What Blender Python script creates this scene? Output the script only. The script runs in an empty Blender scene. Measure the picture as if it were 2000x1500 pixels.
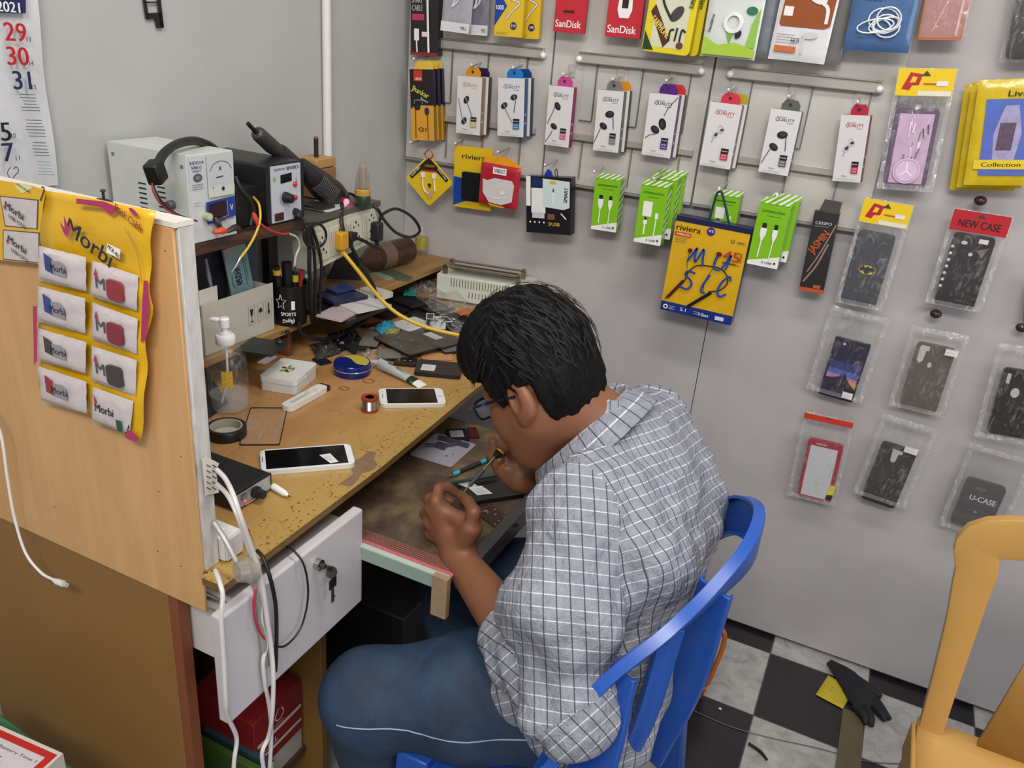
import bpy, math, random
import numpy as np
from mathutils import Vector, Matrix, noise
random.seed(7)
scene = bpy.context.scene
COL = scene.collection
PI = math.pi
# ---------------------------------------------------------------- camera
FPX = 1578.46
YAW, PITCH, ROLL = 0.416570617, 0.412043987, 0.0891803594
CAM = Vector((1.267, -2.0, 1.5))
_f = Vector((-math.sin(YAW)*math.cos(PITCH), math.cos(YAW)*math.cos(PITCH), -math.sin(PITCH)))
_r0 = Vector((math.cos(YAW), math.sin(YAW), 0)); _u0 = _r0.cross(_f)
_r = _r0*math.cos(ROLL)+_u0*math.sin(ROLL); _u = -_r0*math.sin(ROLL)+_u0*math.cos(ROLL)
cd = bpy.data.cameras.new('camera'); cam = bpy.data.objects.new('camera', cd); COL.objects.link(cam)
cm = Matrix((_r, _u, -_f)).transposed().to_4x4(); cm.translation = CAM; cam.matrix_world = cm
cd.sensor_fit = 'HORIZONTAL'; cd.sensor_width = 36; cd.lens = 36*FPX/2000; cd.clip_start = .02
scene.camera = cam
# ---------------------------------------------------------------- view, world, lamps
vs = scene.view_settings
scene.display_settings.display_device = 'sRGB'
vs.view_transform = 'Standard'; vs.look = 'None'; vs.gamma = 1; vs.use_curve_mapping = False
vs.exposure = 0.30
w = bpy.data.worlds.new('shop_light'); scene.world = w; w.use_nodes = True
w.node_tree.nodes['Background'].inputs[0].default_value = (0.93, 0.95, 1.0, 1)
w.node_tree.nodes['Background'].inputs[1].default_value = 0.34
def lamp(name, loc, target, sx, sy, power, col):
    l = bpy.data.lights.new(name, 'AREA'); l.shape = 'RECTANGLE'; l.size = sx; l.size_y = sy; l.energy = power; l.color = col
    o = bpy.data.objects.new(name, l); COL.objects.link(o); o.location = loc
    o.rotation_euler = (Vector(target)-Vector(loc)).to_track_quat('-Z', 'Y').to_euler(); return o
lamp('ceiling_tube_light', (1.3, -1.15, 2.65), (1.3, -1.1, 0), 1.3, .22, 15, (1, .96, .90))
lamp('ceiling_tube_light', (1.5, -2.9, 2.65), (1.2, -1.0, .7), 1.3, .35, 38, (1, .96, .90))
lamp('shopfront_daylight', (4.2, -2.6, 1.9), (.6, -.8, .9), 1.6, 1.6, 25, (.93, .96, 1))
# ---------------------------------------------------------------- unprojecting photo measurements onto real planes
def ray(x, y): return _r*((x-1000)/FPX)+_u*((750-y)/FPX)+_f
def on(ax, val, x, y):
    d = ray(x, y); return CAM+d*((val-CAM[ax])/d[ax])
def at(x, y, t): return CAM+ray(x, y)*t
# ---------------------------------------------------------------- materials
_mc = {}
def lin(h):
    h = h.lstrip('#'); o = []
    for i in (0, 2, 4):
        c = int(h[i:i+2], 16)/255; o.append(c/12.92 if c <= .04045 else ((c+.055)/1.055)**2.4)
    return (*o, 1)
def M(h, rough=.5, metal=0, alpha=1, trans=0, var=.06, bump=0, scale=60, emit=0, coat=0):
    k = (h, rough, metal, alpha, trans, var, bump, scale, emit, coat)
    if k in _mc: return _mc[k]
    m = bpy.data.materials.new('mat_'+h.strip('#')); m.use_nodes = True; nt = m.node_tree; b = nt.nodes['Principled BSDF']
    c = lin(h); b.inputs['Base Color'].default_value = c
    b.inputs['Roughness'].default_value = rough; b.inputs['Metallic'].default_value = metal
    b.inputs['Alpha'].default_value = alpha; b.inputs['Transmission Weight'].default_value = trans
    b.inputs['Coat Weight'].default_value = coat
    if emit: b.inputs['Emission Color'].default_value = c; b.inputs['Emission Strength'].default_value = emit
    if var or bump:
        tc = nt.nodes.new('ShaderNodeTexCoord'); n = nt.nodes.new('ShaderNodeTexNoise'); n.inputs['Scale'].default_value = scale
        n.inputs['Detail'].default_value = 3; nt.links.new(tc.outputs['Object'], n.inputs['Vector'])
        if var:
            mx = nt.nodes.new('ShaderNodeMix'); mx.data_type = 'RGBA'
            mx.inputs[6].default_value = tuple(x*(1-var) for x in c[:3])+(1,); mx.inputs[7].default_value = tuple(min(1, x*(1+var)) for x in c[:3])+(1,)
            nt.links.new(n.outputs['Fac'], mx.inputs[0]); nt.links.new(mx.outputs[2], b.inputs['Base Color'])
        if bump:
            bp = nt.nodes.new('ShaderNodeBump'); bp.inputs['Strength'].default_value = bump; bp.inputs['Distance'].default_value = .002
            nt.links.new(n.outputs['Fac'], bp.inputs['Height']); nt.links.new(bp.outputs[0], b.inputs['Normal'])
    _mc[k] = m; return m
class NT:      # tiny node helper
    def __init__(s, name, rough=.5):
        s.m = bpy.data.materials.new(name); s.m.use_nodes = True; s.nt = s.m.node_tree; s.b = s.nt.nodes['Principled BSDF']; s.b.inputs['Roughness'].default_value = rough
    def n(s, t, **kw):
        o = s.nt.nodes.new('ShaderNode'+t)
        for k, v in kw.items(): setattr(o, k, v)
        return o
    def l(s, a, b): s.nt.links.new(a, b)
    def math(s, op, a, b=None, c=None):
        o = s.n('Math', operation=op)
        for i, v in enumerate((a, b, c)):
            if v is None: continue
            if isinstance(v, (int, float)): o.inputs[i].default_value = v
            else: s.l(v, o.inputs[i])
        return o.outputs[0]
    def mix(s, f, a, b):
        o = s.n('Mix', data_type='RGBA')
        for i, v in ((0, f), (6, a), (7, b)):
            if isinstance(v, str): v = lin(v)
            if isinstance(v, (int, float)): o.inputs[i].default_value = v
            elif isinstance(v, tuple): o.inputs[i].default_value = v
            else: s.l(v, o.inputs[i])
        return o.outputs[2]
    def coord(s, kind='Object'): return s.n('TexCoord').outputs[kind]
    def noise(s, vec, scale, detail=4, rough=.5, dist=0):
        o = s.n('TexNoise'); o.inputs['Scale'].default_value = scale; o.inputs['Detail'].default_value = detail
        o.inputs['Roughness'].default_value = rough; o.inputs['Distortion'].default_value = dist; s.l(vec, o.inputs['Vector']); return o.outputs['Fac']
    def mapping(s, vec, sc=(1, 1, 1), loc=(0, 0, 0)):
        o = s.n('Mapping'); o.inputs['Scale'].default_value = sc; o.inputs['Location'].default_value = loc; s.l(vec, o.inputs['Vector']); return o.outputs[0]
    def ramp(s, f, stops):
        o = s.n('ValToRGB'); e = o.color_ramp.elements
        while len(e) < len(stops): e.new(.5)
        for i, (p, c) in enumerate(stops):
            e[i].position = p; e[i].color = lin(c) if isinstance(c, str) else (c, c, c, 1)
        s.l(f, o.inputs[0]); return o.outputs[0]
    def bump(s, h, st=.3, d=.002):
        o = s.n('Bump'); o.inputs['Strength'].default_value = st; o.inputs['Distance'].default_value = d; s.l(h, o.inputs['Height']); s.l(o.outputs[0], s.b.inputs['Normal'])
    def col(s, c): s.l(c, s.b.inputs['Base Color'])
# ---------------------------------------------------------------- mesh builder
_tx = {}
def text_mesh(t):
    if t in _tx: return _tx[t]
    cu = bpy.data.curves.new('lettering', 'FONT'); cu.body = t; cu.resolution_u = 3
    o = bpy.data.objects.new('lettering', cu); me = bpy.data.meshes.new_from_object(o)
    v = [(p.co.x, p.co.y) for p in me.vertices]; f = [tuple(p.vertices) for p in me.polygons]
    bpy.data.objects.remove(o); bpy.data.curves.remove(cu); bpy.data.meshes.remove(me)
    if v:
        xs = [p[0] for p in v]; ys = [p[1] for p in v]; x0, x1, y0, y1 = min(xs), max(xs), min(ys), max(ys)
        v = [((p[0]-x0)/(x1-x0), (p[1]-y0)/(y1-y0)) for p in v]; asp = (x1-x0)/(y1-y0)
    else: asp = 1
    _tx[t] = (v, f, asp); return _tx[t]
def cr(pts, k=6):     # Catmull-Rom through points
    P = [Vector(p) for p in pts]
    if len(P) < 3: return P
    P = [P[0]*2-P[1]]+P+[P[-1]*2-P[-2]]; o = []
    for i in range(1, len(P)-2):
        a, b, c, d = P[i-1:i+3]
        for j in range(k):
            t = j/k; o.append(.5*((2*b)+(c-a)*t+(2*a-5*b+4*c-d)*t*t+(3*b-a-3*c+d)*t**3))
    return o+[P[-2]]
def rr(w, h, r, n=4, cx=0, cy=0):    # rounded rectangle outline
    o = []; r = min(r, w/2, h/2)
    for sx, sy, a in ((1, 1, 0), (-1, 1, 90), (-1, -1, 180), (1, -1, 270)):
        for i in range(n+1):
            t = math.radians(a+90*i/n); o.append((cx+sx*(w/2-r)+r*math.cos(t), cy+sy*(h/2-r)+r*math.sin(t)))
    return o
class G:
    def __init__(s, w=1, h=1, y=0):
        s.v = []; s.f = []; s.mi = []; s.mats = []; s.w = w; s.h = h; s.y = y; s.lay = 0; s.uv = None
    def add(s, vs_, fs, mat):
        if mat not in s.mats: s.mats.append(mat)
        k = s.mats.index(mat); n = len(s.v)
        s.v += [tuple(p) for p in vs_]; s.f += [tuple(n+i for i in f) for f in fs]; s.mi += [k]*len(fs); return s
    def box(s, x0, x1, y0, y1, z0, z1, mat, R=None):
        V = [(x, y, z) for z in (z0, z1) for y in (y0, y1) for x in (x0, x1)]
        if R: V = [R @ Vector(p) for p in V]
        return s.add(V, [(0, 2, 3, 1), (4, 5, 7, 6), (0, 1, 5, 4), (2, 6, 7, 3), (0, 4, 6, 2), (1, 3, 7, 5)], mat)
    def prism(s, p, y0, y1, mat, R=None, side=None):     # outline in local x,z ; extruded in y
        n = len(p); V = [Vector((a, y0, b)) for a, b in p]+[Vector((a, y1, b)) for a, b in p]
        if R: V = [R @ q for q in V]
        s.add(V, [tuple(range(n)), tuple(range(2*n-1, n-1, -1))], mat)
        return s.add(V, [(i, i+n, (i+1) % n+n, (i+1) % n) for i in range(n)], side or mat)
    def prismz(s, p, z0, z1, mat, R=None):
        R2 = Matrix(((1, 0, 0, 0), (0, 0, 1, 0), (0, 1, 0, 0), (0, 0, 0, 1)))
        return s.prism(p, z0, z1, mat, (R @ R2) if R else R2)
    def ring(s, po, pi, y0, y1, mat):      # frame between two outlines with the same number of points
        n = len(po); V = [(a, y, b) for y in (y0, y1) for P in (po, pi) for a, b in P]; F = []
        for i in range(n):
            j = (i+1) % n; F += [(i, j, j+n, i+n), (i+2*n, i+3*n, j+3*n, j+2*n), (i, i+2*n, j+2*n, j), (i+n, j+n, j+3*n, i+3*n)]
        return s.add(V, F, mat)
    def tube(s, pts, r, mat, n=8, k=5, flat=1):
        P = cr(pts, k) if k > 1 and len(pts) > 2 else [Vector(p) for p in pts]
        m = len(P); R = [r]*m if not isinstance(r, (list, tuple)) else [float(np.interp(i/(m-1)*(len(r)-1), range(len(r)), r)) for i in range(m)]
        V = []; F = []; up = None
        for i in range(m):
            t = (P[min(i+1, m-1)]-P[max(i-1, 0)]).normalized()
            if up is None: up = t.orthogonal().normalized()
            up = (up-t*up.dot(t)); up = up.normalized() if up.length > 1e-6 else t.orthogonal().normalized()
            b = t.cross(up)
            for j in range(n):
                a = 2*PI*j/n; V.append(P[i]+(up*math.cos(a)+b*math.sin(a)*flat)*R[i])
        for i in range(m-1):
            for j in range(n): F.append((i*n+j, i*n+(j+1) % n, (i+1)*n+(j+1) % n, (i+1)*n+j))
        F += [tuple(range(n-1, -1, -1)), tuple((m-1)*n+j for j in range(n))]
        return s.add(V, F, mat)
    def cyl(s, a, b, r, mat, r2=None, n=20): return s.tube([a, b], [r, r if r2 is None else r2], mat, n=n, k=1)
    def lathe(s, prof, mat, n=28, c=(0, 0, 0), R=None):
        V = []; F = []; m = len(prof)
        for r, z in prof:
            for j in range(n):
                p = Vector((r*math.cos(2*PI*j/n), r*math.sin(2*PI*j/n), z))
                if R: p = R @ p
                V.append(p+Vector(c))
        for i in range(m-1):
            for j in range(n): F.append((i*n+j, i*n+(j+1) % n, (i+1)*n+(j+1) % n, (i+1)*n+j))
        F += [tuple(range(n-1, -1, -1)), tuple((m-1)*n+j for j in range(n))]
        return s.add(V, F, mat)
    def ell(s, c, r, mat, R=None, n=16):
        V = []; F = []; k = n//2; c = Vector(c)
        for i in range(k+1):
            th = PI*i/k
            for j in range(n):
                p = Vector((r[0]*math.sin(th)*math.cos(2*PI*j/n), r[1]*math.sin(th)*math.sin(2*PI*j/n), r[2]*math.cos(th)))
                if R: p = R @ p
                V.append(p+c)
        for i in range(k):
            for j in range(n): F.append((i*n+j, (i+1)*n+j, (i+1)*n+(j+1) % n, i*n+(j+1) % n))
        return s.add(V, F, mat)
    def sheet(s, fn, nu, nv, mat, th=0):       # fn(u,v)->xyz
        V = [Vector(fn(i/nu, j/nv)) for j in range(nv+1) for i in range(nu+1)]; m = nu+1
        F = [(j*m+i, j*m+i+1, (j+1)*m+i+1, (j+1)*m+i) for j in range(nv) for i in range(nu)]
        return s.add(V, F, mat)
    # printed marks on the front face: u to the right, v up, both 0..1
    def _n(s): s.lay += 1; return s.y-.00025*s.lay-.0002
    def P(s, u, v): return ((u-.5)*s.w, (v-.5)*s.h)
    def fp(s, pts, mat):
        y = s._n(); q = [s.P(*p) for p in pts]; return s.add([(a, y, b) for a, b in q], [tuple(range(len(q)))], mat)
    def fr(s, u0, v0, u1, v1, mat): return s.fp([(u0, v0), (u1, v0), (u1, v1), (u0, v1)], mat)
    def fe(s, u, v, ru, rv, mat, ang=0, n=16):
        y = s._n(); c = s.P(u, v); ca, sa = math.cos(ang), math.sin(ang); V = []
        for j in range(n):
            a = ru*math.cos(2*PI*j/n); b = rv*math.sin(2*PI*j/n); V.append((c[0]+a*ca-b*sa, y, c[1]+a*sa+b*ca))
        return s.add(V, [tuple(range(n))], mat)
    def fs(s, pts, wd, mat, k=4):       # stroke, width in metres
        y = s._n(); P = cr([(*s.P(*p), 0) for p in pts], k); V = []
        for i in range(len(P)):
            t = (P[min(i+1, len(P)-1)]-P[max(i-1, 0)]).normalized(); nn = Vector((-t.y, t.x, 0))*wd/2
            for q in (P[i]-nn, P[i]+nn): V.append((q.x, y, q.y))
        return s.add(V, [(2*i, 2*i+2, 2*i+3, 2*i+1) for i in range(len(P)-1)], mat)
    def ft(s, t, u, v, hv, mat, wu=None, ang=0, align='c', slant=0):     # text centred at u,v ; hv = height in fraction of h ; wu = width fraction of w
        V, F, asp = text_mesh(t); y = s._n(); c = s.P(u, v); H = hv*s.h; W = wu*s.w if wu else H*asp; ca, sa = math.cos(ang), math.sin(ang)
        ox = {'c': .5, 'l': 0, 'r': 1}[align]
        o = []
        for a, b in V:
            px = (a-ox)*W+slant*b*H; pz = (b-.5)*H; o.append((c[0]+px*ca-pz*sa, y, c[1]+px*sa+pz*ca))
        s.add(o, F, mat); sh = .045*H; return s.add([(x+sh*ca, yy-.00006, z+sh*sa) for x, yy, z in o], F, mat)     # second pass thickens the strokes
    def lines(s, u0, u1, v0, v1, n, mat, wd=.0008, jag=.25):   # tiny print
        for i in range(n):
            v = v0+(v1-v0)*i/max(1, n-1); e = u1-(u1-u0)*random.random()*jag; s.fs([(u0, v), (e, v)], wd, mat, 1)
        return s
    def mesh(s, name, smooth=35):
        me = bpy.data.meshes.new(name); me.from_pydata([tuple(p) for p in s.v], [], s.f)
        for m in s.mats: me.materials.append(m)
        me.polygons.foreach_set('material_index', s.mi)
        me.validate(); me.update()
        if smooth:
            me.polygons.foreach_set('use_smooth', [True]*len(me.polygons)); me.set_sharp_from_angle(angle=math.radians(smooth))
        return me
    def build(s, name, parent=None, mtx=None, bevel=0, seg=2, smooth=35, label=None, sub=0, solid=0):
        o = bpy.data.objects.new(name, s.mesh(name, smooth)); COL.objects.link(o)
        if parent: o.parent = parent
        if mtx is not None: o.matrix_local = mtx
        if solid: md = o.modifiers.new('thickness', 'SOLIDIFY'); md.thickness = solid; md.offset = 0
        if bevel:
            md = o.modifiers.new('bevel', 'BEVEL'); md.width = bevel; md.segments = seg; md.limit_method = 'ANGLE'; md.angle_limit = math.radians(40)
        if sub: md = o.modifiers.new('subdivision', 'SUBSURF'); md.levels = sub; md.render_levels = sub
        if label: o['label'] = label
        return o
def T(v): return Matrix.Translation(Vector(v))
def R_(a, ax): return Matrix.Rotation(a, 4, ax)
def tag(o, label, cat, group=None, kind=None):
    o['label'] = label; o['category'] = cat
    if group: o['group'] = group
    if kind: o['kind'] = kind
    return o
def thing(name, label, cat, mtx=None, group=None):
    o = bpy.data.objects.new(name, None); COL.objects.link(o); o.empty_display_size = .03
    if mtx is not None: o.matrix_world = mtx
    return tag(o, label, cat, group)
def one(g, name, label, cat, mtx=None, group=None, **kw): return tag(g.build(name, None, mtx, **kw), label, cat, group)
def struct(g, name, **kw): o = g.build(name, **kw); o['kind'] = 'structure'; return o
def quad(q, off, ax=1):
    """front face corners TL,TR,BR,BL seen in the photo -> frame, width, height on the plane they stand in"""
    tl, tr, br, bl = [on(ax, -off if ax == 1 else off, *p) for p in q]
    c = (tl+tr+br+bl)/4; rt = ((tr-tl)+(br-bl))/2; up = ((tl-bl)+(tr-br))/2
    if ax == 1:
        a = math.atan2(up.x, up.z); m = T(c) @ R_(a, 'Y')
    elif ax == 0:
        m = T(c) @ R_(PI/2, 'Z') @ R_(math.atan2(up.y, up.z), 'Y')
    else:
        a = math.atan2(rt.y, rt.x); m = T(c) @ R_(a, 'Z') @ R_(-PI/2, 'X')
    return m, rt.length, up.length
# common colours
WH = M('#e4e2df', .45); WHG = M('#dedcdb', .25); BK = M('#17171a', .45); BKG = M('#0d0d10', .12); GREY = M('#6f6f72', .5); LG = M('#b9b9bb', .5)
RED = M('#b01a24', .4); YEL = M('#d6ac1c', .4); BLU = M('#173a9a', .4); NAVY = M('#1d2450', .4); STEEL = M('#b5b2ae', .28, 1); CHROME = M('#cfcfd2', .15, 1)
def bagmat(col, fac, rough=.09):
    k = NT('mat_clear_bag'); o = k.nt.nodes['Material Output']; co = k.coord(); k.nt.nodes.remove(k.b)
    n1 = k.noise(k.mapping(co, (1, 1, .5)), 55, 4, .6, 1.5); bp = k.n('Bump'); bp.inputs['Strength'].default_value = .8; bp.inputs['Distance'].default_value = .004; k.l(n1, bp.inputs['Height'])
    tr = k.n('BsdfTransparent'); gl = k.n('BsdfGlossy'); gl.inputs['Roughness'].default_value = rough; gl.inputs['Color'].default_value = (1, 1, 1, 1); k.l(bp.outputs[0], gl.inputs['Normal'])
    df = k.n('BsdfDiffuse'); df.inputs['Color'].default_value = lin(col); k.l(bp.outputs[0], df.inputs['Normal'])
    m1 = k.n('MixShader'); m1.inputs[0].default_value = .5; k.l(gl.outputs[0], m1.inputs[1]); k.l(df.outputs[0], m1.inputs[2])
    m2 = k.n('MixShader'); f = k.ramp(n1, [(.50, fac*.45), (.74, fac*2.6)]); k.l(f, m2.inputs[0]); k.l(tr.outputs[0], m2.inputs[1]); k.l(m1.outputs[0], m2.inputs[2]); k.l(m2.outputs[0], o.inputs['Surface']); return k.m
BAG = bagmat('#e2dede', .13); BAG2 = bagmat('#dcd8d2', .3); BAGE = bagmat('#e6e2e2', .34); GLS = bagmat('#e6e8e8', .10, .04)
def uvp(m, w_, h_, val, ax, x, y):
    p = m.inverted() @ on(ax, -val if ax == 1 else val, x, y); return p.x/w_+.5, p.z/h_+.5
# ================================================================ SETTING
DZ = .81; LZ = .886; SZ = 1.115; LX = .177     # desk top, raised ledge, upper shelf, ledge depth from the left wall
# floor: checker of black tiles and marbled white tiles
k = NT('mat_floor_tiles', .28); co = k.coord(); sp = k.n('SeparateXYZ'); k.l(k.mapping(co, (1/.252,)*3, (-1.26/.252+10, .082/.252+10, 0)), sp.inputs[0])
fx = k.math('FLOOR', sp.outputs[0]); fy = k.math('FLOOR', sp.outputs[1]); par = k.math('MODULO', k.math('ADD', fx, fy), 2)
blk = k.math('LESS_THAN', k.math('ABSOLUTE', k.math('SUBTRACT', par, 1)), .5)
gx = k.math('ABSOLUTE', k.math('SUBTRACT', k.math('FRACT', sp.outputs[0]), .5)); gy = k.math('ABSOLUTE', k.math('SUBTRACT', k.math('FRACT', sp.outputs[1]), .5))
gr = k.math('GREATER_THAN', k.math('MAXIMUM', gx, gy), .494)
mar = k.ramp(k.noise(co, 16, 6, .6, 1.2), [(.32, '#8d8b86'), (.48, '#a1a09d'), (.7, '#b3b3af')])
dk = k.ramp(k.noise(co, 60, 3), [(.3, '#1b191e'), (.7, '#232025')])
k.col(k.mix(gr, k.mix(blk, mar, dk), '#4a4845'))
FLOORM = k.m
g = G(); g.box(-.1, 3.6, -3.4, .1, -.05, 0, FLOORM); struct(g, 'floor', smooth=0)
# left wall: grey-white distemper with scuffs
k = NT('mat_wall_paint', .6); co = k.coord()
c1 = k.ramp(k.noise(co, 3, 5, .6), [(.35, '#a9aaa6'), (.65, '#b1b0ae')])
sc = k.math('GREATER_THAN', k.noise(k.mapping(co, (1, 1, .45)), 34, 2, .4), .765)
k.col(k.mix(k.math('MULTIPLY', sc, .45), c1, '#6c675e')); k.bump(k.noise(co, 40, 4), .08)
g = G(); g.box(-.1, 0, -3.4, .1, 0, 2.7, k.m); struct(g, 'wall_left', smooth=0)
k = NT('mat_laminate_wall', .32); co = k.coord()
k.col(k.ramp(k.noise(co, 4, 5, .6), [(.35, '#aca7a8'), (.65, '#b5b0b0')])); WALLB = k.m
k2 = M('#46423f', .7)
# back wall built from tall laminate boards that stop short of the floor, butted with thin gaps
g = G(); g.box(0, 3.6, .0, .1, 0, 2.7, k2)
sx = on(1, 0, 1384, 628).x; sx2 = on(1, 0, 1993, 1322).x
xs = [.0, sx, sx2, sx2+.6, 3.6]
for a, b in zip(xs, xs[1:]): g.box(a+.0011, b-.0011, -.012, .0, .012, 2.7, WALLB)
struct(g, 'wall_back', smooth=0)
g = G(); a = on(0, 0, 630, 100); g.tube([(.012, a.y, .9), (.012, a.y, 2.68)], .0105, M('#d9d2cf', .4), n=14, k=1)
for z in (1.15, 1.62, 2.3): g.box(.0, .026, a.y-.013, a.y+.013, z, z+.018, M('#cfc9c4', .4))
struct(g, 'trim_1')
# bright display boards screwed on the panel wall above, with a dark lower lip
k = NT('mat_display_board', .25); co = k.coord()
k.col(k.ramp(k.noise(co, 6, 5), [(.35, '#b9b4af'), (.65, '#c2bdb8')])); BOARD = k.m
by = .030; zb = 1.152
e1 = on(1, by, 1080, 300).x; e2 = on(1, by, 1372, 330).x; e3 = on(1, by, 1690, 448).x; e0 = .008
for i, (a, b, d) in enumerate(((e0, e1, 'leftmost, against the room corner'), (e1, e2, 'middle one of the three'), (e2, e3, 'rightmost, beside the plain wall'))):
    g = G(); g.box(a+.0022, b-.0022, -by, -.0125, zb, 2.2, BOARD); g.box(a+.0015, b-.0015, -by-.004, -.0125, zb-.006, zb-.0005, M('#8d8883', .3))
    one(g, 'display_board', 'glossy pale display board on the back wall, '+d, 'display board', group='pale display boards', bevel=.001)
RAILM = M('#b9b2ab', .25, .35); CLEAR = M('#dcdcda', .08, 0, .32, 0, 0)
def rail(x0, x1, z, name_extra, br):
    t = thing('display_rail', 'pale metal product rail with clear brackets '+name_extra, 'display rail', T(((x0+x1)/2, -by, z)), 'product rails')
    L = (x1-x0)/2
    g = G(); g.box(-L, L, -.012, 0, -.013, .013, RAILM); g.box(-L, L, -.016, -.012, .009, .013, M('#8f8a85', .3, .5)); g.box(-L, L, -.016, -.012, -.013, -.010, M('#6b6661', .4)); g.build('rail_strip', t, bevel=.001)
    for bx in br:
        g = G(); x = bx-(x0+x1)/2
        g.box(x-.0165, x+.0165, -.0045, -.001, -.142, -.013, CLEAR); g.box(x+.0155, x+.0175, -.006, -.001, -.142, -.013, M('#6a6560', .4)); g.box(x-.0165, x+.0165, -.006, -.001, -.144, -.142, M('#7b7671', .4))
        g.build('clear_bracket', t)
    for sx_ in (-L, L):
        g = G(); g.ell((sx_, -.012, -.004), (.008, .008, .008), M('#e8e6e3', .2)); g.build('end_cap', t)
rail(.10, .405, 1.452, 'under the grey pouches at the left', [.13, .235, .345])
rail(.50, .80, 1.452, 'under the two red memory-card packs', [.53, .645, .76])
rail(.865, 1.18, 1.452, 'under the white earbud pouches at the right', [.90, 1.03, 1.15])
def lowrail(x0, x1, z, e, br):
    t = thing('display_rail', 'thin pale lower rail with wire supports '+e, 'display rail', T(((x0+x1)/2, -by, z)), 'product rails'); L = (x1-x0)/2
    g = G(); g.box(-L, L, -.008, 0, -.008, .008, RAILM); g.box(-L, L, -.011, -.008, -.008, -.006, M('#5d5853', .4)); g.build('rail_strip', t, bevel=.0008)
    for bx in br:
        g = G(); x = bx-(x0+x1)/2; g.box(x-.001, x+.001, -.006, -.001, -.10, -.008, M('#77716b', .4)); g.build('wire_support', t)
lowrail(.11, .40, 1.268, 'behind the first two white earphone boxes', [.14, .25, .36])
lowrail(.50, .81, 1.268, 'behind the middle white earphone boxes', [.53, .66, .78])
lowrail(.875, 1.17, 1.268, 'behind the last white earphone boxes', [.90, 1.03, 1.14])
# ================================================================ REPAIR DESK
k = NT('mat_desk_laminate', .38); co = k.coord()
base = k.ramp(k.noise(k.mapping(co, (3, 1, 1)), 7, 6, .6), [(.3, '#a07343'), (.7, '#b38856')])
# worn yellow band towards the front edge and peeled brown patches
sp = k.n('SeparateXYZ'); k.l(co, sp.inputs[0])
edge = k.math('MULTIPLY', k.math('SUBTRACT', sp.outputs[0], .42), 6); ec = k.n('Clamp'); k.l(edge, ec.inputs[0])
c2 = k.mix(k.math('MULTIPLY', ec.outputs[0], .75), base, '#a58a45')
spk = k.math('MULTIPLY', k.math('GREATER_THAN', k.noise(co, 170, 3, .6), .625), k.math('GREATER_THAN', k.math('ADD', sp.outputs[0], k.math('MULTIPLY', k.noise(co, 6), .12)), .60))
c3 = k.mix(k.math('MULTIPLY', spk, .8), c2, '#3a2814')
spk2 = k.math('GREATER_THAN', k.noise(co, 55, 2, .5), .74)
c4 = k.mix(k.math('MULTIPLY', spk2, .6), c3, '#6a4a25')
# scribbled ring stains
rg = k.n('TexVoronoi', feature='DISTANCE_TO_EDGE'); rg.inputs['Scale'].default_value = 17; k.l(co, rg.inputs['Vector'])
rn = k.math('MULTIPLY', k.math('LESS_THAN', rg.outputs[0], .012), k.math('GREATER_THAN', k.noise(co, 9), .57))
k.col(k.mix(k.math('MULTIPLY', rn, .4), c4, '#74502a')); k.bump(k.noise(co, 60), .12, .001)
DESKM = k.m
EDGE = M('#6b5028', .5, 0, 1, 0, .3, .3, 70)
FX = .600                     # front edge of the desk top
desk = thing('repair_desk', 'worn tan repair desk with yellowed chipped edge, running into the room corner', 'desk', T((0, 0, 0)))
g = G(); g.prismz([(.002, -1.36), (.568, -1.36), (.568, -1.372), (FX+.006, -1.372), (FX, -1.0), (FX-.012, -.8), (.577, -.62), (.575, -.016), (.002, -.016)], DZ-.012, DZ, DESKM); g.mats.append(EDGE); g.mi = [0, 0]+[1]*(len(g.mi)-2)
g.build('desk_top', desk, bevel=.004)
g = G(w=1, h=1)
# peeled patch near the front edge
pp = [on(2, DZ, *p) for p in ((664, 944), (690, 926), (680, 905), (706, 893), (722, 881), (735, 884), (730, 897), (738, 908), (728, 918), (706, 925), (697, 940), (686, 950), (672, 948))]
g.add([(p.x, p.y, DZ+.0003) for p in pp], [tuple(range(len(pp)))], M('#7b5f48', .7, 0, 1, 0, .25, .3, 80)); g.build('peeled_patch', desk, label='bare brown patch where the laminate has peeled off')
SIDE = M('#86612f', .5, 0, 1, 0, .1, 0, 9)
g = G(); g.box(.002, .478, -1.352, -1.334, 0, DZ-.0125, SIDE); g.build('side_panel', desk, bevel=.0015)
g = G(); g.box(.478, .497, -1.352, -1.334, 0, DZ-.0125, M('#7c4526', .5, 0, 1, 0, .15)); g.build('panel_edge_band', desk, label='reddish brown edge band')
g = G(); g.box(.002, .50, -1.045, -1.027, 0, DZ-.0125, M('#8a6332', .5, 0, 1, 0, .15)); g.build('side_panel', desk, bevel=.0015)
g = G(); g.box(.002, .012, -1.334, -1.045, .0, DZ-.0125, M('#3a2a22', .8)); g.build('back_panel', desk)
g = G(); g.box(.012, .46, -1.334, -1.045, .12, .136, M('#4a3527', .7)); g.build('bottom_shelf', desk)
g = G(); g.box(.002, .30, -.9, -.03, .0, .02, M('#2b2220', .8)); g.box(.002, .02, -1.03, -.03, .0, DZ-.03, M('#2b2425', .8)); g.build('back_panel', desk)
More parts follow.
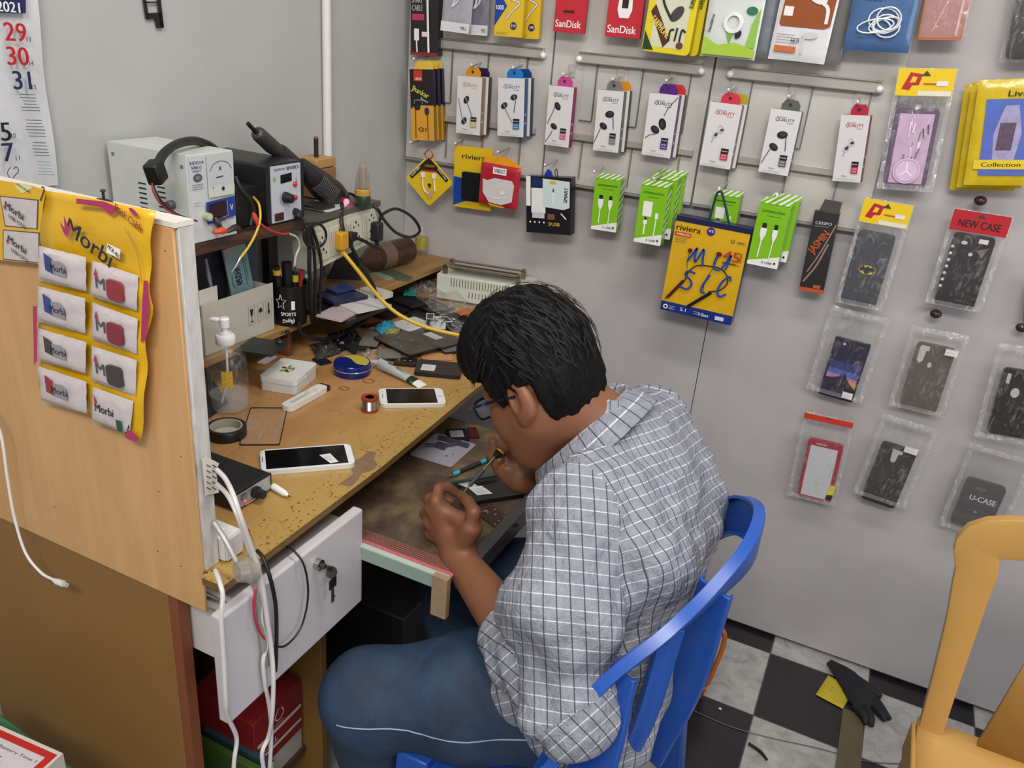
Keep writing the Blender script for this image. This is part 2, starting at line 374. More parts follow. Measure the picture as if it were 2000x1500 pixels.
# raised ledge along the left wall
k = NT('mat_ledge_wood', .5); co = k.coord()
k.col(k.ramp(k.noise(k.mapping(co, (6, 1, 6)), 6, 5), [(.3, '#8a683c'), (.7, '#a58050')])); LEDM = k.m
ledge = thing('desk_ledge', 'narrow raised wooden ledge along the back of the desk by the left wall', 'shelf', T((0, 0, DZ)))
h = LZ-DZ
g = G(); g.box(.002, LX, -1.33, -.016, h-.016, h, LEDM); g.build('ledge_board', ledge, bevel=.002)
g = G(); g.box(.004, .016, -1.33, -.02, 0, h-.017, M('#3d2418', .7)); g.build('back_strip', ledge)
for y in (-1.32, -.72, -.03):
    g = G(); g.box(.018, LX-.012, y, y+.012, .0005, h-.017, M('#6b3f28', .6)); g.build('support', ledge)
# white partition box end with plywood face
k = NT('mat_plywood_face', .4); co = k.coord()
k.col(k.ramp(k.noise(k.mapping(co, (9, 1, 1.2)), 3, 6, .6), [(.25, '#b98d5c'), (.5, '#c59865'), (.75, '#cfa472')])); PLY = k.m
k = NT('mat_stained_white_edge', .5); co = k.coord()
k.col(k.ramp(k.noise(k.mapping(co, (1, 1.6, .35)), 36, 5, .6, .6), [(.30, '#55493c'), (.38, '#a8a39b'), (.6, '#c4c1bd')])); STW = k.m
pt = thing('partition', 'light plywood partition with stained white edge at the near end of the desk', 'partition', T((0, 0, 0)))
ptop = 1.276; pbot = .742
g = G(); g.box(.002, .562, -1.3625, -1.3585, pbot, ptop-.006, PLY)
for px, py in ((322, 490), (104, 780), (106, 990), (310, 960), (353, 892), (308, 1077), (353, 1106)):
    a = on(1, -1.3628, px, py); g.lathe([(.0016, 0), (.0006, .0006)], M('#33261a', .6), n=8, c=(a.x, -1.3626, a.z), R=R_(PI/2, 'X').to_3x3())
g.build('plywood_face', pt, bevel=.001)
g = G(); g.box(.543, .566, -1.3583, -1.336, DZ+.0005, ptop-.0055, STW); g.build('edge_strip', pt, bevel=.001, label='stained white end strip')
g = G(); g.box(.002, .5665, -1.3635, -1.336, ptop-.005, ptop+.001, M('#d8d2c8', .4)); g.build('top_cap', pt, label='white top cap')
g = G(); g.box(.002, .543, -1.3583, -1.338, DZ+.0005, ptop-.006, M('#8c8882', .6)); g.build('core_panel', pt)
# ================================================================ DRAWERS, CHAIRS
DW = M('#bdb8bb', .35, 0, 1, 0, .05, 0, 12); DWE = M('#cdc6c6', .4)
t = thing('drawer', 'white desk drawer standing ajar, with a lock and a hanging key', 'drawer', T((.621, -1.22, .692)))
R2 = R_(0, 'X')
g = G(); g.box(-.012, .007, -.180, .127, -.087, .095, DW); g.build('drawer_front', t, bevel=.004, seg=3)
g = G(); g.box(-.30, -.0125, -.1075, .135, -.07, .055, DWE); g.build('drawer_box', t)
g = G(); g.box(-.20, -.0125, -.1095, -.1078, .02, .047, STEEL); g.box(-.20, -.0125, -.1130, -.1096, .028, .039, M('#d6d4d2', .3, .4)); g.build('slide', t, label='steel slide rail')
g = G(); yl = .009; g.cyl((.0072, yl, .063), (.016, yl, .063), .0085, STEEL); g.cyl((.0165, yl, .063), (.024, yl, .063), .004, M('#4a4440', .4, .6)); g.build('lock', t)
g = G(); g.lathe([(.007, -.001), (.009, -.001), (.009, .001), (.007, .001)], M('#4a4440', .35, .8), n=18, c=(.030, yl+.006, .052), R=R_(.8, 'X').to_3x3())
g.tube([(.024, yl, .063), (.028, yl+.006, .060), (.030, yl+.010, .05), (.028, yl+.012, .038)], .0022, M('#3c3733', .4, .7), n=6)
o = g.build('key_ring', t)
g = G(); g.box(.026, .0285, yl+.004, yl+.021, .018, .036, M('#3c3733', .4, .7)); g.box(.026, .0285, yl+.009, yl+.015, -.008, .018, M('#4d4843', .4, .7)); g.box(.026, .0285, yl+.015, yl+.018, -.002, .002, M('#4d4843', .4, .7)); g.build('key', t, bevel=.0012)
# pull-out work tray
t = thing('work_tray', 'grimy brown pull-out work tray with grey metal front rail, in front of the seated man', 'tray', T((.64, -.93, .72)))
k = NT('mat_grimy_tray', .55); co = k.coord()
n1 = k.noise(co, 12, 6, .6); k.col(k.ramp(n1, [(.32, '#3d322a'), (.5, '#5b4a3b'), (.68, '#82704f')])); k.bump(k.noise(co, 90), .25); TRM = k.m
g = G(); g.box(-.165, .15, -.155, .33, -.014, -.006, TRM); g.build('tray_board', t)
g = G(); g.box(.150, .172, -.148, .33, -.030, .004, M('#5c5b60', .35, .6)); g.build('front_rail', t, bevel=.001, label='grey metal front rail')
g = G()
g.box(-.075, .148, -.168, -.162, -.028, -.004, M('#93a69a', .2, .1)); g.box(-.075, .148, -.170, -.160, -.0038, -.001, M('#b9c4bb', .2, .1)); g.build('glass_side', t, label='pale green side strip')
g = G(); g.box(-.07, .149, -.1605, -.147, -.0058, -.0052, M('#b5666a', .5, 0, 1, 0, .3, 0, 200))
for i in range(6): g.box(-.07, .149, -.146+i*.0045, -.1445+i*.0045, -.0058, -.0053, M('#a05c54', .5))
g.build('pink_liner', t, label='pink striped liner edge')
g = G(); g.box(.125, .152, -.174, -.1625, -.075, -.0005, M('#9a8063', .6, 0, 1, 0, .2)); g.build('wood_block', t)
# monobloc chairs
def band(pts, wd, th, mat, name, parent, ups, label=None, k=6):
    """flat moulded strip along pts; ups = wide direction at each point"""
    P = cr(pts, k); U = cr(ups, k); m = len(P); g = G(); V = []; F = []
    W = [float(np.interp(i/(m-1)*(len(wd)-1), range(len(wd)), wd)) for i in range(m)] if isinstance(wd, list) else [wd]*m
    for i in range(m):
        t_ = (P[min(i+1, m-1)]-P[max(i-1, 0)]).normalized(); u = U[i]-t_*U[i].dot(t_); u.normalize(); n_ = t_.cross(u)
        for a, b in ((-.5, -.5), (-.5, .5), (-.4, .62), (.4, .62), (.5, .5), (.5, -.5), (.42, -.5), (.42, .1), (-.42, .1), (-.42, -.5)): V.append(P[i]+u*a*W[i]+n_*b*th)
    q = 10
    for i in range(m-1):
        for j in range(q): F.append((i*q+j, i*q+(j+1) % q, (i+1)*q+(j+1) % q, (i+1)*q+j))
    F += [tuple(range(q-1, -1, -1)), tuple((m-1)*q+j for j in range(q))]
    g.add(V, F, mat); return g.build(name, parent, bevel=.0015, label=label)
CB = M('#2150a6', .3, 0, 1, 0, .05, 0, 20)
ch = thing('plastic_chair', 'blue moulded plastic chair the man sits on', 'chair', T((0, 0, 0)))
rim = [Vector((1.0, -1.245, .47)), Vector((1.012, -1.245, .54))]+[on(1, y, *q) for q, y in (((1060, 1500), -1.24), ((1085, 1470), -1.23), ((1165, 1344), -1.2), ((1300, 1237), -1.14), ((1395, 1152), -1.07), ((1458, 1082), -1.0), ((1474, 1026), -.93), ((1440, 1006), -.87), ((1395, 1024), -.81))]+[Vector((1.10, -.775, .70)), Vector((1.07, -.765, .58)), Vector((1.05, -.76, .46))]
n_ = len(rim); U = [Vector((.25, -.8, .45))]*4+[Vector((.2, -.8, .6)), Vector((.15, -.7, .65)), Vector((.1, -.5, .8)), Vector((0, -.3, .9)), Vector((0, 0, 1)), Vector((-.1, .3, .9)), Vector((-.1, .5, .8))]+[Vector((0, .8, .4))]*3
band(rim, [.055, .055, .052, .052, .050, .050, .054, .058, .062, .060, .055, .05, .05, .05], .016, CB, 'back_rim', ch, U)
R3 = rim
for (tp_, bt, w0, w1) in ((R3[5]*.45+R3[4]*.55, (1.05, -1.205, .43), .050, .080), (R3[5]*.75+R3[6]*.25, (1.085, -1.10, .43), .034, .030), (R3[6]*.75+R3[7]*.25, (1.115, -.985, .43), .050, .070), (R3[10], (1.09, -.81, .43), .034, .04)):
    tp_ = Vector(tp_); bt = Vector(bt); a_ = tp_+Vector((-.006, 0, -.012)); m_ = (a_+bt)/2+Vector((.012, 0, 0))
    band([a_, m_, bt], [w0, (w0+w1)/2, w1], .011, CB, 'back_slat', ch, [(.9, -.35, .2)]*3 if w0 == .050 else ([(.75, .55, 0)]*3 if w0 == .034 and bt.y < -1 else [(-.35, .9, 0)]*3))
for x_, y_, dx, dy in ((1.075, -1.20, .05, -.02), (1.11, -.80, .06, .03), (.80, -1.18, -.02, -.02), (.80, -.80, -.02, .03)):
    g = G(); a, b = .024, .028
    V = [(x_-b, y_-a, .45), (x_+b, y_-a, .45), (x_+b, y_+a, .45), (x_-b, y_+a, .45), (x_-.018+dx, y_-.014+dy, 0), (x_+.018+dx, y_-.014+dy, 0), (x_+.018+dx, y_+.014+dy, 0), (x_-.018+dx, y_+.014+dy, 0)]
    g.add(V, [(0, 1, 2, 3), (7, 6, 5, 4), (0, 4, 5, 1), (1, 5, 6, 2), (2, 6, 7, 3), (3, 7, 4, 0)], CB); g.build('leg', ch, bevel=.004)
g = G(); g.sheet(lambda u, v: (.79+(.28+.06*v)*u, -1.215+.43*v, .425-.02*math.sin(PI*u)*math.sin(PI*v)-(.02*(1-u/.12) if u < .12 else 0)), 16, 12, CB); g.build('seat', ch, solid=.008)
CY = M('#b78c4b', .35, 0, 1, 0, .05, 0, 20)
cy = thing('plastic_chair', 'yellow moulded plastic chair standing empty at the right edge', 'chair', T((0, 0, 0)))
yb = -.80
lp = [on(1, yb-.03*0, *q) for q in ((1812, 1440), (1845, 1330), (1880, 1210), (1905, 1120), (1940, 1050), (2010, 1014))]
cx = lp[0].x+.235
lp[-1] = Vector((cx-.07, yb, lp[-2].z+.038)); tp = Vector((cx, yb+.01, lp[-1].z+.012))
rp = [Vector((2*cx-p.x, p.y, p.z)) for p in reversed(lp)]
ap = lp+[tp]+rp; nrm = []
for i in range(len(ap)):
    t_ = (ap[min(i+1, len(ap)-1)]-ap[max(i-1, 0)]).normalized(); nrm.append(t_.cross(Vector((0, 1, 0))))
band(ap, [.034, .037, .044, .054, .062, .068, .070, .068, .062, .054, .044, .037, .034], .016, CY, 'back_frame', cy, nrm)
zs = lp[0].z
ws = [on(1, yb, *q) for q in ((1945, 1395), (2005, 1290))]
g = G(); V = [(ws[0].x, yb, ws[0].z-.02), (2*cx-ws[0].x, yb, ws[0].z-.02), (cx+.055, yb+.005, lp[-1].z), (cx-.055, yb+.005, lp[-1].z)]
V = [(ws[0].x-.01, yb, zs), (2*cx-ws[0].x+.01, yb, zs), (2*cx-ws[1].x, yb, ws[1].z), (cx+.05, yb+.008, lp[-1].z+.01), (cx-.05, yb+.008, lp[-1].z+.01), (ws[1].x, yb, ws[1].z)]
g.add(V, [tuple(range(6))], CY); g.build('back_splat', cy, solid=.008)
g = G(); g.sheet(lambda u, v: (cx-.255+.51*u, yb-.45*v+.012, zs+.022*(1-min(1, v/.15))-.018*math.sin(PI*min(1, v))*math.sin(PI*u)), 14, 14, CY); g.build('seat', cy, solid=.01)
g = G()
g.box(cx-.26, cx+.26, yb-.46, yb-.452, zs-.045, zs+.003, CY); g.box(cx-.262, cx-.254, yb-.455, yb+.012, zs-.05, zs+.012, CY); g.box(cx+.254, cx+.262, yb-.455, yb+.012, zs-.05, zs+.012, CY); g.build('seat_rim', cy, bevel=.003)
for sx_ in (-1, 1):
    for y_, d in ((yb-.02, .04), (yb-.42, -.03)):
        g = G(); x_ = cx+sx_*.235
        V = [(x_-.022, y_-.022, zs-.01), (x_+.022, y_-.022, zs-.01), (x_+.022, y_+.022, zs-.01), (x_-.022, y_+.022, zs-.01)]
        V += [(p[0]+(x_-p[0])*.3+sx_*.02, p[1]+(y_-p[1])*.3+d, 0) for p in V]
        g.add(V, [(0, 1, 2, 3), (7, 6, 5, 4), (0, 4, 5, 1), (1, 5, 6, 2), (2, 6, 7, 3), (3, 7, 4, 0)], CY); g.build('leg', cy, bevel=.004)
# ================================================================ SEATED MAN (smooth blended solids, meshed on a fine grid)
def smin(a, b, k):
    h = np.clip(.5+.5*(b-a)/k, 0, 1); return b*(1-h)+a*h-k*h*(1-h)
def s_cone(P, a, b, r1, r2, sc=None):      # round cone between a and b
    a = np.array(a, float); b = np.array(b, float); Q = P
    if sc is not None: sc = np.array(sc); Q = P/sc; a = a/sc; b = b/sc
    ab = b-a; t = np.clip(((Q-a)@ab)/(ab@ab), 0, 1)
    d = np.linalg.norm(Q-a-t[:, None]*ab, axis=1)-(r1+(r2-r1)*t)
    return d if sc is None else d*min(sc)
def s_ell(P, c, r, R=None):
    Q = P-np.array(c, float)
    if R is not None: Q = Q@np.array(R)      # R columns are the axes
    r = np.array(r, float); k0 = np.linalg.norm(Q/r, axis=1); k1 = np.linalg.norm(Q/(r*r), axis=1)
    return k0*(k0-1)/np.maximum(k1, 1e-9)
def surface(fn, lo, hi, h, lip=1.0):
    """surface nets on the cells near the zero level"""
    lo = np.array(lo); hi = np.array(hi); B = 8; n = np.ceil((hi-lo)/(h*B)).astype(int)
    cc = np.stack(np.meshgrid(*[np.arange(k) for k in n], indexing='ij'), -1).reshape(-1, 3)
    d = fn(lo+(cc+.5)*h*B); keep = cc[np.abs(d) < h*B*.95*lip]
    val = {}; N = n*B+1
    grid = np.full(tuple(N), np.nan, dtype=np.float32)
    loc = np.stack(np.meshgrid(*[np.arange(B+1)]*3, indexing='ij'), -1).reshape(-1, 3)
    for i in range(0, len(keep), 300):
        kk = keep[i:i+300]; ii = (kk[:, None, :]*B+loc[None]).reshape(-1, 3)
        grid[ii[:, 0], ii[:, 1], ii[:, 2]] = fn(lo+ii*h)
    ok = ~np.isnan(grid[:-1, :-1, :-1]); cs = []
    for dx in (0, 1):
        for dy in (0, 1):
            for dz in (0, 1):
                g_ = grid[dx:N[0]-1+dx, dy:N[1]-1+dy, dz:N[2]-1+dz]; cs.append(g_)
    neg = sum((c < 0).astype(np.int8) for c in cs); nn = sum(np.isnan(c).astype(np.int8) for c in cs)
    act = (neg > 0) & (neg < 8) & (nn == 0); idx = np.argwhere(act); cid = -np.ones(act.shape, int); cid[act] = np.arange(len(idx))
    cv = np.stack([c[act] for c in cs], 1); off = np.array([(a, b, c) for a in (0, 1) for b in (0, 1) for c in (0, 1)], float)
    acc = np.zeros((len(idx), 3)); cnt = np.zeros(len(idx))
    for a in range(8):
        for b in range(a+1, 8):
            if np.abs(off[a]-off[b]).sum() != 1: continue
            va, vb = cv[:, a], cv[:, b]; m = (va < 0) != (vb < 0); t = va/np.where(m, va-vb, 1)
            p = off[a]+(off[b]-off[a])*t[:, None]; acc[m] += p[m]; cnt[m] += 1
    V = lo+(idx+acc/cnt[:, None])*h; F = []
    for ax in range(3):
        o1, o2 = [a for a in range(3) if a != ax]; sh = [slice(1, -1)]*3
        A = grid; sl0 = [slice(1, -1)]*3; sl0[ax] = slice(0, -1); sl1 = [slice(1, -1)]*3; sl1[ax] = slice(1, None)
        a0 = A[tuple(sl0)]; a1 = A[tuple(sl1)]; cr_ = ((a0 < 0) != (a1 < 0)) & ~np.isnan(a0) & ~np.isnan(a1)
        ij = np.argwhere(cr_); s0 = a0[cr_] < 0
        base = ij.copy(); base[:, o1] += 1; base[:, o2] += 1
        q = []
        for d1, d2 in ((-1, -1), (0, -1), (0, 0), (-1, 0)):
            c = base.copy(); c[:, o1] += d1; c[:, o2] += d2; q.append(cid[c[:, 0], c[:, 1], c[:, 2]])
        q = np.stack(q, 1); good = (q >= 0).all(1); q = q[good]; s0 = s0[good]
        if ax == 1: s0 = ~s0
        q[~s0] = q[~s0][:, ::-1]; F.append(q)
    return V, np.concatenate(F)
def solid(name, fn, lo, hi, h, mats, parent, faceid=None, uvf=None, lip=1.0, label=None, relax=1):
    V, F = surface(fn, lo, hi, h, lip)
    for _ in range(relax):
        s = np.zeros_like(V); c = np.zeros(len(V))
        for a, b in ((0, 1), (1, 2), (2, 3), (3, 0)):
            np.add.at(s, F[:, a], V[F[:, b]]); np.add.at(s, F[:, b], V[F[:, a]]); np.add.at(c, F[:, a], 1); np.add.at(c, F[:, b], 1)
        V = V*.4+.6*s/np.maximum(c, 1)[:, None]
    me = bpy.data.meshes.new(name); me.from_pydata(V.tolist(), [], F.tolist())
    for m in mats: me.materials.append(m)
    C = V[F].mean(1)
    if faceid is not None: me.polygons.foreach_set('material_index', faceid(C).astype(np.int32))
    if uvf is not None:
        uv = me.uv_layers.new(name='UVMap'); me.update(); out = uvf(C, V, F); uv.data.foreach_set('uv', out.reshape(-1).astype(np.float32))
    me.polygons.foreach_set('use_smooth', [True]*len(me.polygons)); me.update()
    o = bpy.data.objects.new(name, me); COL.objects.link(o)
    if parent: o.parent = parent
    if label: o['label'] = label
    return o
V3 = lambda p: np.array(p, float)
man = thing('person', 'man in grey checked shirt, jeans and glasses, bent over the work tray', 'person', T((0, 0, 0)))
# head frame
hp, hq = math.radians(33), math.radians(13)
hf = Vector((-math.cos(hp)*math.cos(hq), math.cos(hp)*math.sin(hq), -math.sin(hp)))
hl = Vector((0, 0, 1)).cross(hf).normalized(); hu = hf.cross(hl).normalized()
ear = at(1017, 785, 1.14); hc = ear-hl*.072
HR = np.array([hf, hl, hu]).T       # columns
H = lambda x, y, z: np.array(hc+hf*x+hl*y+hu*z)
# joints
shL, shR = V3((.985, -1.10, .905)), V3((.985, -.77, .905))
elL = V3(on(1, -1.215, 1105, 1372)); wrL = V3(on(1, -1.035, 897, 1092)); elR = V3((.96, -.72, .71)); wrR = V3(on(1, -.90, 1018, 930))
neck0 = V3((.985, -.935, .96))
# left hand, back of the hand towards the camera
hL = V3(on(1, -1.01, 886, 1018)); hR = V3(on(1, -.895, 1000, 898))
tip = V3(on(1, -.985, 905, 962))
SKIN = M('#7d5037', .5, 0, 1, 0, .10, .08, 55)
def finger(P, pts, r0, r1):
    d = None
    for i in range(len(pts)-1):
        a = r0+(r1-r0)*i/(len(pts)-1); b = r0+(r1-r0)*(i+1)/(len(pts)-1); e = s_cone(P, pts[i], pts[i+1], a, b); d = e if d is None else smin(d, e, .003)
    return d
def px(y, *q): return V3(on(1, y, *q))
FL = [  # left hand fingers: knuckle, middle joint, end joint, tip
    [px(-1.032, 852, 978), px(-1.014, 857, 955), px(-.998, 874, 951), px(-.988, 890, 962)],     # index
    [px(-1.030, 842, 992), px(-1.005, 838, 975), px(-.985, 858, 968), px(-.982, 880, 978)],     # middle
    [px(-1.025, 838, 1018), px(-1.0, 830, 1003), px(-.98, 850, 995), px(-.985, 874, 1002)],     # ring
    [px(-1.020, 842, 1042), px(-.998, 836, 1030), px(-.985, 852, 1022), px(-.99, 872, 1024)]]   # little
TL_ = [px(-1.042, 920, 1032), px(-1.040, 926, 1000), px(-1.022, 915, 980), px(-1.0, 900, 967)]
FR = [
    [px(-.90, 988, 900), px(-.905, 975, 885), px(-.915, 968, 872), px(-.915, 962, 862)],
    [px(-.90, 985, 912), px(-.91, 968, 900), px(-.92, 960, 890), px(-.92, 966, 880)],
    [px(-.90, 990, 926), px(-.915, 975, 918), px(-.92, 968, 906), px(-.92, 976, 898)],
    [px(-.90, 1000, 938), px(-.915, 988, 934), px(-.92, 980, 925), px(-.92, 986, 915)]]
TR_ = [px(-.90, 1010, 900), px(-.91, 1000, 880), px(-.92, 990, 872), px(-.92, 978, 868)]
def body(P):
    d = s_ell(P, H(.012, 0, .045), (.086, .072, .092), HR)
    d = smin(d, s_ell(P, H(.045, 0, -.015), (.056, .060, .075), HR), .03)       # face
    d = smin(d, s_ell(P, H(.062, 0, -.080), (.032, .034, .028), HR), .035)      # chin
    d = smin(d, s_cone(P, H(.012, .046, -.040), H(.058, .02, -.080), .016, .016), .045)   # jaw
    d = smin(d, s_cone(P, H(.012, -.046, -.040), H(.058, -.02, -.080), .016, .016), .045)
    d = smin(d, s_cone(P, H(.095, 0, .012), H(.118, 0, -.022), .008, .0125), .012)  # nose
    for s in (-1, 1):
        d = smin(d, s_ell(P, H(.108, s*.011, -.026), (.009, .008, .007), HR), .006)
        d = smin(d, s_cone(P, H(.092, s*.012, .022), H(.080, s*.045, .020), .009, .008), .012)   # brow
        d = np.maximum(d, -s_ell(P, H(.103, s*.031, .004), (.014, .016, .010), HR))
        d = smin(d, s_ell(P, H(.083, s*.031, .003), (.0125, .0125, .0125), HR), .003)
        d = smin(d, s_ell(P, H(.066, s*.040, -.025), (.020, .017, .022), HR), .03)   # cheek
        # ear
        e = s_ell(P, H(-.006, s*.078, .004), (.020, .009, .032), HR)
        e = np.maximum(e, -s_ell(P, H(.000, s*.089, .006), (.012, .013, .021), HR))
        e = smin(e, s_ell(P, H(.004, s*.074, -.024), (.009, .006, .010), HR), .006)
        d = smin(d, e, .005)
    d = smin(d, s_ell(P, H(.098, 0, -.047), (.010, .024, .006), HR), .005)     # lips
    d = smin(d, s_ell(P, H(.094, 0, -.058), (.011, .021, .007), HR), .005)
    d = smin(d, s_cone(P, H(-.008, 0, -.02), neck0, .052, .047), .045)         # neck
    d = smin(d, s_cone(P, neck0, neck0+V3((.0, 0, -.06)), .045, .05), .02)
    # left arm
    fl = smin(s_cone(P, elL, elL+(wrL-elL)*.35, .038, .041), s_cone(P, elL+(wrL-elL)*.35, wrL, .041, .027), .02)
    pal = s_cone(P, wrL, wrL+(hL-wrL)*.6, .027, .031)
    for f in FL: pal = smin(pal, s_cone(P, wrL+(hL-wrL)*.45, f[0], .020, .0118), .011)
    pal = smin(pal, s_cone(P, wrL+(hL-wrL)*.25, TL_[0], .022, .016), .014)
    for f, r in zip(FL, (.0098, .0100, .0095, .0085)): pal = smin(pal, finger(P, f, r+.0004, r-.002), .0025)
    pal = smin(pal, finger(P, TL_, .0118, .0085), .003)
    pal = smin(pal, s_cone(P, FL[0][0]+V3((0, .006, -.012)), TL_[0]+V3((0, .01, -.004)), .010, .014), .010)
    pal = smin(pal, s_cone(P, hL+V3((.004, 0, .004)), TL_[1]+V3((-.004, .012, -.014)), .012, .009), .008)
    d = smin(d, smin(fl, pal, .015), .01)
    # right arm
    fr_ = smin(s_cone(P, elR, elR+(wrR-elR)*.35, .038, .040), s_cone(P, elR+(wrR-elR)*.35, wrR, .040, .027), .02)
    pal = s_cone(P, wrR, hR, .024, .021)
    for f in FR: pal = smin(pal, s_cone(P, wrR, f[0], .016, .0115), .010)
    for f, r in zip(FR, (.0095, .0098, .0092, .0082)): pal = smin(pal, finger(P, f, r+.001, r-.0015), .004)
    pal = smin(pal, finger(P, TR_, .0115, .0088), .005)
    d = smin(d, smin(fr_, pal, .015), .01)
    # upper body under the clothes keeps the figure one surface
    d = smin(d, s_cone(P, shL, elL, .035, .036), .02); d = smin(d, s_cone(P, shR, elR, .035, .036), .02)
    d = smin(d, s_cone(P, shL, neck0+V3((.0, 0, -.07)), .035, .04), .02); d = smin(d, s_cone(P, shR, neck0+V3((.0, 0, -.07)), .035, .04), .02)
    d = smin(d, s_cone(P, neck0+V3((.02, 0, -.07)), V3((1.0, -.93, .60)), .06, .07), .03)
    for s, kn in ((-1, kneeL), (1, kneeR)):
        d = smin(d, s_cone(P, (1.0, -.93+s*.08, .535), kn, .055, .045), .03)
    return d
kneeL = V3(on(2, .508, 716, 1360)); kneeR = V3((.66, -.83, .52)); hipL = V3((1.0, -1.045, .535)); hipR = V3((1.0, -.84, .535))
solid('body', body, (.56, -1.33, .44), (1.16, -.62, 1.22), .0033, [SKIN], man)
# hair: thick black crop with a swept fringe
HAIR = NT('mat_hair', .6); co = HAIR.coord(); nz = HAIR.noise(HAIR.mapping(co, (1, 1, .35)), 260, 3)
HAIR.col(HAIR.ramp(nz, [(.35, '#060506'), (.7, '#110f11')])); HAIR.bump(nz, .6, .003); HAIR.b.inputs['Specular IOR Level'].default_value = .15
def hair(P):
    Q = (P-np.array(hc))@HR; x, y, z = Q.T
    nz_ = .0022*np.sin(170*x+60*z+3*np.sin(60*y))*np.sin(150*y+40*x)+.0035*np.sin(47*x+20*z)*np.sin(52*y+31*z+1)+.0012*np.sin(400*x+90*y)*np.sin(380*y-70*z)
    d = s_ell(P, H(.016, 0, .055), (.101, .088, .105), HR)
    d = smin(d, s_ell(P, H(.055, 0, .088), (.072, .072, .052), HR), .03)
    d = smin(d, s_ell(P, H(-.022, 0, .006), (.056, .074, .064), HR), .03)+nz_
    # keep it above the face / ear / nape line
    saw = .006*np.sin(150*x)+.004*np.sin(330*x+1)+.004*np.sin(200*y)
    side = np.where(x > .055, .052, np.where(x > .012, -.004+(x-.012)*.6, np.where(x > -.03, .022-abs(x+.004)*.2, -.062-.25*np.clip(-x-.05, -.05, .05))))
    side = np.where((x <= .012) & (x > -.03) & (np.abs(y) < .05), -.02, side)
    cut = (side+saw)-z
    return np.maximum(d, cut*.55)
solid('hair', hair, (.66, -1.14, .90), (1.06, -.80, 1.26), .0030, [HAIR.m], man, lip=1.6, relax=1)
# loose strands lying over the crop so that the outline is not a clean shell
g = G(); rnd = random.Random(3); HS = M('#030303', .8, 0, 1, 0, 0)
for i in range(900):
    a = rnd.uniform(0, 2*PI); zz = rnd.uniform(-.25, 1.0); rr_ = math.sqrt(max(0, 1-zz*zz)); c = Vector(H(.012, 0, .057))
    ps = []; n0 = hf*math.cos(a)*rr_+hl*math.sin(a)*rr_+hu*zz
    dr = (hf*(.9 if n0.dot(hf) > -.1 else -.7)-hu*.9+hl*rnd.uniform(-.5, .5)+hf*rnd.uniform(-.3, .3)).normalized()
    x_, z_ = n0.dot(hf), n0.dot(hu)
    if z_ < .0 and x_ > -.35: continue
    for j in range(4):
        d_ = (n0+dr*(.10*j)).normalized(); rad = 1.0+.012*j*rnd.random()+.01
        ps.append(c+(hf*d_.dot(hf)*.105+hl*d_.dot(hl)*.092+hu*d_.dot(hu)*.107)*rad)
    w_ = (ps[1]-ps[0]).cross(n0); w_ = w_.normalized()*.0011 if w_.length > 0 else hl*.001
    V = [ps[0]-w_, ps[0]+w_, ps[1]-w_, ps[1]+w_, ps[2]-w_*.7, ps[2]+w_*.7, ps[3]]
    g.add(V, [(0, 2, 3, 1), (2, 4, 5, 3), (4, 6, 5)], HS)
g.build('hair_strands', man, smooth=0)
# glasses
FRM = M('#1a1c24', .25); g = G()
for s in (-1, 1):
    c = [Vector(H(.110, s*.032+.023*abs(math.cos(a))**.6*(1 if math.cos(a) > 0 else -1), .004+.015*abs(math.sin(a))**.6*(1 if math.sin(a) > 0 else -1))) for a in [2*PI*i/16 for i in range(17)]]; g.tube(c, .0021, FRM, n=6, k=1)
    g.tube([Vector(H(.109, s*.055, .012)), Vector(H(.095, s*.074, .013)), Vector(H(.05, s*.080, .013)), Vector(H(.0, s*.080, .010))], .0023, FRM, n=6); g.tube([Vector(H(.094, s*.0745, .013)), Vector(H(.060, s*.0795, .013))], .0027, M('#1c4a96', .3), n=6, k=1)
g.tube([Vector(H(.110, -.009, .008)), Vector(H(.114, 0, .011)), Vector(H(.110, .009, .008))], .0018, FRM, n=6)
gl = g.build('glasses', man, label='dark-rimmed glasses with a blue temple')
for s in (-1, 1): g = G(); g.add([H(.1098, s*.032+.021*math.cos(a), .004+.0135*math.sin(a)) for a in [2*PI*i/16 for i in range(16)]], [tuple(range(16))], M('#dfe6ec', .03, 0, .14, 0, 0)); g.build('lens', gl)
# ---- jeans
JEAN = NT('mat_denim', .75); co = JEAN.coord(); nn = JEAN.noise(JEAN.mapping(co, (1, 1, 1)), 9, 5, .6)
wv = JEAN.noise(co, 420, 2)
jb = JEAN.ramp(nn, [(.34, '#121d33'), (.52, '#1a2d48'), (.72, '#28425c')]); JEAN.col(JEAN.mix(JEAN.math('MULTIPLY', wv, .25), jb, '#3b536c')); JEAN.bump(JEAN.noise(co, 30, 5), .35, .006)
ankL, ankR = V3((.70, -1.10, .09)), V3((.68, -.80, .09))
def jeans(P):
    d = None
    for hi_, kn, an in ((hipL, kneeL, ankL), (hipR, kneeR, ankR)):
        mid = (hi_+kn)/2+V3((0, 0, .004))
        e = smin(s_cone(P, hi_, mid, .104, .096), s_cone(P, mid, kn, .096, .072), .03)
        e = smin(e, s_cone(P, kn, an, .070, .058), .03)
        d = e if d is None else smin(d, e, .03)
    d = smin(d, s_cone(P, (1.01, -1.0, .545), (1.01, -.87, .545), .11, .11), .04)
    w = .0035*np.sin(38*P[:, 0]+22*P[:, 2]+4*np.sin(9*P[:, 1]))*np.sin(30*P[:, 1]-14*P[:, 2]+1)
    d = d+w
    return np.maximum(d, .075-P[:, 2])
solid('jeans', jeans, (.50, -1.32, .06), (1.22, -.62, .70), .006, [JEAN.m], man)
g = G(); sm = [on(2, .53, 668, 1390), on(2, .50, 780, 1402), on(2, .49, 960, 1430), on(2, .49, 1060, 1465)]
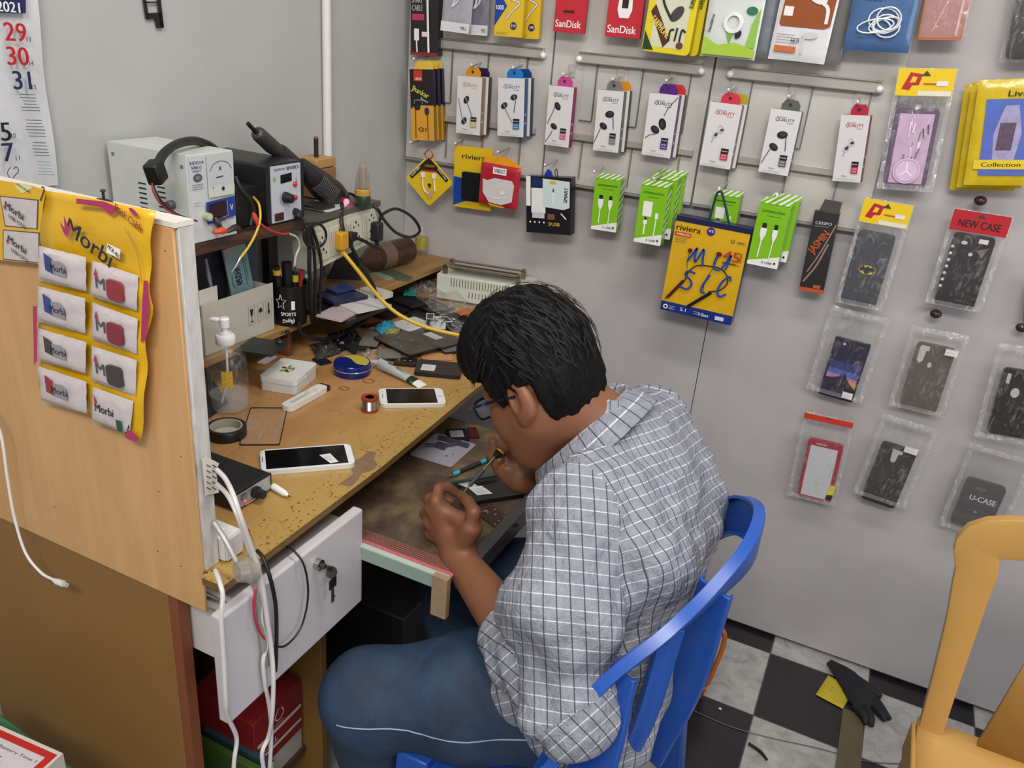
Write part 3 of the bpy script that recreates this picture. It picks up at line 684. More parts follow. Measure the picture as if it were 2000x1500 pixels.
# stitched outer seam follows the near side of the left thigh
ps = []
for i in range(24):
    f_ = i/23; c = kneeL*(1-f_)+hipL*f_; r_ = .074+.026*min(1, f_*1.6)
    ax_ = V3((0, -math.cos(.12), math.sin(.12))); 
    lo_, hi_ = .3*r_, 1.6*r_
    tt = np.linspace(lo_, hi_, 60); dd = jeans(c[None]+tt[:, None]*ax_[None]); j = int(np.argmin(np.abs(dd))); ps.append(tuple(c+ax_*(tt[j]+.0004)))
g.tube(ps, .0011, M('#8fa3b8', .7), n=5, k=1); g.build('seam_stitching', man, label='pale stitched side seam of the jeans')
# shoes
for an in (ankL, ankR):
    g = G(); g.ell((an[0]-.05, an[1], .035), (.13, .046, .036), M('#1c1c20', .6)); g.box(an[0]-.17, an[0]+.075, an[1]-.042, an[1]+.042, .001, .018, M('#2a2a2e', .6)); g.build('shoe', man, bevel=.008)
# ---- shirt
SH = NT('mat_checked_shirt', .85); uvn = SH.coord('UV'); sp = SH.n('SeparateXYZ'); SH.l(uvn, sp.inputs[0])
def grid_(v, per, wd): 
    f_ = SH.math('ABSOLUTE', SH.math('SUBTRACT', SH.math('FRACT', SH.math('DIVIDE', v, per)), .5)); return SH.math('GREATER_THAN', f_, .5-wd/per/2)
g1 = grid_(sp.outputs[0], .0172, .0017); g2 = grid_(sp.outputs[1], .0172, .0014); g3 = grid_(SH.math('ADD', sp.outputs[0], .0086), .0172, .0007)
co = SH.coord()
bs = SH.ramp(SH.noise(co, 55, 4), [(.3, '#7f828d'), (.7, '#94969f')]); bs = SH.mix(SH.math('MULTIPLY', SH.noise(co, 700, 2), .35), bs, '#6c707d')
c_ = SH.mix(SH.math('MULTIPLY', g3, .25), bs, '#6b7080'); c_ = SH.mix(SH.math('MULTIPLY', g2, .7), c_, '#dadbe0'); c_ = SH.mix(SH.math('MULTIPLY', g1, .85), c_, '#2c303d'); SH.col(c_)
SH.bump(SH.noise(SH.mapping(co, (1, 1, .7)), 20, 5, .6), 1, .02)
sleeve0 = shL+V3((.0, .01, -.005)); cuffL = elL+(wrL-elL)*.47; cuffR = elR+(wrR-elR)*.5
def torso(P):
    d = s_cone(P, (.995, -1.045, .905), (.995, -.815, .905), .072, .072)                         # shoulders
    d = smin(d, s_cone(P, (.965, -.935, .965), (1.0, -.935, .92), .070, .085), .03)
    d = smin(d, s_cone(P, (1.035, -1.035, .82), (1.035, -.845, .82), .110, .110), .06)          # upper back
    d = smin(d, s_cone(P, (1.035, -1.02, .68), (1.035, -.86, .68), .105, .105), .07)
    d = smin(d, s_cone(P, (1.01, -1.03, .57), (1.01, -.86, .57), .120, .120), .06)
    d = smin(d, s_cone(P, (.93, -1.10, .575), (1.02, -1.05, .545), .068, .112), .05)             # front tail over the lap
    return d
def upsl(P): 
    m_ = (sleeve0+elL)/2+V3((-.012, -.008, .0))
    return smin(s_cone(P, sleeve0, m_, .070, .072), s_cone(P, m_, elL, .072, .056), .03)
def losl(P): return smin(s_cone(P, elL+V3((.012, 0, -.012)), elL+(cuffL-elL)*.6, .060, .056), s_cone(P, elL+(cuffL-elL)*.6, cuffL, .056, .048), .02)
def upr(P): return s_cone(P, shR, elR, .07, .056)
def lor(P): return s_cone(P, elR, cuffR, .055, .047)
def wr(P, f1, f2, ax_, amp): 
    a = P@V3(ax_); return amp*np.sin(f1*a+2.2*np.sin(f2*P[:, 1]+3*P[:, 2])+1.3*np.sin(19*P[:, 0]))
def wn(P, f, s): return np.sin(f*P[:, 0]+1.7*np.sin(f*.6*P[:, 1]+s)+s)*np.sin(f*.8*P[:, 2]+1.5*np.sin(f*.7*P[:, 0]-s)+.5*f*P[:, 1])
def shirt(P):
    t_ = torso(P)+wr(P, 46, 13, (.55, .35, .75), .0032)+wr(P, 95, 21, (.2, .8, -.55), .0013)
    ua = elL-sleeve0; L_ = np.linalg.norm(ua); s_ = (P-sleeve0)@(ua/L_)
    fold = np.clip((s_-.10)/.10, 0, 1)
    u_ = upsl(P)+wr(P, 60, 20, (.2, .1, 1), .003)*(0.5+fold)+.004*np.sin(95*s_+3*np.sin(30*P[:, 0]))*fold
    la = cuffL-elL; s2 = (P-elL)@(la/np.linalg.norm(la))
    l_ = losl(P)+.0042*np.sin(85*s2+2.5*np.sin(40*P[:, 2]))
    # rolled cuff
    cu = s_cone(P, elL+(cuffL-elL)*.80, cuffL, .056, .0535)
    t_ = t_+.0050*wn(P, 36, 1)+.0028*wn(P, 80, 2); u_ = u_+.0058*wn(P, 40, 4)+.002*wn(P, 90, 6)-.009*np.exp(-((s_-.135)/.035)**2)+.010*np.exp(-((s_-.205)/.018)**2)
    d = smin(t_, u_, .006); d = smin(d, smin(np.minimum(l_, cu), u_, .006), .008)
    d = smin(d, smin(upr(P), lor(P), .02), .02)
    # openings: cuff, neck, hem
    cdir = la/np.linalg.norm(la); d = np.maximum(d, np.where(np.linalg.norm(P-cuffL, axis=1) < .08, (P-cuffL)@cdir-.004, -1))
    d = np.maximum(d, -s_cone(P, neck0+V3((-.05, 0, .075)), neck0+V3((-.03, 0, .03)), .054, .032))
    hem = np.maximum(.475-P[:, 2], 0)
    return np.maximum(d, .468-P[:, 2])
def parts_of(C):
    q = np.stack([torso(C)-.004, upsl(C), losl(C), upr(C), lor(C)], 1); return q.argmin(1)
def uv_shirt(C, V, F):
    pid = parts_of(C); P = V[F].reshape(-1, 3); pid4 = np.repeat(pid, 4); cen = np.repeat(C, 4, 0); out = np.zeros((len(P), 2))
    def cyl_uv(a, b, r, m, twist=0):
        ax_ = (b-a)/np.linalg.norm(b-a); vw = np.array(CAM)-(a+b)/2; e2 = np.cross(ax_, vw); e2 /= np.linalg.norm(e2)
        vw = vw/np.linalg.norm(vw); axp = ax_-.92*(ax_@vw)*vw; axp /= np.linalg.norm(axp)
        Q = P[m]-a; out[m, 0] = r*1.12*np.arcsin(np.clip(Q@e2/(r*1.38), -1, 1))*1.2+twist*(Q@ax_); out[m, 1] = Q@axp*1.1
    m = pid4 == 0
    cx_ = .985+.09*np.clip((.95-P[:, 2])/.3, 0, 1); cc_ = .985+.09*np.clip((.95-cen[:, 2])/.3, 0, 1)
    an = np.arctan2(P[:, 1]+.93, (P[:, 0]-cx_)+.0); ac = np.arctan2(cen[:, 1]+.93, cen[:, 0]-cc_); an = ac+(an-ac+PI) % (2*PI)-PI
    out[m, 0] = (P[m, 1]+.93)*.9+(an[m]*.06); out[m, 1] = P[m, 2]-.55*(P[m, 0]-1.0)+.25*(P[m, 1]+.93)
    lap = m & (cen[:, 0] < 1.0) & (cen[:, 2] < .66); vw = np.array(CAM)-V3((.95, -1.1, .6)); vw /= np.linalg.norm(vw); a1 = np.cross(V3((0, 0, 1)), vw); a1 /= np.linalg.norm(a1); a2 = np.cross(vw, a1)
    a1, a2 = a1*.93+a2*.36, a2*.93-a1*.36; out[lap, 0] = P[lap]@a1; out[lap, 1] = P[lap]@a2
    cyl_uv(sleeve0, elL, .068, pid4 == 1, .12); cyl_uv(elL, cuffL, .054, pid4 == 2, .25); cyl_uv(shR, elR, .066, pid4 == 3); cyl_uv(elR, cuffR, .05, pid4 == 4)
    return out
solid('shirt', shirt, (.80, -1.34, .44), (1.26, -.62, 1.08), .0036, [SH.m], man, uvf=uv_shirt, lip=1.5, relax=1)
# collar: folded band leaning round the neck
bk_ = V3(on(1, -.935, 1222, 782)); ft_ = V3(on(1, -1.0, 1040, 928)); ft_ = V3((ft_[0], -.955, ft_[2]))
cc = (bk_+ft_)/2; ax1 = (bk_-ft_)/2; la1 = np.linalg.norm(ax1); e1 = ax1/la1; e2 = V3((0, -1, 0)); e3 = np.cross(e1, e2); e3 = e3/np.linalg.norm(e3)
if e3[2] < 0: e3 = -e3
g = G(); V = []; F = []; UV = []; nu = 56
for i in range(nu+1):
    a = (-.93+1.86*i/nu)*PI; ca, sa = math.cos(a), math.sin(a)
    c0 = cc+e1*la1*ca+e2*.078*sa
    ou = e1*ca*.9+e2*sa; ou = ou/np.linalg.norm(ou); dip = .010*(1-ca)/2
    pt_ = 1.0+.5*((1-ca)/2)**3
    for r_, h_ in ((-.008, -.018), (-.003, .010), (.003, .013), (.012, .006), (.022, -.012*pt_), (.030, -.032*pt_)):
        V.append(c0+ou*r_+e3*(h_-dip)); 
q = 6
F = [(i*q+j, i*q+j+1, (i+1)*q+j+1, (i+1)*q+j) for i in range(nu) for j in range(q-1)]
g.add(V, F, SH.m); o = g.build('collar', man, solid=.0022, sub=1)
uvl = o.data.uv_layers.new(name='UVMap'); dat = []
for p in o.data.polygons:
    for vi in p.vertices: dat += [(vi//q)*.0092, (vi % q)*.0125+.004]
uvl.data.foreach_set('uv', dat)
# things he holds
a, b = V3(at(906, 965, 1.0)), None
tipP = Vector(px(-.985, 905, 962)); hnd = Vector(px(-.915, 985, 872)); hnd2 = Vector(px(-.93, 966, 893))
g = G(); dv = (hnd-tipP).normalized()
t = thing('screwdriver', 'thin screwdriver with yellow and black handle held between the man\'s hands', 'screwdriver', T((0, 0, 0)))
g = G(); g.tube([tipP, tipP+dv*.012, tipP+dv*.016], [.0008, .0012, .0032], STEEL, k=1); g.tube([tipP+dv*.016, tipP+dv*.05], .0038, M('#3c3f42', .5), k=1); g.tube([tipP+dv*.05, hnd2], .0018, STEEL, k=1); g.build('shaft', t)
g = G(); g.tube([hnd2, hnd2+dv*.008, hnd-dv*.012], [.004, .0075, .0075], M('#1b1a16', .4), k=1, n=10); g.build('grip', t); 
g = G(); g.tube([hnd-dv*.012, hnd+dv*.006, hnd+dv*.012], [.0082, .0082, .005], M('#d8a818', .35), k=1, n=10); g.build('handle_cap', t, label='yellow handle cap')
# ================================================================ STOCK HANGING ON THE PANEL WALL
PBX = M('#d3d0d1', .3, 0, 1, 0, .02); INK = M('#1c1b1f', .35); INK2 = M('#4d4b50', .4); PAPER = M('#dbd8d4', .5)
HOOKM = M('#c9c4be', .2, .8)
def hook(px_, py_, off, back, lab, grp='display hooks'):
    """double-bent wire hook running out from the wall; tip seen at px,py"""
    tip_ = on(1, -off, px_, py_); L = off-back
    g = G(); g.tube([(0, L, .012), (0, L*.6, .006), (0, .004, .0), (0, 0, .004)], .0019, HOOKM, n=7); g.ell((0, -.0005, .0045), (.003, .003, .003), M('#efece8', .2), n=8); g.box(-.009, .009, L-.003, L, -.004, .026, M('#bdb7b0', .3, .3))
    return one(g, 'display_hook', lab, 'hook', T(tip_), grp)
def cable(g, pts, r, mat=None): g.tube([(x, -.004, z) for x, z in [g.P(*p) for p in pts]], r, mat or M('#d9d7d4', .4), n=6)
# --- row of eight white earphone boxes
def bud(g, u, v, s, ang, m=BK, silver=False):
    ca, sa = math.cos(ang), math.sin(ang); g.fe(u, v, .0105*s, .0072*s, m, ang); g.fe(u+.03*ca, v+.012*ca, .006*s, .004*s, M('#38373c', .3), ang)
    if silver:
        x, z = g.P(u, v); g.fs([(u-.05*sa, v+.035), (u+.05*sa+.02, v-.035)], .0012, LG, 1)
QB = [(((893, 147), (943, 152), (937, 265), (890, 259)), '#d08a1e', '#8c7858', 'tan', '#c9a774', 'orange', 'orange tab, leftmost of the row', '#b98a58', 'A', '#2c1b44'),
      (((972, 152), (1026, 153), (1022, 269), (971, 264)), '#1573c4', '#27486e', 'b', '#1f76ad', 'blue', 'bright blue tab', '#1d6aa0', 'B', '#1d3f78'),
      (((1072, 165), (1122, 172), (1110, 289), (1063, 282)), '#c43f86', '#86225a', 'p', '#c65284', 'magenta', 'magenta pink tab', '#4b474c', 'C', None),
      (((1168, 175), (1219, 179), (1208, 299), (1157, 293)), '#77746f', '#5b564e', 'g', '#6f6d6b', 'grey', 'grey tab with an orange one behind', '#4b474c', 'D', '#d08a1e'),
      (((1269, 180), (1327, 187), (1309, 309), (1252, 302)), '#4d1b78', '#39244d', 'u', '#4b2c72', 'purple', 'purple tab with a red one behind', '#2a282e', 'E', '#c23230'),
      (((1388, 198), (1450, 206), (1426, 330), (1365, 323)), '#cf3047', '#67504a', 'r', '#bb2f49', 'red', 'light red tab, sixth along the row', '#a33042', 'F', '#a99b2a'),
      (((1507, 211), (1566, 219), (1539, 345), (1480, 334)), '#5b5c58', '#4a4b4a', 'g2', '#5c5b5b', 'dark grey', 'dark grey tab, second from the right end', '#4b474c', 'D', None),
      (((1644, 222), (1699, 228), (1681, 359), (1624, 351)), '#b5203e', '#861f33', 'r2', '#bf2440', 'crimson', 'crimson tab and side, rightmost of the row', '#a82b3c', 'F', None)]
for i, (q, tabc, sidec, _, strip, nm, lab, qc, style, tab2) in enumerate(QB):
    off = .075; m, w_, h_ = quad(q, off); rz = (-.10 if i < 7 else -.42)
    m = m @ R_(rz*.5 if i < 7 else rz*.4, 'Z')
    t = thing('earphone_box', 'white earphone carton with '+lab, 'box', m, 'white earphone boxes'); d = .019
    sm_ = M(sidec, .35, 0, 1, 0, .15, 0, 90)
    g = G(w_, h_); g.box(-w_/2, w_/2, .0008, d, -h_/2, h_/2, sm_); g.box(-w_/2, w_/2, 0, .001, -h_/2, h_/2, PBX)
    g.ft('QUALITY', .52, .845, .055, M(qc, .35), .62); g.ft('PREMIUM', .40, .885, .016, M(qc, .35), .3); g.ft('SOUND', .70, .803, .014, M(qc, .35), .2)
    cm_ = M(strip, .35)
    if style == 'A':
        bud(g, .40, .60, 1.0, 1.0, BK, True); bud(g, .34, .23, .95, .9, BK, True); g.fs([(.44, .56), (.60, .40), (.66, .32)], .0016, INK); g.fs([(.08, .62), (.20, .40), (.26, .28)], .0014, INK)
    elif style == 'B':
        bud(g, .62, .68, .95, .3, BK, True); bud(g, .26, .53, .95, .6, BK, True); g.fs([(.70, .63), (.66, .50), (.64, .42)], .0018, INK); g.fs([(.30, .48), (.48, .33), (.58, .25)], .0014, INK)
    elif style == 'C':
        bud(g, .42, .67, 1.0, -.9); bud(g, .34, .33, .9, -.5); g.fs([(.34, .70), (.26, .58), (.06, .36)], .0015, INK); g.fs([(.30, .26), (.24, .20), (.04, .05)], .0015, INK)
    elif style == 'D':
        bud(g, .54, .62, 1.1, .15); bud(g, .34, .42, 1.0, -.5); g.fs([(.68, .60), (.72, .46), (.74, .38)], .0017, INK); g.fs([(.24, .38), (.14, .26), (.04, .14)], .0015, INK)
    elif style == 'E':
        bud(g, .58, .53, 1.25, 1.9); bud(g, .36, .43, 1.1, -.5); g.fs([(.60, .66), (.72, .80), (.98, .97)], .0014, INK); g.fs([(.40, .36), (.22, .34), (.06, .28)], .0014, INK)
    else:
        W2 = M('#bdbcc2', .3); bud(g, .34, .50, .8, .9, W2); bud(g, .50, .58, .7, .4, W2); g.fs([(.40, .62), (.46, .66), (.56, .62)], .0007, M('#a5505a', .4)); g.fs([(.30, .44), (.26, .38)], .0009, INK2)
    g.fr(.62, .235, .86, .315, INK); g.ft('beats', .74, .275, .022, M('#d8d8d8', .4), .18)
    g.fr(.62, .135, .86, .232, cm_); g.ft('EXTRA', .74, .205, .018, M('#e6dfe2', .4), .16); g.ft('BASS', .74, .165, .018, M('#e6dfe2', .4), .16)
    g.ft('Music', .42, .09, .022, INK2, .18); g.lines(.16, .84, .045, .03, 2, M('#aaa7a9', .4), .0005)
    for j in range(5):      # marks on the coloured side
        z = -h_*.05-j*h_*.075; g.box(w_/2, w_/2+.0004, d*.35, d*.65, z, z+h_*.03, M('#c7b8bf', .4) if j % 2 else sm_)
    g.build('carton', t, bevel=.0006)
    g = G(w_, h_); tb = M(tabc, .3, 0, 1, 0, .04); cx = w_*.10; tw = w_*.60; th = h_*.155
    out = [(cx-tw/2, h_/2-.001), (cx+tw/2, h_/2-.001), (cx+tw/2, h_/2+th*.55), (cx+tw*.32, h_/2+th), (cx-tw*.32, h_/2+th), (cx-tw/2, h_/2+th*.55)]
    g.prism(out, .004, .0052, tb); g.y = .004; x, z = cx-w_*.02, h_/2+th*.52
    g.add([(x+.0038*math.cos(a), .0037, z+.0038*math.sin(a)) for a in [k*PI/6 for k in range(12)]], [tuple(range(12))], M('#2a2523', .5)); g.build('hang_tab', t, label=nm+' hanging tab')
    hook(q[0][0]+ (q[1][0]-q[0][0])*.55, q[0][1]-(17 if i < 4 else 19), off+.012, .03, 'wire hook carrying the white earphone carton with '+lab.split(',')[0], 'hooks of the earphone boxes')
    if tab2:                       # second box hanging behind, its side and tab peeping out
        t2 = thing('earphone_box', 'earphone carton hanging directly behind the one with '+lab.split(' with')[0].split(',')[0], 'box', m @ T((.006, d+.004, .001)), 'earphone boxes hanging behind')
        g = G(w_, h_); g.box(-w_/2, w_/2, 0, .016, -h_/2, h_/2, M('#2b3350' if i == 1 else '#4b3b34', .35)); g.box(-w_/2, w_/2, -.001, 0, -h_/2, h_/2, PBX); g.build('carton', t2, bevel=.0006)
        g = G(w_, h_); g.prism([(a+.006, b-.001) for a, b in out], .004, .0052, M(tab2, .3)); g.build('hang_tab', t2)
# --- generic pouch / pack
def slab(g, w_, h_, d, mat, r=.004, y0=0): g.prism(rr(w_, h_, r, 3), y0, y0+d, mat)
def pillow(g, w_, h_, d, mat, nx=14, nz=20, seed=0, wr_=.0012):
    """thin bag: two crinkled skins closed at the rim"""
    def fn(sg):
        def f(u, v):
            x = (u-.5)*w_; z = (v-.5)*h_; b = max(0, (1-(2*u-1)**6)*(1-(2*v-1)**6))
            return (x, sg*d/2*b**.5+wr_*noise.noise(Vector((x*60+seed, z*45, sg*3))), z)
        return f
    g.sheet(fn(-1), nx, nz, mat); g.sheet(fn(1), nx, nz, mat)
def pack(name, q, off, d, lab, cat, grp=None, turn=0, ax=1):
    m, w_, h_ = quad(q, off, ax)
    if turn: m = m @ R_(turn, 'Z')
    return thing(name, lab, cat, m, grp), w_, h_
# tall dark cable carton at the corner
t, w_, h_ = pack('cable_box', ((802, -90), (857, -88), (856, 110), (802, 106)), .055, .03, 'tall black cable carton with two white cables printed on it, in the corner', 'box')
g = G(w_, h_); g.box(-w_/2, w_/2, 0, .03, -h_/2, h_/2, M('#241f20', .3)); 
for k_, v in ((0, .60), (1, .52)): g.ft('SMART' if k_ == 0 else 'CABLE', .24, v-.04, .06, M('#a9a4a0', .4), .38)
g.fr(.06, .355, .50, .42, M('#b0345a', .35)); g.fs([(.60, .98), (.62, .5), (.66, .02)], .006, WH); g.fr(.52, .56, .72, .72, WH)
g.fs([(.22, .27), (.23, .12), (.25, .01)], .0042, WH); g.fr(.14, .15, .32, .27, WH); g.fr(.42, .19, .62, .24, M('#e2c9cf', .4)); g.fr(0, 0, 1, .03, M('#8e1c2e', .4)); g.build('carton', t, bevel=.0008)
# grey zip pouches with cables
for j, (q, lab) in enumerate(((((872, -90), (932, -88), (918, 70), (862, 56)), 'translucent silver zip pouch with a coiled cable, front one by the corner'), (((915, -90), (966, -88), (951, 72), (917, 66)), 'darker silver zip pouch hanging just behind the front one'))):
    t, w_, h_ = pack('cable_pouch', q, .085-.03*j, .01, lab, 'pouch', 'silver zip pouches')
    g = G(w_, h_); pillow(g, w_, h_, .010, M('#b5b1ba' if j == 0 else '#8c8896', .15, .35, 1, 0, .2, .6, 30), seed=j*9); g.build('pouch', t)
    g = G(w_, h_, -.0062); g.fr(.02, .0, .98, .13, M('#d3d2d6', .3)); g.ft('TYPE-C', .78, .06, .045, INK, .22)
    g.tube([(-.012, -.007, .05), (-.004, -.008, -.01), (-.012, -.008, -.03), (.006, -.008, -.01), (.012, -.007, .05)], .0022, M('#d9d8dd', .3), n=6); g.build('print', t, label='pale coiled cable and printed foot')
# yellow blisters with zigzag cable
for j, (q, lab) in enumerate(((((972, -90), (1032, -88), (1018, 78), (966, 66)), 'yellow cable blister with zigzag cable and blue corner, front one'), (((1010, -90), (1064, -88), (1050, 80), (1008, 72)), 'yellow cable blister hanging behind the front one'))):
    t, w_, h_ = pack('cable_blister', q, .09-.035*j, .01, lab, 'blister pack', 'yellow cable blisters')
    g = G(w_, h_); slab(g, w_, h_, .012, M('#c7a01b', .35), .003); slab(g, w_*.995, h_*.995, .0006, M('#d8b325', .3), .003, -.0006); g.y = -.0006
    g.fp([(.0, .12), (.42, .38), (.0, .62)], BLU); g.ft('1000', .17, .36, .055, WH, .26)
    z_ = [(.75, .98), (.45, .86), (.72, .76), (.40, .68), (.60, .57), (.50, .48), (.85, .42), (.62, .33), (.42, .22)]; g.fs(z_, .0045, INK2); g.fs(z_, .003, WH)
    g.fe(.68, .14, .0085, .0085, M('#2b2a66', .3)); g.ft('1M', .68, .14, .035, WH, .14); g.lines(.08, .6, .05, .03, 2, INK2, .0005)
    g.build('card', t, bevel=.0005)
# two red memory card packs
for j, (q, lab) in enumerate(((((1094, -90), (1158, -88), (1140, 68), (1081, 60)), 'red memory card pack with a black pen drive, the left of the two'), (((1199, -90), (1272, -88), (1248, 77), (1182, 70)), 'red memory card pack with a white card adapter, the right of the two'))):
    t, w_, h_ = pack('memory_card_pack', q, .075, .006, lab, 'blister pack', 'red memory card packs')
    g = G(w_, h_); slab(g, w_, h_, .008, M('#8e1420', .35), .001); g.box(-w_/2, w_/2, -.0005, 0, -h_/2, h_/2, M('#bb2230', .3)); g.y = -.0005
    g.ft('SanDisk', .46, .115 if j == 0 else .10, .095, WH, .82)
    if j == 0:
        g.fp([(.2, .50), (.24, .60), (.66, .60), (.80, .57), (.80, .50), (.76, .46), (.2, .46)], WH); g.fp([(.22, .505), (.26, .588), (.64, .588), (.77, .56), (.77, .505), (.74, .47), (.22, .47)], M('#26292d', .3)); g.fr(.28, .26, .62, .29, INK)
    else:
        g.fp([(.30, .60), (.62, .98), (.98, .98), (.66, .50)], M('#2462b8', .3)); g.fe(.62, .76, .005, .005, M('#e8e0c0', .3)); g.fp([(.28, .34), (.32, .58), (.66, .58), (.70, .34), (.62, .24), (.36, .24)], WH); g.fr(.40, .36, .58, .48, INK)
    g.build('card', t)
# yellow tins with earphone print: a run of three
for j in range(3):
    q = [(x+17*j, y+1*j) for x, y in ((1282, -90), (1382, -84), (1344, 110), (1253, 99))]
    t, w_, h_ = pack('earphone_tin', q, .095-.024*j, .02, 'yellow earphone pack printed with a big black earbud, '+('front one of the run', 'second of the run', 'rearmost of the run')[j], 'pack', 'yellow earphone packs')
    g = G(w_, h_); slab(g, w_, h_, .018, M('#b5a31c', .3), .010); slab(g, w_*.99, h_*.99, .0006, M('#d9c51d', .3), .010, -.0006); g.y = -.0006
    g.fp([(.16, .06), (.86, .06), (.88, .98), (.14, .98)], M('#cdcbb0', .3)); g.fp([(.02, .02), (.25, .02), (.02, .22)], M('#243a1c', .3))
    g.fp([(.08, .42), (.16, .50), (.56, .14), (.44, .06)], M('#4a2716', .4)); g.ft('EARPHONE', .33, .27, .075, M('#e0c95b', .4), .50, ang=-.66)
    g.fe(.52, .80, .016, .011, BK, .5); g.fs([(.60, .80), (.75, .72), (.80, .66)], .006, INK2); g.fe(.62, .42, .019, .011, M('#3a3a3c', .4), .9); g.fs([(.52, .36), (.34, .5), (.24, .62), (.12, .60)], .005, BK)
    g.fs([(.54, .14), (.54, .24), (.62, .26)], .004, INK); g.fs([(.66, .14), (.68, .28)], .004, INK); g.fs([(.76, .14), (.78, .26), (.86, .24)], .004, INK); g.fe(.78, .10, .008, .007, M('#5b3820', .4)); g.ft('SUPER', .90, .55, .05, INK, .22, ang=1.4); g.ft('BASS', .92, .85, .06, INK, .26, ang=1.4)
    g.build('tin', t, bevel=.0012)
# light green pouch
for j, (q, lab) in enumerate(((((1398, -90), (1515, -84), (1470, 120), (1371, 106)), 'white and green earphone pouch with looped earphones, in front'), (((1440, -90), (1545, -84), (1500, 118), (1420, 106)), 'grey foil pouch tucked behind the white and green one'))):
    t, w_, h_ = pack('earphone_pouch', q, .095-.035*j, .02, lab, 'pouch', 'earphone pouches')
    g = G(w_, h_); pillow(g, w_, h_, .014, M('#ccd1cc' if j == 0 else '#8f949c', .2, 0 if j == 0 else .4, 1, 0, .08, .5, 30), seed=5+j); g.build('pouch', t)
    if j == 0:
        g = G(w_, h_, -.0082); g.fp([(.02, .02), (.98, .02), (.98, .10), (.6, .16), (.3, .12), (.02, .2)], M('#9fbf3c', .3)); g.fp([(.80, .12), (.97, .12), (.97, .52), (.86, .36)], M('#8bb84a', .3))
        g.ft('VBEST', .52, .745, .10, INK, .60, slant=.25); g.ft('Handsfree', .12, .33, .035, INK, .30, ang=1.45, slant=.2); g.ft('Enhanced Bass', .48, .64, .03, INK2, .38)
        g.fp([(.40, .28), (.56, .26), (.50, .14)], M('#6fa82e', .3)); g.fe(.64, .24, .006, .009, INK, -.5); g.fe(.82, .48, .012, .008, M('#1d6b4b', .4)); g.build('print', t)
        g = G(w_, h_)
        for k_ in range(4): c = [(w_*.02+.017*(1-.1*k_)*math.cos(a)*1.2, -.0105-.0004*k_, -h_*.15+.02*(1-.08*k_)*math.sin(a)) for a in [2*PI*i/14 for i in range(15)]]; g.tube(c, .0013, M('#e3e4e2', .3), n=5, k=1)
        g.build('earphone_coil', t)
# white / brown earbud pouch
for j, (q, lab) in enumerate(((((1540, -90), (1662, -82), (1606, 127), (1503, 113)), 'white pouch with a brown window and white earbuds'), (((1570, -90), (1690, -82), (1635, 130), (1540, 118)), 'smoky grey pouch behind the white and brown one'))):
    t, w_, h_ = pack('earbud_pouch', q, .09-.03*j, .02, lab, 'pouch', 'earbud pouches')
    g = G(w_, h_); pillow(g, w_, h_, .012, M('#d6d4d6' if j == 0 else '#73706f', .2, 0, 1, 0, .08, .4, 30), seed=15+j); g.build('pouch', t)
    if j == 0:
        g = G(w_, h_, -.0072); g.fp([(.08, .36), (.12, .33), (.86, .33), (.96, .36), (.98, .97), (.12, .97)], M('#8f4a1f', .25)); g.fr(.12, .43, .28, .52, M('#e3dfdc', .4)); g.lines(.08, .5, .25, .17, 4, INK2, .0008); g.fr(.08, .08, .46, .14, M('#c0653a', .3)); g.ft('Hi-Fi', .42, .20, .04, INK, .14)
        g.fe(.66, .62, .020, .011, WHG, -.35); g.fs([(.74, .58), (.86, .52), (.88, .38)], .007, WHG); g.fe(.66, .26, .016, .007, M('#c3c3c8', .3), .1); g.fs([(.56, .24), (.56, .08)], .004, M('#c3c3c8', .3)); g.build('print', t)
# blue pouch with white coiled earphones
t, w_, h_ = pack('earphone_pouch', ((1683, -90), (1815, -80), (1772, 110), (1648, 92)), .09, .02, 'blue zip pouch with white earphones coiled inside', 'pouch')
g = G(w_, h_); pillow(g, w_, h_, .016, M('#44638f', .2, 0, 1, 0, .15, .7, 30), seed=31); g.build('pouch', t)
g = G(w_, h_, -.0095); g.ft('POOOT', .36, .56, .045, M('#1c2f78', .35), .34); g.build('print', t); g = G(w_, h_); rnd = random.Random(5)
for k_ in range(7):
    cx_, cz_ = rnd.uniform(-.012, .014), -h_*.18+rnd.uniform(-.008, .008); a_, b_ = rnd.uniform(.018, .036), rnd.uniform(.010, .020); ph = rnd.uniform(0, 3)
    g.tube([(cx_+a_*math.cos(a)*math.cos(ph*.3)-b_*math.sin(a)*math.sin(ph*.3), -.0125-.0008*k_, cz_+b_*math.sin(a)+.3*a_*math.cos(a)*math.sin(ph)) for a in [2*PI*i/16 for i in range(17)]], .0015, M('#dfe2e6', .3), n=5, k=1)
g.build('earphone_coil', t)
# pink case pack and dark packs at the top right
t, w_, h_ = pack('phone_case_pack', ((1820, -90), (1915, -84), (1872, 84), (1797, 72)), .075, .02, 'pinkish brown phone case pack with orange rim, cut by the top edge', 'phone case')
g = G(w_, h_); slab(g, w_, h_, .012, M('#b5622f', .35), .004); slab(g, w_*.93, h_*.95, .001, M('#a4746e', .3, 0, 1, 0, .08, .3), .004, -.001); g.y = -.001; g.fs([(.3, .1), (.6, .6), (.75, .95)], .003, M('#c48f84', .3)); g.fs([(.85, .05), (.9, .95)], .004, M('#cfa9a6', .3)); g.build('case', t)
g = G(w_, h_); pillow(g, w_*1.12, h_*1.02, .02, BAG, seed=3); g.v = [(x+.006, y+.004, z) for x, y, z in g.v]; g.build('plastic_bag', t)
t, w_, h_ = pack('phone_case_pack', ((2000, -90), (2120, -80), (2070, 125), (1968, 106)), .07, .02, 'black phone case in clear bag cut by the top right corner', 'phone case')
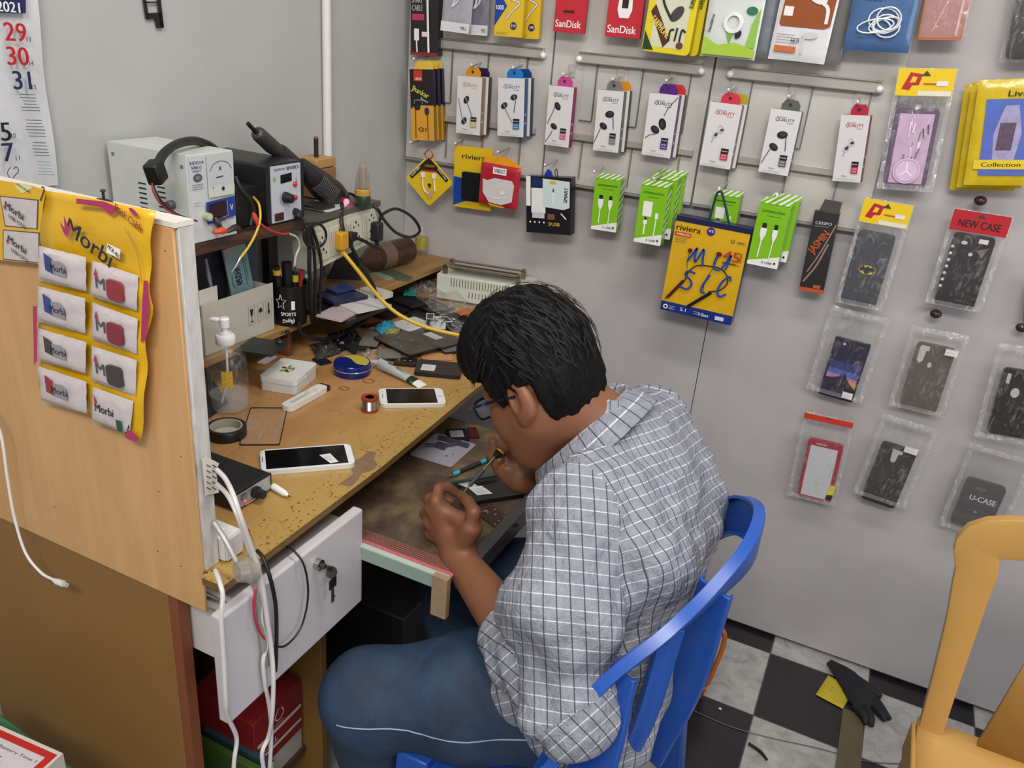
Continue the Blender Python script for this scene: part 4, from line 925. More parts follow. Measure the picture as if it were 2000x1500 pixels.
g = G(w_, h_); slab(g, w_, h_, .012, M('#231c1c', .3), .01); g.build('case', t); g = G(w_, h_); pillow(g, w_*1.2, h_*1.06, .022, BAG, seed=4); g.build('plastic_bag', t)
# --- corner earphone cartons (black and yellow)
for j in range(3):
    q = [(x+9*j, y-1*j) for x, y in ((799, 134), (846, 137), (848, 276), (806, 272))]
    t, w_, h_ = pack('earphone_carton', q, .085-.020*j, .02, 'slim black and yellow earphone carton by the corner, '+('frontmost', 'middle', 'rearmost')[j]+' of three', 'box', 'black and yellow cartons')
    g = G(w_, h_); g.box(-w_/2, w_/2, 0, .013, -h_/2, h_/2*0-.003, M('#8c6a1c', .35)); g.box(-w_/2, w_/2, 0, .013, -.003, h_/2, M('#241c34', .35)); g.box(-w_/2, w_/2, -.0006, 0, -h_/2, h_/2, M('#1c161c', .3)); g.y = -.0006
    g.fp([(0, 0), (1, 0), (1, .50), (.2, .50), (0, .44)], M('#d2962f', .3)); g.fr(.18, .84, .55, .99, M('#c0311f', .35)); g.ft('UBON', .37, .87, .035, WH, .28); g.ft('Jhankar', .44, .68, .10, M('#c9c94b', .35), .78, ang=-.42); g.ft('Beats', .62, .575, .035, LG, .34, ang=-.42)
    g.fe(.30, .48, .010, .009, BK); g.fs([(.18, .52), (.2, .57), (.5, .57), (.52, .52)], .001, LG); g.fs([(.22, .44), (.2, .02)], .002, BK, 1); g.fe(.72, .42, .007, .010, M('#1c2f4f', .3)); g.fs([(.74, .36), (.76, .02)], .002, BK, 1); g.ft('Q1', .50, .155, .065, BK, .34)
    g.build('carton', t, bevel=.0006)
    g = G(w_, h_); g.prism([(-w_*.30, h_/2), (w_*.5, h_/2), (w_*.5, h_/2+.018), (-w_*.1, h_/2+.020), (-w_*.30, h_/2+.016)], .002, .003, M('#d8b545', .3)); g.build('hang_tab', t)
hook(808, 118, .098, .02, 'wire hook carrying the black and yellow cartons')
# diamond cable card
t, w_, h_ = pack('cable_card', ((805, 313), (871, 313), (871, 392), (805, 392)), .085, .002, 'yellow diamond-shaped cable card with red handle and white cables', 'blister pack')
g = G(.1, .1); s2 = .052*1.0; dia = [(0, .056), (.006, .056), (.058, .004), (.058, -.004), (.004, -.058), (-.004, -.058), (-.058, -.004), (-.058, .004), (-.006, .056)]
dia = [(a*1.22, b*1.12) for a, b in dia]; g.prism(dia, 0, .0012, M('#d9b51a', .3, 0, 1, 0, .1)); g.w = .142; g.h = .130
g.fp([(.5, .97), (.60, .88), (.93, .56), (.88, .50), (.55, .80), (.45, .80), (.12, .50), (.07, .56), (.40, .88)], BK); g.fp([(.42, .86), (.58, .86), (.66, .72), (.34, .72)], M('#281414', .3)); g.ft('UBON', .52, .80, .05, M('#b8912c', .4), .20); g.ft('TOUGH CABLE', .21, .66, .04, WH, .26, ang=.80); g.ft('QUALITY CABLE', .79, .66, .04, WH, .26, ang=-.80); g.fr(.34, .685, .66, .72, RED)
g.fe(.52, .40, .005, .006, M('#6f4a2f', .5)); g.fe(.52, .425, .0055, .003, BK); g.fp([(.44, .30), (.60, .30), (.58, .16), (.50, .12), (.46, .18)], M('#b8a07a', .5)); g.build('card', t)
g = G(); 
for sx_ in (-1, 1): g.box(sx_*.017-.005, sx_*.017+.005, -.005, -.0006, .008, .021, WH)
g.tube([(-.017, -.003, .009), (-.018, -.003, -.01), (-.012, -.003, -.027), (.0, -.003, -.034)], .0018, WH); g.tube([(.017, -.003, .009), (.019, -.003, -.008), (.021, -.003, -.026)], .0018, WH); g.build('cable', t, label='white cable')
g = G(); g.tube([(-.003, 0, .055), (-.014, 0, .068), (0, 0, .084), (.014, 0, .068), (.003, 0, .055)], .0022, M('#9c2223', .35), k=1, n=6); g.build('handle', t, label='red loop handle')
hook(802, 281, .095, .02, 'wire hook carrying the yellow diamond card')
# yellow charger pack + red pouch
t, w_, h_ = pack('charger_pack', ((888, 283), (962, 292), (958, 413), (885, 402)), .06, .01, 'yellow and blue pack with a black charger behind the red pouch', 'blister pack')
g = G(w_, h_); slab(g, w_, h_, .002, M('#d8b31c', .3), .001); g.fp([(0, .02), (.35, .12), (1, .12), (1, .45), (0, .50)], M('#17459c', .3)); g.ft('riviera', .52, .84, .075, INK, .62); g.build('card', t)
g = G(w_, h_); g.prism(rr(w_*.6, h_*.45, .004, 3, w_*.08, -h_*.12), -.014, -.001, M('#15141a', .3)); g.build('charger', t, bevel=.001)
hook(889, 283, .075, .02, 'wire hook carrying the yellow and blue pack')
t, w_, h_ = pack('cable_pouch', ((941, 318), (1018, 327), (1010, 408), (934, 398)), .085, .01, 'red zip pouch with orange top and a white cable inside', 'pouch')
g = G(w_, h_); pillow(g, w_, h_, .012, M('#a82030', .25, 0, 1, 0, .1, .5, 40), seed=8); g.build('pouch', t)
g = G(w_, h_, -.0075); g.fp([(.1, .62), (.22, .60), (.40, .68), (.84, .68), (.90, .58), (.88, .18), (.62, .06), (.30, .08), (.12, .3)], M('#c9c6c6', .25, 0, 1, 0, .1, .5, 60)); g.fr(.34, .78, .68, .94, WH); g.ft('VBEST', .51, .86, .09, INK, .28); g.fp([(.28, .06), (.72, .03), (.66, .0), (.36, .0)], M('#d99222', .3)); g.fs([(.2, .24), (.45, .20), (.75, .28)], .003, WHG); g.fe(.62, .36, .007, .006, WHG); g.build('print', t)
g = G(w_, h_); g.prism([(-w_*.48, h_/2-.004), (w_*.5, h_/2-.004), (w_*.5, h_/2+.004), (w_*.1, h_/2+.022), (-w_*.42, h_/2+.016)], .001, .002, M('#df9a1e', .3)); g.build('hang_tab', t, label='orange header')
hook(972, 300, .1, .02, 'wire hook carrying the red zip pouch')
# charger carton
t, w_, h_ = pack('charger_carton', ((1028, 345), (1115, 346), (1114, 460), (1028, 453)), .09, .03, 'black and white charger carton with a white plug pictured, hanging alone', 'box')
g = G(w_, h_); g.box(-w_/2, w_/2, 0, .03, -h_/2, h_/2, M('#16161f', .3)); g.fr(0, .48, .10, 1, WH); g.fr(.12, .82, .40, .98, M('#1e2c5a', .3)); g.fr(.12, .36, .44, .80, WHG); g.fr(.14, .27, .42, .37, M('#bfc0c4', .3)); g.fp([(.38, .48), (.38, .97), (.98, .93), (.98, .48), (.84, .44)], M('#c4d2d4', .3)); g.fs([(.62, .54), (.62, .74)], .006, WHG, 1); g.fs([(.62, .74), (.62, .80)], .004, INK2, 1); g.fr(.54, .88, .68, .93, YEL); g.ft('SMART', .90, .70, .07, INK, .30, ang=1.5)
for k_ in range(4): g.fe(.10+.105*k_, .20, .0022, .0026, WH, n=10)
g.ft('3', .54, .18, .06, YEL, .06); g.ft('USB', .68, .18, .06, YEL, .18); g.fr(.5, .26, .66, .36, M('#7a4a3c', .4)); g.fs([(.80, .38), (.92, .28)], .003, WH); g.build('carton', t, bevel=.0008)
g = G(w_, h_); g.prism([(-.014, h_/2), (.010, h_/2), (.004, h_/2+.014), (-.004, h_/2+.018), (-.012, h_/2+.006)], .004, .010, M('#1e2f96', .3)); g.tube([(.016, .01, h_/2), (.014, .01, h_/2+.014), (.019, .01, h_/2+.018), (.020, .012, h_/2)], .0012, BK, n=5); g.build('hang_tab', t, label='blue hanger')
hook(1064, 325, .11, .02, 'wire hook carrying the black and white charger carton')
# --- bright green cable cartons
GRN = M('#79b51c', .3, 0, 1, 0, .03)
def green(q, off, lab, kind, dd=.03):
    t, w_, h_ = pack('cable_carton', q, off, dd, lab, 'box', 'bright green cable cartons')
    g = G(w_, h_); g.box(-w_/2, w_/2, 0, dd, -h_/2, h_/2, M('#6ba81c', .3))
    g.fp([(0, 0), (1, 0), (1, .17), (0, .05)], WH); g.fr(0, .055, 1, 1, GRN); g.fp([(0, 0), (1, 0), (1, .20), (0, .06)], WH)
    g.lines(.12, .9, .90, .88, 2, M('#2d5a14', .4), .0012, .1); g.lines(.3, .8, .82, .81, 1, M('#3d6a24', .4), .001)
    if kind == 'cable':
        for u, s in ((.30, 1), (.68, .8)):
            g.fr(u-.07*s, .62, u+.07*s, .70, INK); g.fp([(u-.10*s, .62), (u+.10*s, .62), (u+.10*s, .52), (u+.03*s, .42), (u-.03*s, .42), (u-.10*s, .52)], WH); g.fs([(u, .44), (u-.02, .14)], .0028*s, WH, 1)
    else:
        g.fr(.18, .48, .52, .74, WH); g.fs([(.32, .40), (.32, .16)], .004, WH, 1); g.fr(.26, .34, .40, .42, WH); g.fr(.28, .42, .38, .46, INK); g.fs([(.72, .52), (.70, .16)], .003, WH, 1); g.fr(.66, .46, .78, .56, WH)
    g.ft('2 USB', .62, .075, .035, INK, .34); g.fe(.88, .085, .0025, .0025, INK, n=10)
    for k_ in range(6):      # white stripes on the side and the top flap
        z = -h_/2+h_*(.1+.14*k_); g.add([(w_/2+.0003, .001, z), (w_/2+.0003, dd, z+h_*.12), (w_/2+.0003, dd, z+h_*.18), (w_/2+.0003, .001, z+h_*.06)], [(0, 1, 2, 3)], WH)
    g.build('carton', t, bevel=.0006)
    g = G(w_, h_); V = lambda a, b: (a*w_-w_/2+.15*w_*b*.2, b*dd*.9, h_/2+.001+b*.010)
    g.add([V(0, 0), V(1, 0), V(1, 1), V(0, 1)], [(0, 1, 2, 3)], GRN)
    for k_ in range(5):
        a = k_*.22-.1; g.add([V(max(0, a), 0), V(min(1, a+.10), 0), V(min(1, a+.28), 1), V(min(1, max(0, a+.18)), 1)], [(0, 1, 2, 3)], WH); g.v[-4:] = [(x, y, z+.0004) for x, y, z in g.v[-4:]]
    g.build('top_flap', t, label='green and white striped top flap'); return t
green(((1162, 349), (1214, 354), (1202, 457), (1155, 444)), .08, 'bright green cable carton with two cables pictured, leftmost of the green ones', 'cable')
hook(1160, 338, .095, .02, 'wire hook carrying the leftmost green carton')
green(((1251, 362), (1308, 368), (1287, 484), (1240, 468)), .125, 'bright green charger carton with white plug pictured, front one of its stack', 'plug')
green(((1268, 350), (1326, 354), (1306, 470), (1258, 458)), .085, 'bright green charger carton second in the stack behind the front one', 'plug')
green(((1283, 341), (1340, 345), (1321, 456), (1274, 446)), .048, 'bright green charger carton at the back of its stack', 'plug', .02)
green(((1392, 382), (1447, 386), (1432, 470), (1380, 462)), .065, 'bright green charger carton half hidden by the yellow carrier box', 'plug')
green(((1485, 398), (1546, 404), (1518, 526), (1458, 514)), .11, 'bright green cable carton at the right end, in front', 'cable')
green(((1503, 390), (1562, 394), (1536, 513), (1478, 502)), .072, 'bright green cable carton at the right end, behind the front one', 'cable')
hook(1276, 352, .14, .02, 'wire hook carrying the stack of green charger cartons'); hook(1404, 371, .125, .02, 'wire hook carrying the yellow carrier box'); hook(1517, 384, .13, .02, 'wire hook carrying the right end green cartons')
# --- yellow carrier box with cord
t, w_, h_ = pack('neckband_box', ((1323, 420), (1468, 447), (1428, 633), (1288, 606)), .105, .03, 'large yellow neckband earphone box with blue base, hung by its cord', 'box')
BL2 = M('#1e4596', .35); g = G(w_, h_); g.box(-w_/2, w_/2, 0, .03, -h_/2, h_/2, M('#222450', .35)); g.fr(0, .0, 1, 1, M('#cfa21c', .3, 0, 1, 0, .12, 0, 30)); g.fr(0, 0, 1, .10, M('#1e2f7a', .35))
g.fr(0, .945, 1, 1, M('#1a1d44', .35)); g.ft('riviera', .19, .885, .055, INK, .33); g.fe(.49, .90, .010, .010, M('#3c2a80', .3)); g.ft('V5', .49, .905, .025, WH, .07); g.fr(.02, .80, .24, .84, M('#c03a20', .35)); g.ft('WIRELESS', .13, .82, .02, WH, .18); g.lines(.04, .22, .78, .74, 3, INK2, .0008)
g.fe(.80, .85, .004, .004, INK); g.fe(.80, .85, .0028, .0028, M('#cfa21c', .3)); g.lines(.86, .97, .85, .84, 2, INK2, .001); g.ft('45', .82, .70, .10, M('#b9361c', .35), .22); g.ft('HOURS', .945, .70, .02, INK, .12, ang=PI/2); g.lines(.72, .96, .63, .62, 2, INK, .0012)
g.fs([(.05, .13), (.2, .28), (.28, .38), (.30, .46), (.40, .54), (.55, .56), (.72, .56), (.82, .50), (.84, .42), (.76, .34), (.62, .30)], .0028, BK); g.fs([(.08, .15), (.26, .36)], .0075, M('#4a1c18', .35), 1); g.fs([(.38, .06+.04), (.66, .30)], .0075, M('#17151c', .35), 1)
g.fe(.27, .68, .0055, .005, M('#5b1620', .3)); g.fs([(.27, .66), (.26, .55), (.28, .50)], .0012, INK); g.fe(.66, .70, .007, .0055, M('#5b1620', .3)); g.fs([(.66, .68), (.62, .55), (.55, .42), (.55, .30)], .0012, INK)
lw = .0052
g.fs([(.26, .57), (.32, .66), (.36, .72), (.35, .64), (.37, .58), (.45, .72), (.46, .62), (.48, .55)], lw, BL2); g.fs([(.64, .68), (.62, .60), (.66, .54), (.74, .58), (.82, .72), (.80, .62), (.78, .56)], lw*.9, BL2)
g.fs([(.40, .46), (.30, .47), (.27, .43), (.34, .39), (.38, .34), (.32, .28), (.22, .30)], lw, BL2); g.fs([(.60, .48), (.54, .38), (.52, .30), (.58, .28)], lw, BL2); g.fs([(.88, .46), (.86, .50), (.78, .44), (.74, .34), (.78, .28), (.86, .32)], lw, BL2)
g.fe(.08, .055, .006, .006, WH); g.fe(.08, .055, .003, .003, INK); g.lines(.13, .22, .07, .04, 3, WH, .0007); g.ft('5.1', .33, .062, .035, WH, .08); g.ft('10m', .62, .055, .035, WH, .13); g.fr(.78, .035, .90, .075, M('#c2cfe6', .3)); g.lines(.48, .56, .07, .05, 2, WH, .0007)
g.build('carton', t, bevel=.0008)
g = G(); hk = m_ = t.matrix_world.inverted() @ on(1, -.115, 1404, 376); g.tube([(-.012, .004, h_/2-.001), ((hk.x-.006), .0, hk.z-.008), (hk.x, 0, hk.z), (hk.x+.008, 0, hk.z-.006), (.036, .004, h_/2-.001)], .0028, M('#1c2c58', .5), n=8); g.build('cord_handle', t, label='dark blue cord handle')
# slim dark case carton
t, w_, h_ = pack('slim_carton', ((1592, 410), (1640, 418), (1607, 576), (1560, 565)), .07, .02, 'slim dark carton with orange lettering and a screwdriver pictured', 'box')
g = G(w_, h_); g.box(-w_/2, w_/2, 0, .018, -h_/2, h_/2, M('#2b282a', .25)); g.fr(0, 0, 1, .05, M('#b5502c', .3)); g.ft('CRISPO', .45, .86, .035, M('#b9b5b3', .35), .66); g.lines(.12, .8, .82, .81, 1, LG, .0006); g.ft('JASMIN', .44, .62, .12, M('#b5532b', .35), 1.05, ang=1.05); g.fs([(.18, .25), (.55, .5), (.95, .86)], .0024, M('#a08078', .35)); g.fs([(.10, .12), (.5, .34), (.80, .62)], .004, M('#8b7566', .35)); g.fr(.55, .06, .85, .10, M('#a0563c', .4)); g.build('carton', t, bevel=.0008)
g = G(w_, h_); g.prism([(-w_*.34, h_/2), (w_*.46, h_/2), (w_*.5, h_/2+.024), (-w_*.2, h_/2+.026)], .006, .007, M('#4b4644', .2)); g.build('hang_tab', t)
# --- phone cases in clear bags
def casepack(q, bagq, off, lab, colr, grp=None, holes=(), rr_=.009, header=None, sticker=None, extra=None, name='phone_case_pack', inset=None, seed=1, bagmat=None):
    m, w_, h_ = quad(q, off); t = thing(name, lab, 'phone case', m, grp or 'phone cases in clear bags')
    g = G(w_, h_); slab(g, w_, h_, .010, colr, rr_)
    if inset: g.prism(rr(w_*.92, h_*.95, rr_*.8, 3), -.0004, 0, inset); g.y = -.0004
    if extra: extra(g)
    for hh in holes: g.fp([(a, b) for a, b in hh], M('#b5afac', .4))
    g.build('case', t, bevel=.0015, seg=2)
    bq = [m.inverted() @ on(1, -off, *p) for p in bagq]; cx_ = sum(p.x for p in bq)/4; cz_ = sum(p.z for p in bq)/4; bw = ((bq[1]-bq[0]).length+(bq[2]-bq[3]).length)/2; bh = ((bq[0]-bq[3]).length+(bq[1]-bq[2]).length)/2
    g = G(bw, bh); pillow(g, bw, bh, .016, bagmat or BAG, 18, 26, seed, .0026); g.ring(rr(bw, bh, .003, 3), rr(bw*.84, bh*.90, .006, 3), -.0068, -.0066, BAGE); g.v = [(x+cx_, y+.004, z+cz_) for x, y, z in g.v]; g.build('plastic_bag', t, label='crinkled clear bag')
    if header: header(t, cx_, cz_, bw, bh)
    if sticker:
        g = G(w_, h_, -.008); u0, v0, u1, v1 = sticker; g.fr(u0, v0, u1, v1, M('#ddd8d6', .4)); g.lines(u0+.02, u1-.02, v1-.01, v0+.01, 3, INK2, .0005); g.build('sticker', t)
    return t
def hdr(c1, txt=None, tc=None, hh=.030, pm=None, top=True, white=True):
    def f(t, cx_, cz_, bw, bh):
        g = G(bw*.96, hh, 0); z0 = cz_+bh/2-hh*.52
        g.prism(rr(bw*.96, hh, .0015, 2), -.001, 0, c1); g.y = -.001
        if pm: g.fp([(.10, .25), (.22, .86), (.44, .80), (.40, .40), (.28, .38), (.24, .2)], RED); g.fp([(.23, .48), (.27, .72), (.35, .68), (.33, .50)], c1); g.fr(.48, .42, .70, .48, M('#b5541c', .4))
        if txt: g.ft(txt, .5, .40, .36, tc, .74)
        if white: g.fr(.40, .02, .98, .2, M('#d9d4c4', .4)); g.fr(.70, .38, .9, .56, M('#ded9dc', .4))
        g.fp([(.42, .74), (.5, .93), (.58, .74)], M('#3a3230', .5))
        g.v = [(x+cx_, y-.007, z+z0) for x, y, z in g.v]; g.build('header_card', t, label='printed header card')
    return f
YH = M('#e2bf1c', .3, 0, 1, 0, .06)
def flower(g):
    g.fr(.12, .06, .9, .93, M('#c2a3bd', .25, 0, 1, 0, .25, .6, 35)); rnd = random.Random(2)
    for k_ in range(16): u = rnd.uniform(.16, .84); v = rnd.uniform(.30, .92); g.fs([(u, v), (u+rnd.uniform(-.06, .06), v-.12)], rnd.uniform(.001, .0035), M(rnd.choice(['#8a6284', '#dcc4da', '#6d4a6c', '#e6d3e4']), .2), 2)
    g.fe(.5, .22, .026, .026, M('#d9bfd8', .2)); g.fe(.5, .22, .024, .024, M('#bd9cb9', .2)); g.fe(.5, .22, .021, .021, M('#d2b5cc', .2)); g.fs([(.5, .22), (.5, .32)], .003, M('#ecdcea', .2), 1); g.fs([(.5, .22), (.36, .16)], .003, M('#ecdcea', .2), 1); g.fs([(.5, .22), (.64, .16)], .003, M('#ecdcea', .2), 1)
casepack(((1752, 206), (1836, 216), (1806, 372), (1722, 362)), ((1758, 128), (1870, 138), (1822, 378), (1710, 366)), .07, 'purple phone case with pink mirrored front in a yellow-headed bag', M('#5b4460', .3), header=hdr(YH, pm=True, hh=.052), extra=flower, seed=11)
for j in range(3):      # yellow printed bags on the right
    q = [(x-14*j, y+5*j) for x, y in ((1918, 150), (2040, 158), (2010, 372), (1880, 352))]
    m, w_, h_ = quad(q, .085-.022*j); t = thing('phone_case_pack', 'bright yellow printed bag with a blue case, '+('front one at the right edge', 'behind the front one', 'rearmost of the three')[j], 'phone case', m, 'yellow printed bags')
    g = G(w_, h_); pillow(g, w_, h_, .010, M('#c9ac1e', .22, 0, 1, 0, .15, .8, 35), seed=20+j); g.build('plastic_bag', t)
    if j == 0:
        g = G(w_, h_, -.0065); g.fp([(.20, .10), (.95, .10), (.95, .82), (.16, .82)], M('#5468b4', .25, 0, 1, 0, .2, .5, 30)); g.fp([(.38, .22), (.70, .22), (.76, .5), (.66, .76), (.46, .76), (.34, .5)], M('#9c97b8', .25, 0, 1, 0, .35, .4, 60)); g.fp([(.40, .34), (.64, .34), (.66, .6), (.42, .6)], M('#5b4a5c', .3, 0, 1, 0, .5, 0, 120)); g.fr(.10, .16, .98, .25, M('#d8bd2a', .3)); g.ft('Collection', .52, .205, .04, INK, .6); g.ft('Live', .62, .87, .055, INK, .3); g.build('print', t)
def bat(g):
    g.fe(.5, .49, .0195, .0115, BK); g.fe(.5, .49, .0180, .0102, M('#c9b02c', .35)); g.fp([(.27, .50), (.38, .545), (.44, .515), (.47, .545), (.50, .53), (.53, .545), (.56, .515), (.62, .545), (.73, .50), (.67, .455), (.61, .475), (.56, .445), (.5, .425), (.44, .445), (.39, .475), (.33, .455)], BK)
casepack(((1679, 450), (1751, 459), (1709, 604), (1640, 585)), ((1686, 388), (1790, 398), (1722, 608), (1632, 590)), .075, 'slate grey phone case with yellow and black oval emblem, yellow-headed bag', M('#3b3d43', .4, 0, 1, 0, .04), header=hdr(YH, pm=True, hh=.050), extra=bat, seed=41)
def icons(g):
    g.ft('MUSIC', .6, .10, .015, GREY, .2)
    for k_ in range(7): g.fr(.02, .24+.092*k_, .09, .275+.092*k_, M('#c9c6c6', .4))
    g.fe(.30, .88, .006, .004, LG); g.fe(.52, .74, .004, .004, LG); g.fp([(.62, .80), (.9, .86), (.80, .72)], M('#6f6064', .2)); g.fr(.62, .90, .84, .96, M('#cfcac8', .4))
casepack(((1862, 452), (1950, 466), (1897, 606), (1824, 592)), ((1861, 404), (1975, 424), (1920, 612), (1808, 590)), .075, 'black phone case in a red-headed bag with white icons down its side', M('#1d191b', .25), header=hdr(RED, 'NEW CASE', INK, hh=.042, white=False), extra=icons, seed=51)
def sunset(g):
    g.fr(.05, .04, .95, .97, M('#151432', .2)); g.fp([(.06, .34), (.94, .34), (.94, .62), (.06, .62)], M('#25306e', .25)); g.fp([(.06, .30), (.94, .30), (.94, .48), (.06, .50)], M('#3f57a4', .25)); g.fp([(.06, .28), (.94, .22), (.94, .38), (.06, .42)], M('#a36f9b', .25)); g.fp([(.70, .20), (.94, .20), (.94, .32), (.72, .36)], M('#d08a56', .3)); g.fp([(.06, .05), (.94, .05), (.94, .22), (.80, .28), (.66, .36), (.56, .47), (.42, .38), (.24, .34), (.06, .33)], M('#14132a', .25)); g.fe(.3, .92, .003, .003, LG); g.ft('MUSIC', .4, .12, .02, GREY, .2)
casepack(((1632, 660), (1702, 672), (1665, 785), (1597, 770)), ((1623, 598), (1735, 620), (1690, 782), (1573, 765)), .06, 'glossy dark phone case with a mountain sunset picture', M('#14131c', .2), extra=sunset, rr_=.003, sticker=(.66, .06, .95, .17), seed=61)
HL = [[(.10, .94), (.14, .97), (.34, .96), (.36, .90), (.28, .89), (.26, .74), (.18, .70), (.10, .74)]]
casepack(((1793, 667), (1868, 683), (1827, 809), (1755, 792)), ((1782, 632), (1893, 660), (1842, 815), (1735, 790)), .06, 'grey translucent phone case with camera slot at its left corner', M('#574f49', .35, 0, 1, 0, .05), holes=[HL[0], [(.46+.055*math.cos(a), .70+.042*math.sin(a)) for a in [k_*PI/5 for k_ in range(10)]]], sticker=(.74, .90, 1.06, 1.0), seed=71)
casepack(((1962, 716), (2050, 734), (2012, 862), (1927, 842)), ((1950, 668), (2075, 690), (2020, 880), (1905, 845)), .06, 'black phone case with round hole, cut by the right edge', M('#151416', .35), holes=[[(.12, .93), (.2, .93), (.2, .78), (.12, .78)], [(.38+.10*math.cos(a), .66+.075*math.sin(a)) for a in [k_*PI/5 for k_ in range(10)]]], seed=81)
def redf(g):
    g.fr(.10, .05, .88, .90, M('#bfbfc2', .25)); g.ft('NOTE', .4, .94, .02, WH, .3)
    g.fp([(.84, .14), (1.02, .16), (1.04, .32), (.86, .31)], M('#d8c21c', .3)); g.fp([(.82, .06), (1.0, .07), (1.02, .15), (.84, .14)], BK)
casepack(((1578, 856), (1650, 870), (1620, 982), (1557, 970)), ((1575, 806), (1676, 824), (1626, 985), (1532, 968)), .06, 'red framed phone case with blank white insert', M('#962430', .3), extra=redf, header=hdr(M('#c23822', .3), hh=.014, white=False), seed=91)
casepack(((1724, 863), (1793, 882), (1746, 996), (1681, 972)), ((1712, 806), (1822, 836), (1782, 990), (1676, 972)), .06, 'dark brown phone case with T-shaped camera slot', M('#332c28', .4, 0, 1, 0, .04), holes=[[(.34, .94), (.64, .93), (.64, .88), (.54, .87), (.52, .74), (.44, .72), (.38, .75)]], sticker=(.62, .96, .98, 1.06), seed=101)
def ucase(g):
    g.fr(.04, .28, .98, .72, M('#181628', .2)); g.ft('U-CASE', .56, .63, .11, M('#d8d4d8', .3), .66); g.fe(.5, .36, .003, .003, M('#c47a3a', .3)); g.fs([(.3, .36), (.5, .42), (.8, .38)], .001, M('#7a6a64', .3)); g.fe(.42, .84, .012, .005, M('#5b4844', .3))
casepack(((1890, 932), (1968, 954), (1928, 1045), (1856, 1016)), ((1888, 866), (2010, 896), (1962, 1058), (1836, 1030)), .055, 'dark phone case with a white-lettered sleeve in grey bag', M('#2a2324', .3), extra=ucase, seed=111, bagmat=M('#a9a5a6', .15, 0, .22, 0, 0, .9, 45))
def pin(px_, py_, lab):
    p = on(1, -.05, px_, py_); g = G(); g.ell((0, 0, 0), (.0125, .010, .010), M('#3b2524', .15)); g.cyl((0, .008, 0), (0, .035, 0), .003, STEEL); one(g, 'wall_hook_knob', lab, 'hook', T(p), 'dark round hook knobs')
pin(1828, 613, 'dark round hook knob between the black and the grey case'); pin(1915, 392, 'dark round hook knob above the red-headed bag'); pin(1996, 640, 'dark round hook knob at the right edge')
t = thing('phone_case_pack', 'dark phone case pack at the right edge beside the red-headed bag', 'phone case', quad(((1998, 560), (2060, 570), (2050, 640), (1985, 628)), .05)[0], 'phone cases in clear bags'); g = G(); slab(g, .06, .09, .01, M('#2c2224', .3), .006); g.v = [(x+.012, y, z+.01) for x, y, z in g.v]; g.build('case', t); g = G(); pillow(g, .075, .105, .018, BAG, seed=5); g.v = [(x+.012, y, z+.01) for x, y, z in g.v]; g.build('plastic_bag', t)
# ================================================================ THINGS ON THE DESK TOP
def flat(name, q, z, lab, cat, grp=None):
    m, w_, h_ = quad(q, z, 2); return thing(name, lab, cat, m, grp), w_, h_
def phone(q, z, th, lab, bezel, sticker=None, home=False):
    t, w_, h_ = flat('smartphone', q, z+th, lab, 'phone')
    g = G(w_, h_); g.prism(rr(w_, h_, h_*.16, 5), 0, th-.0004, M('#d3d6d4', .25, .2)); g.build('body', t, bevel=.0012, seg=3)
    g = G(w_, h_, -.0004); g.prism(rr(w_*.985, h_*.96, h_*.14, 5), -.0004, 0, WHG); u0, u1 = bezel; g.fr(u0, .07, u1, .93, BKG)
    if sticker: x0, y0, x1, y1 = sticker; g.fp([(x0, y1), (x0+.10, y0), (x1, y0+.04), (x1-.07, y1+.04)], PAPER); g.lines(x0+.04, x1-.05, y1-.08, y0+.14, 4, INK2, .0005)
    g.fs([(u0*.45, .38), (u0*.45, .62)], .0012, INK2, 1); g.fe(u0*.45, .78, .0009, .0009, INK2, n=8)
    if home: g.fe((1+u1)/2, .5, .0052, .0052, M('#cfcfcf', .3)); g.fe((1+u1)/2, .5, .0046, .0046, WHG)
    g.build('screen', t, label='black screen in a white bezel'); return t
phone(((505, 879), (683, 866), (696, 906), (512, 921)), DZ, .008, 'white smartphone with black screen and white label sticker on the desk front', (.055, .925), (.63, .10, .82, .52))
phone(((738, 759), (864, 757), (872, 790), (743, 790)), DZ, .0075, 'small white smartphone with round button, beside the solder spool', (.115, .87), None, True)
# snap-off cutter
t, w_, h_ = flat('snap_off_cutter', ((552, 787), (633, 743), (640, 756), (560, 800)), DZ+.012, 'white snap-off cutter knife lying on the desk', 'cutter')
g = G(w_, h_); g.prism(rr(w_*.93, h_*.8, h_*.3, 4, -w_*.02), 0, .011, M('#dcd8d0', .35)); g.prism(rr(w_*.6, h_*.22, .001, 2, -.006), -.0006, 0, M('#b9b5ad', .4)); g.prism(rr(w_*.14, h_*.5, .001, 2, w_*.12), -.003, 0, M('#d3cfc6', .35)); g.build('grip', t, bevel=.0015)
g = G(w_, h_); g.prism(rr(w_*.07, h_*.7, .001, 2, w_*.465), .001, .010, M('#3b1c18', .4)); g.build('end_cap', t, label='dark end cap')
# black tape roll
p = on(2, DZ, 443, 850); t = thing('tape_roll', 'roll of black insulating tape beside the partition', 'tape', T(p))
g = G(); g.lathe([(.0275, .0005), (.033, .0005), (.034, .002), (.034, .0175), (.033, .019), (.0275, .019), (.0275, .0005)], M('#18161a', .4), n=40); g.build('tape', t)
g = G(); g.lathe([(.0245, .0005), (.0273, .0005), (.0273, .0188), (.0245, .0188), (.0245, .0005)], M('#a09a8c', .6), n=36); g.build('core', t, label='pale cardboard core')
g = G(); g.lathe([(.0, .0004), (.024, .0004), (.024, .004), (0, .004)], M('#b7b0a2', .6), n=30); g.build('core_disc', t)
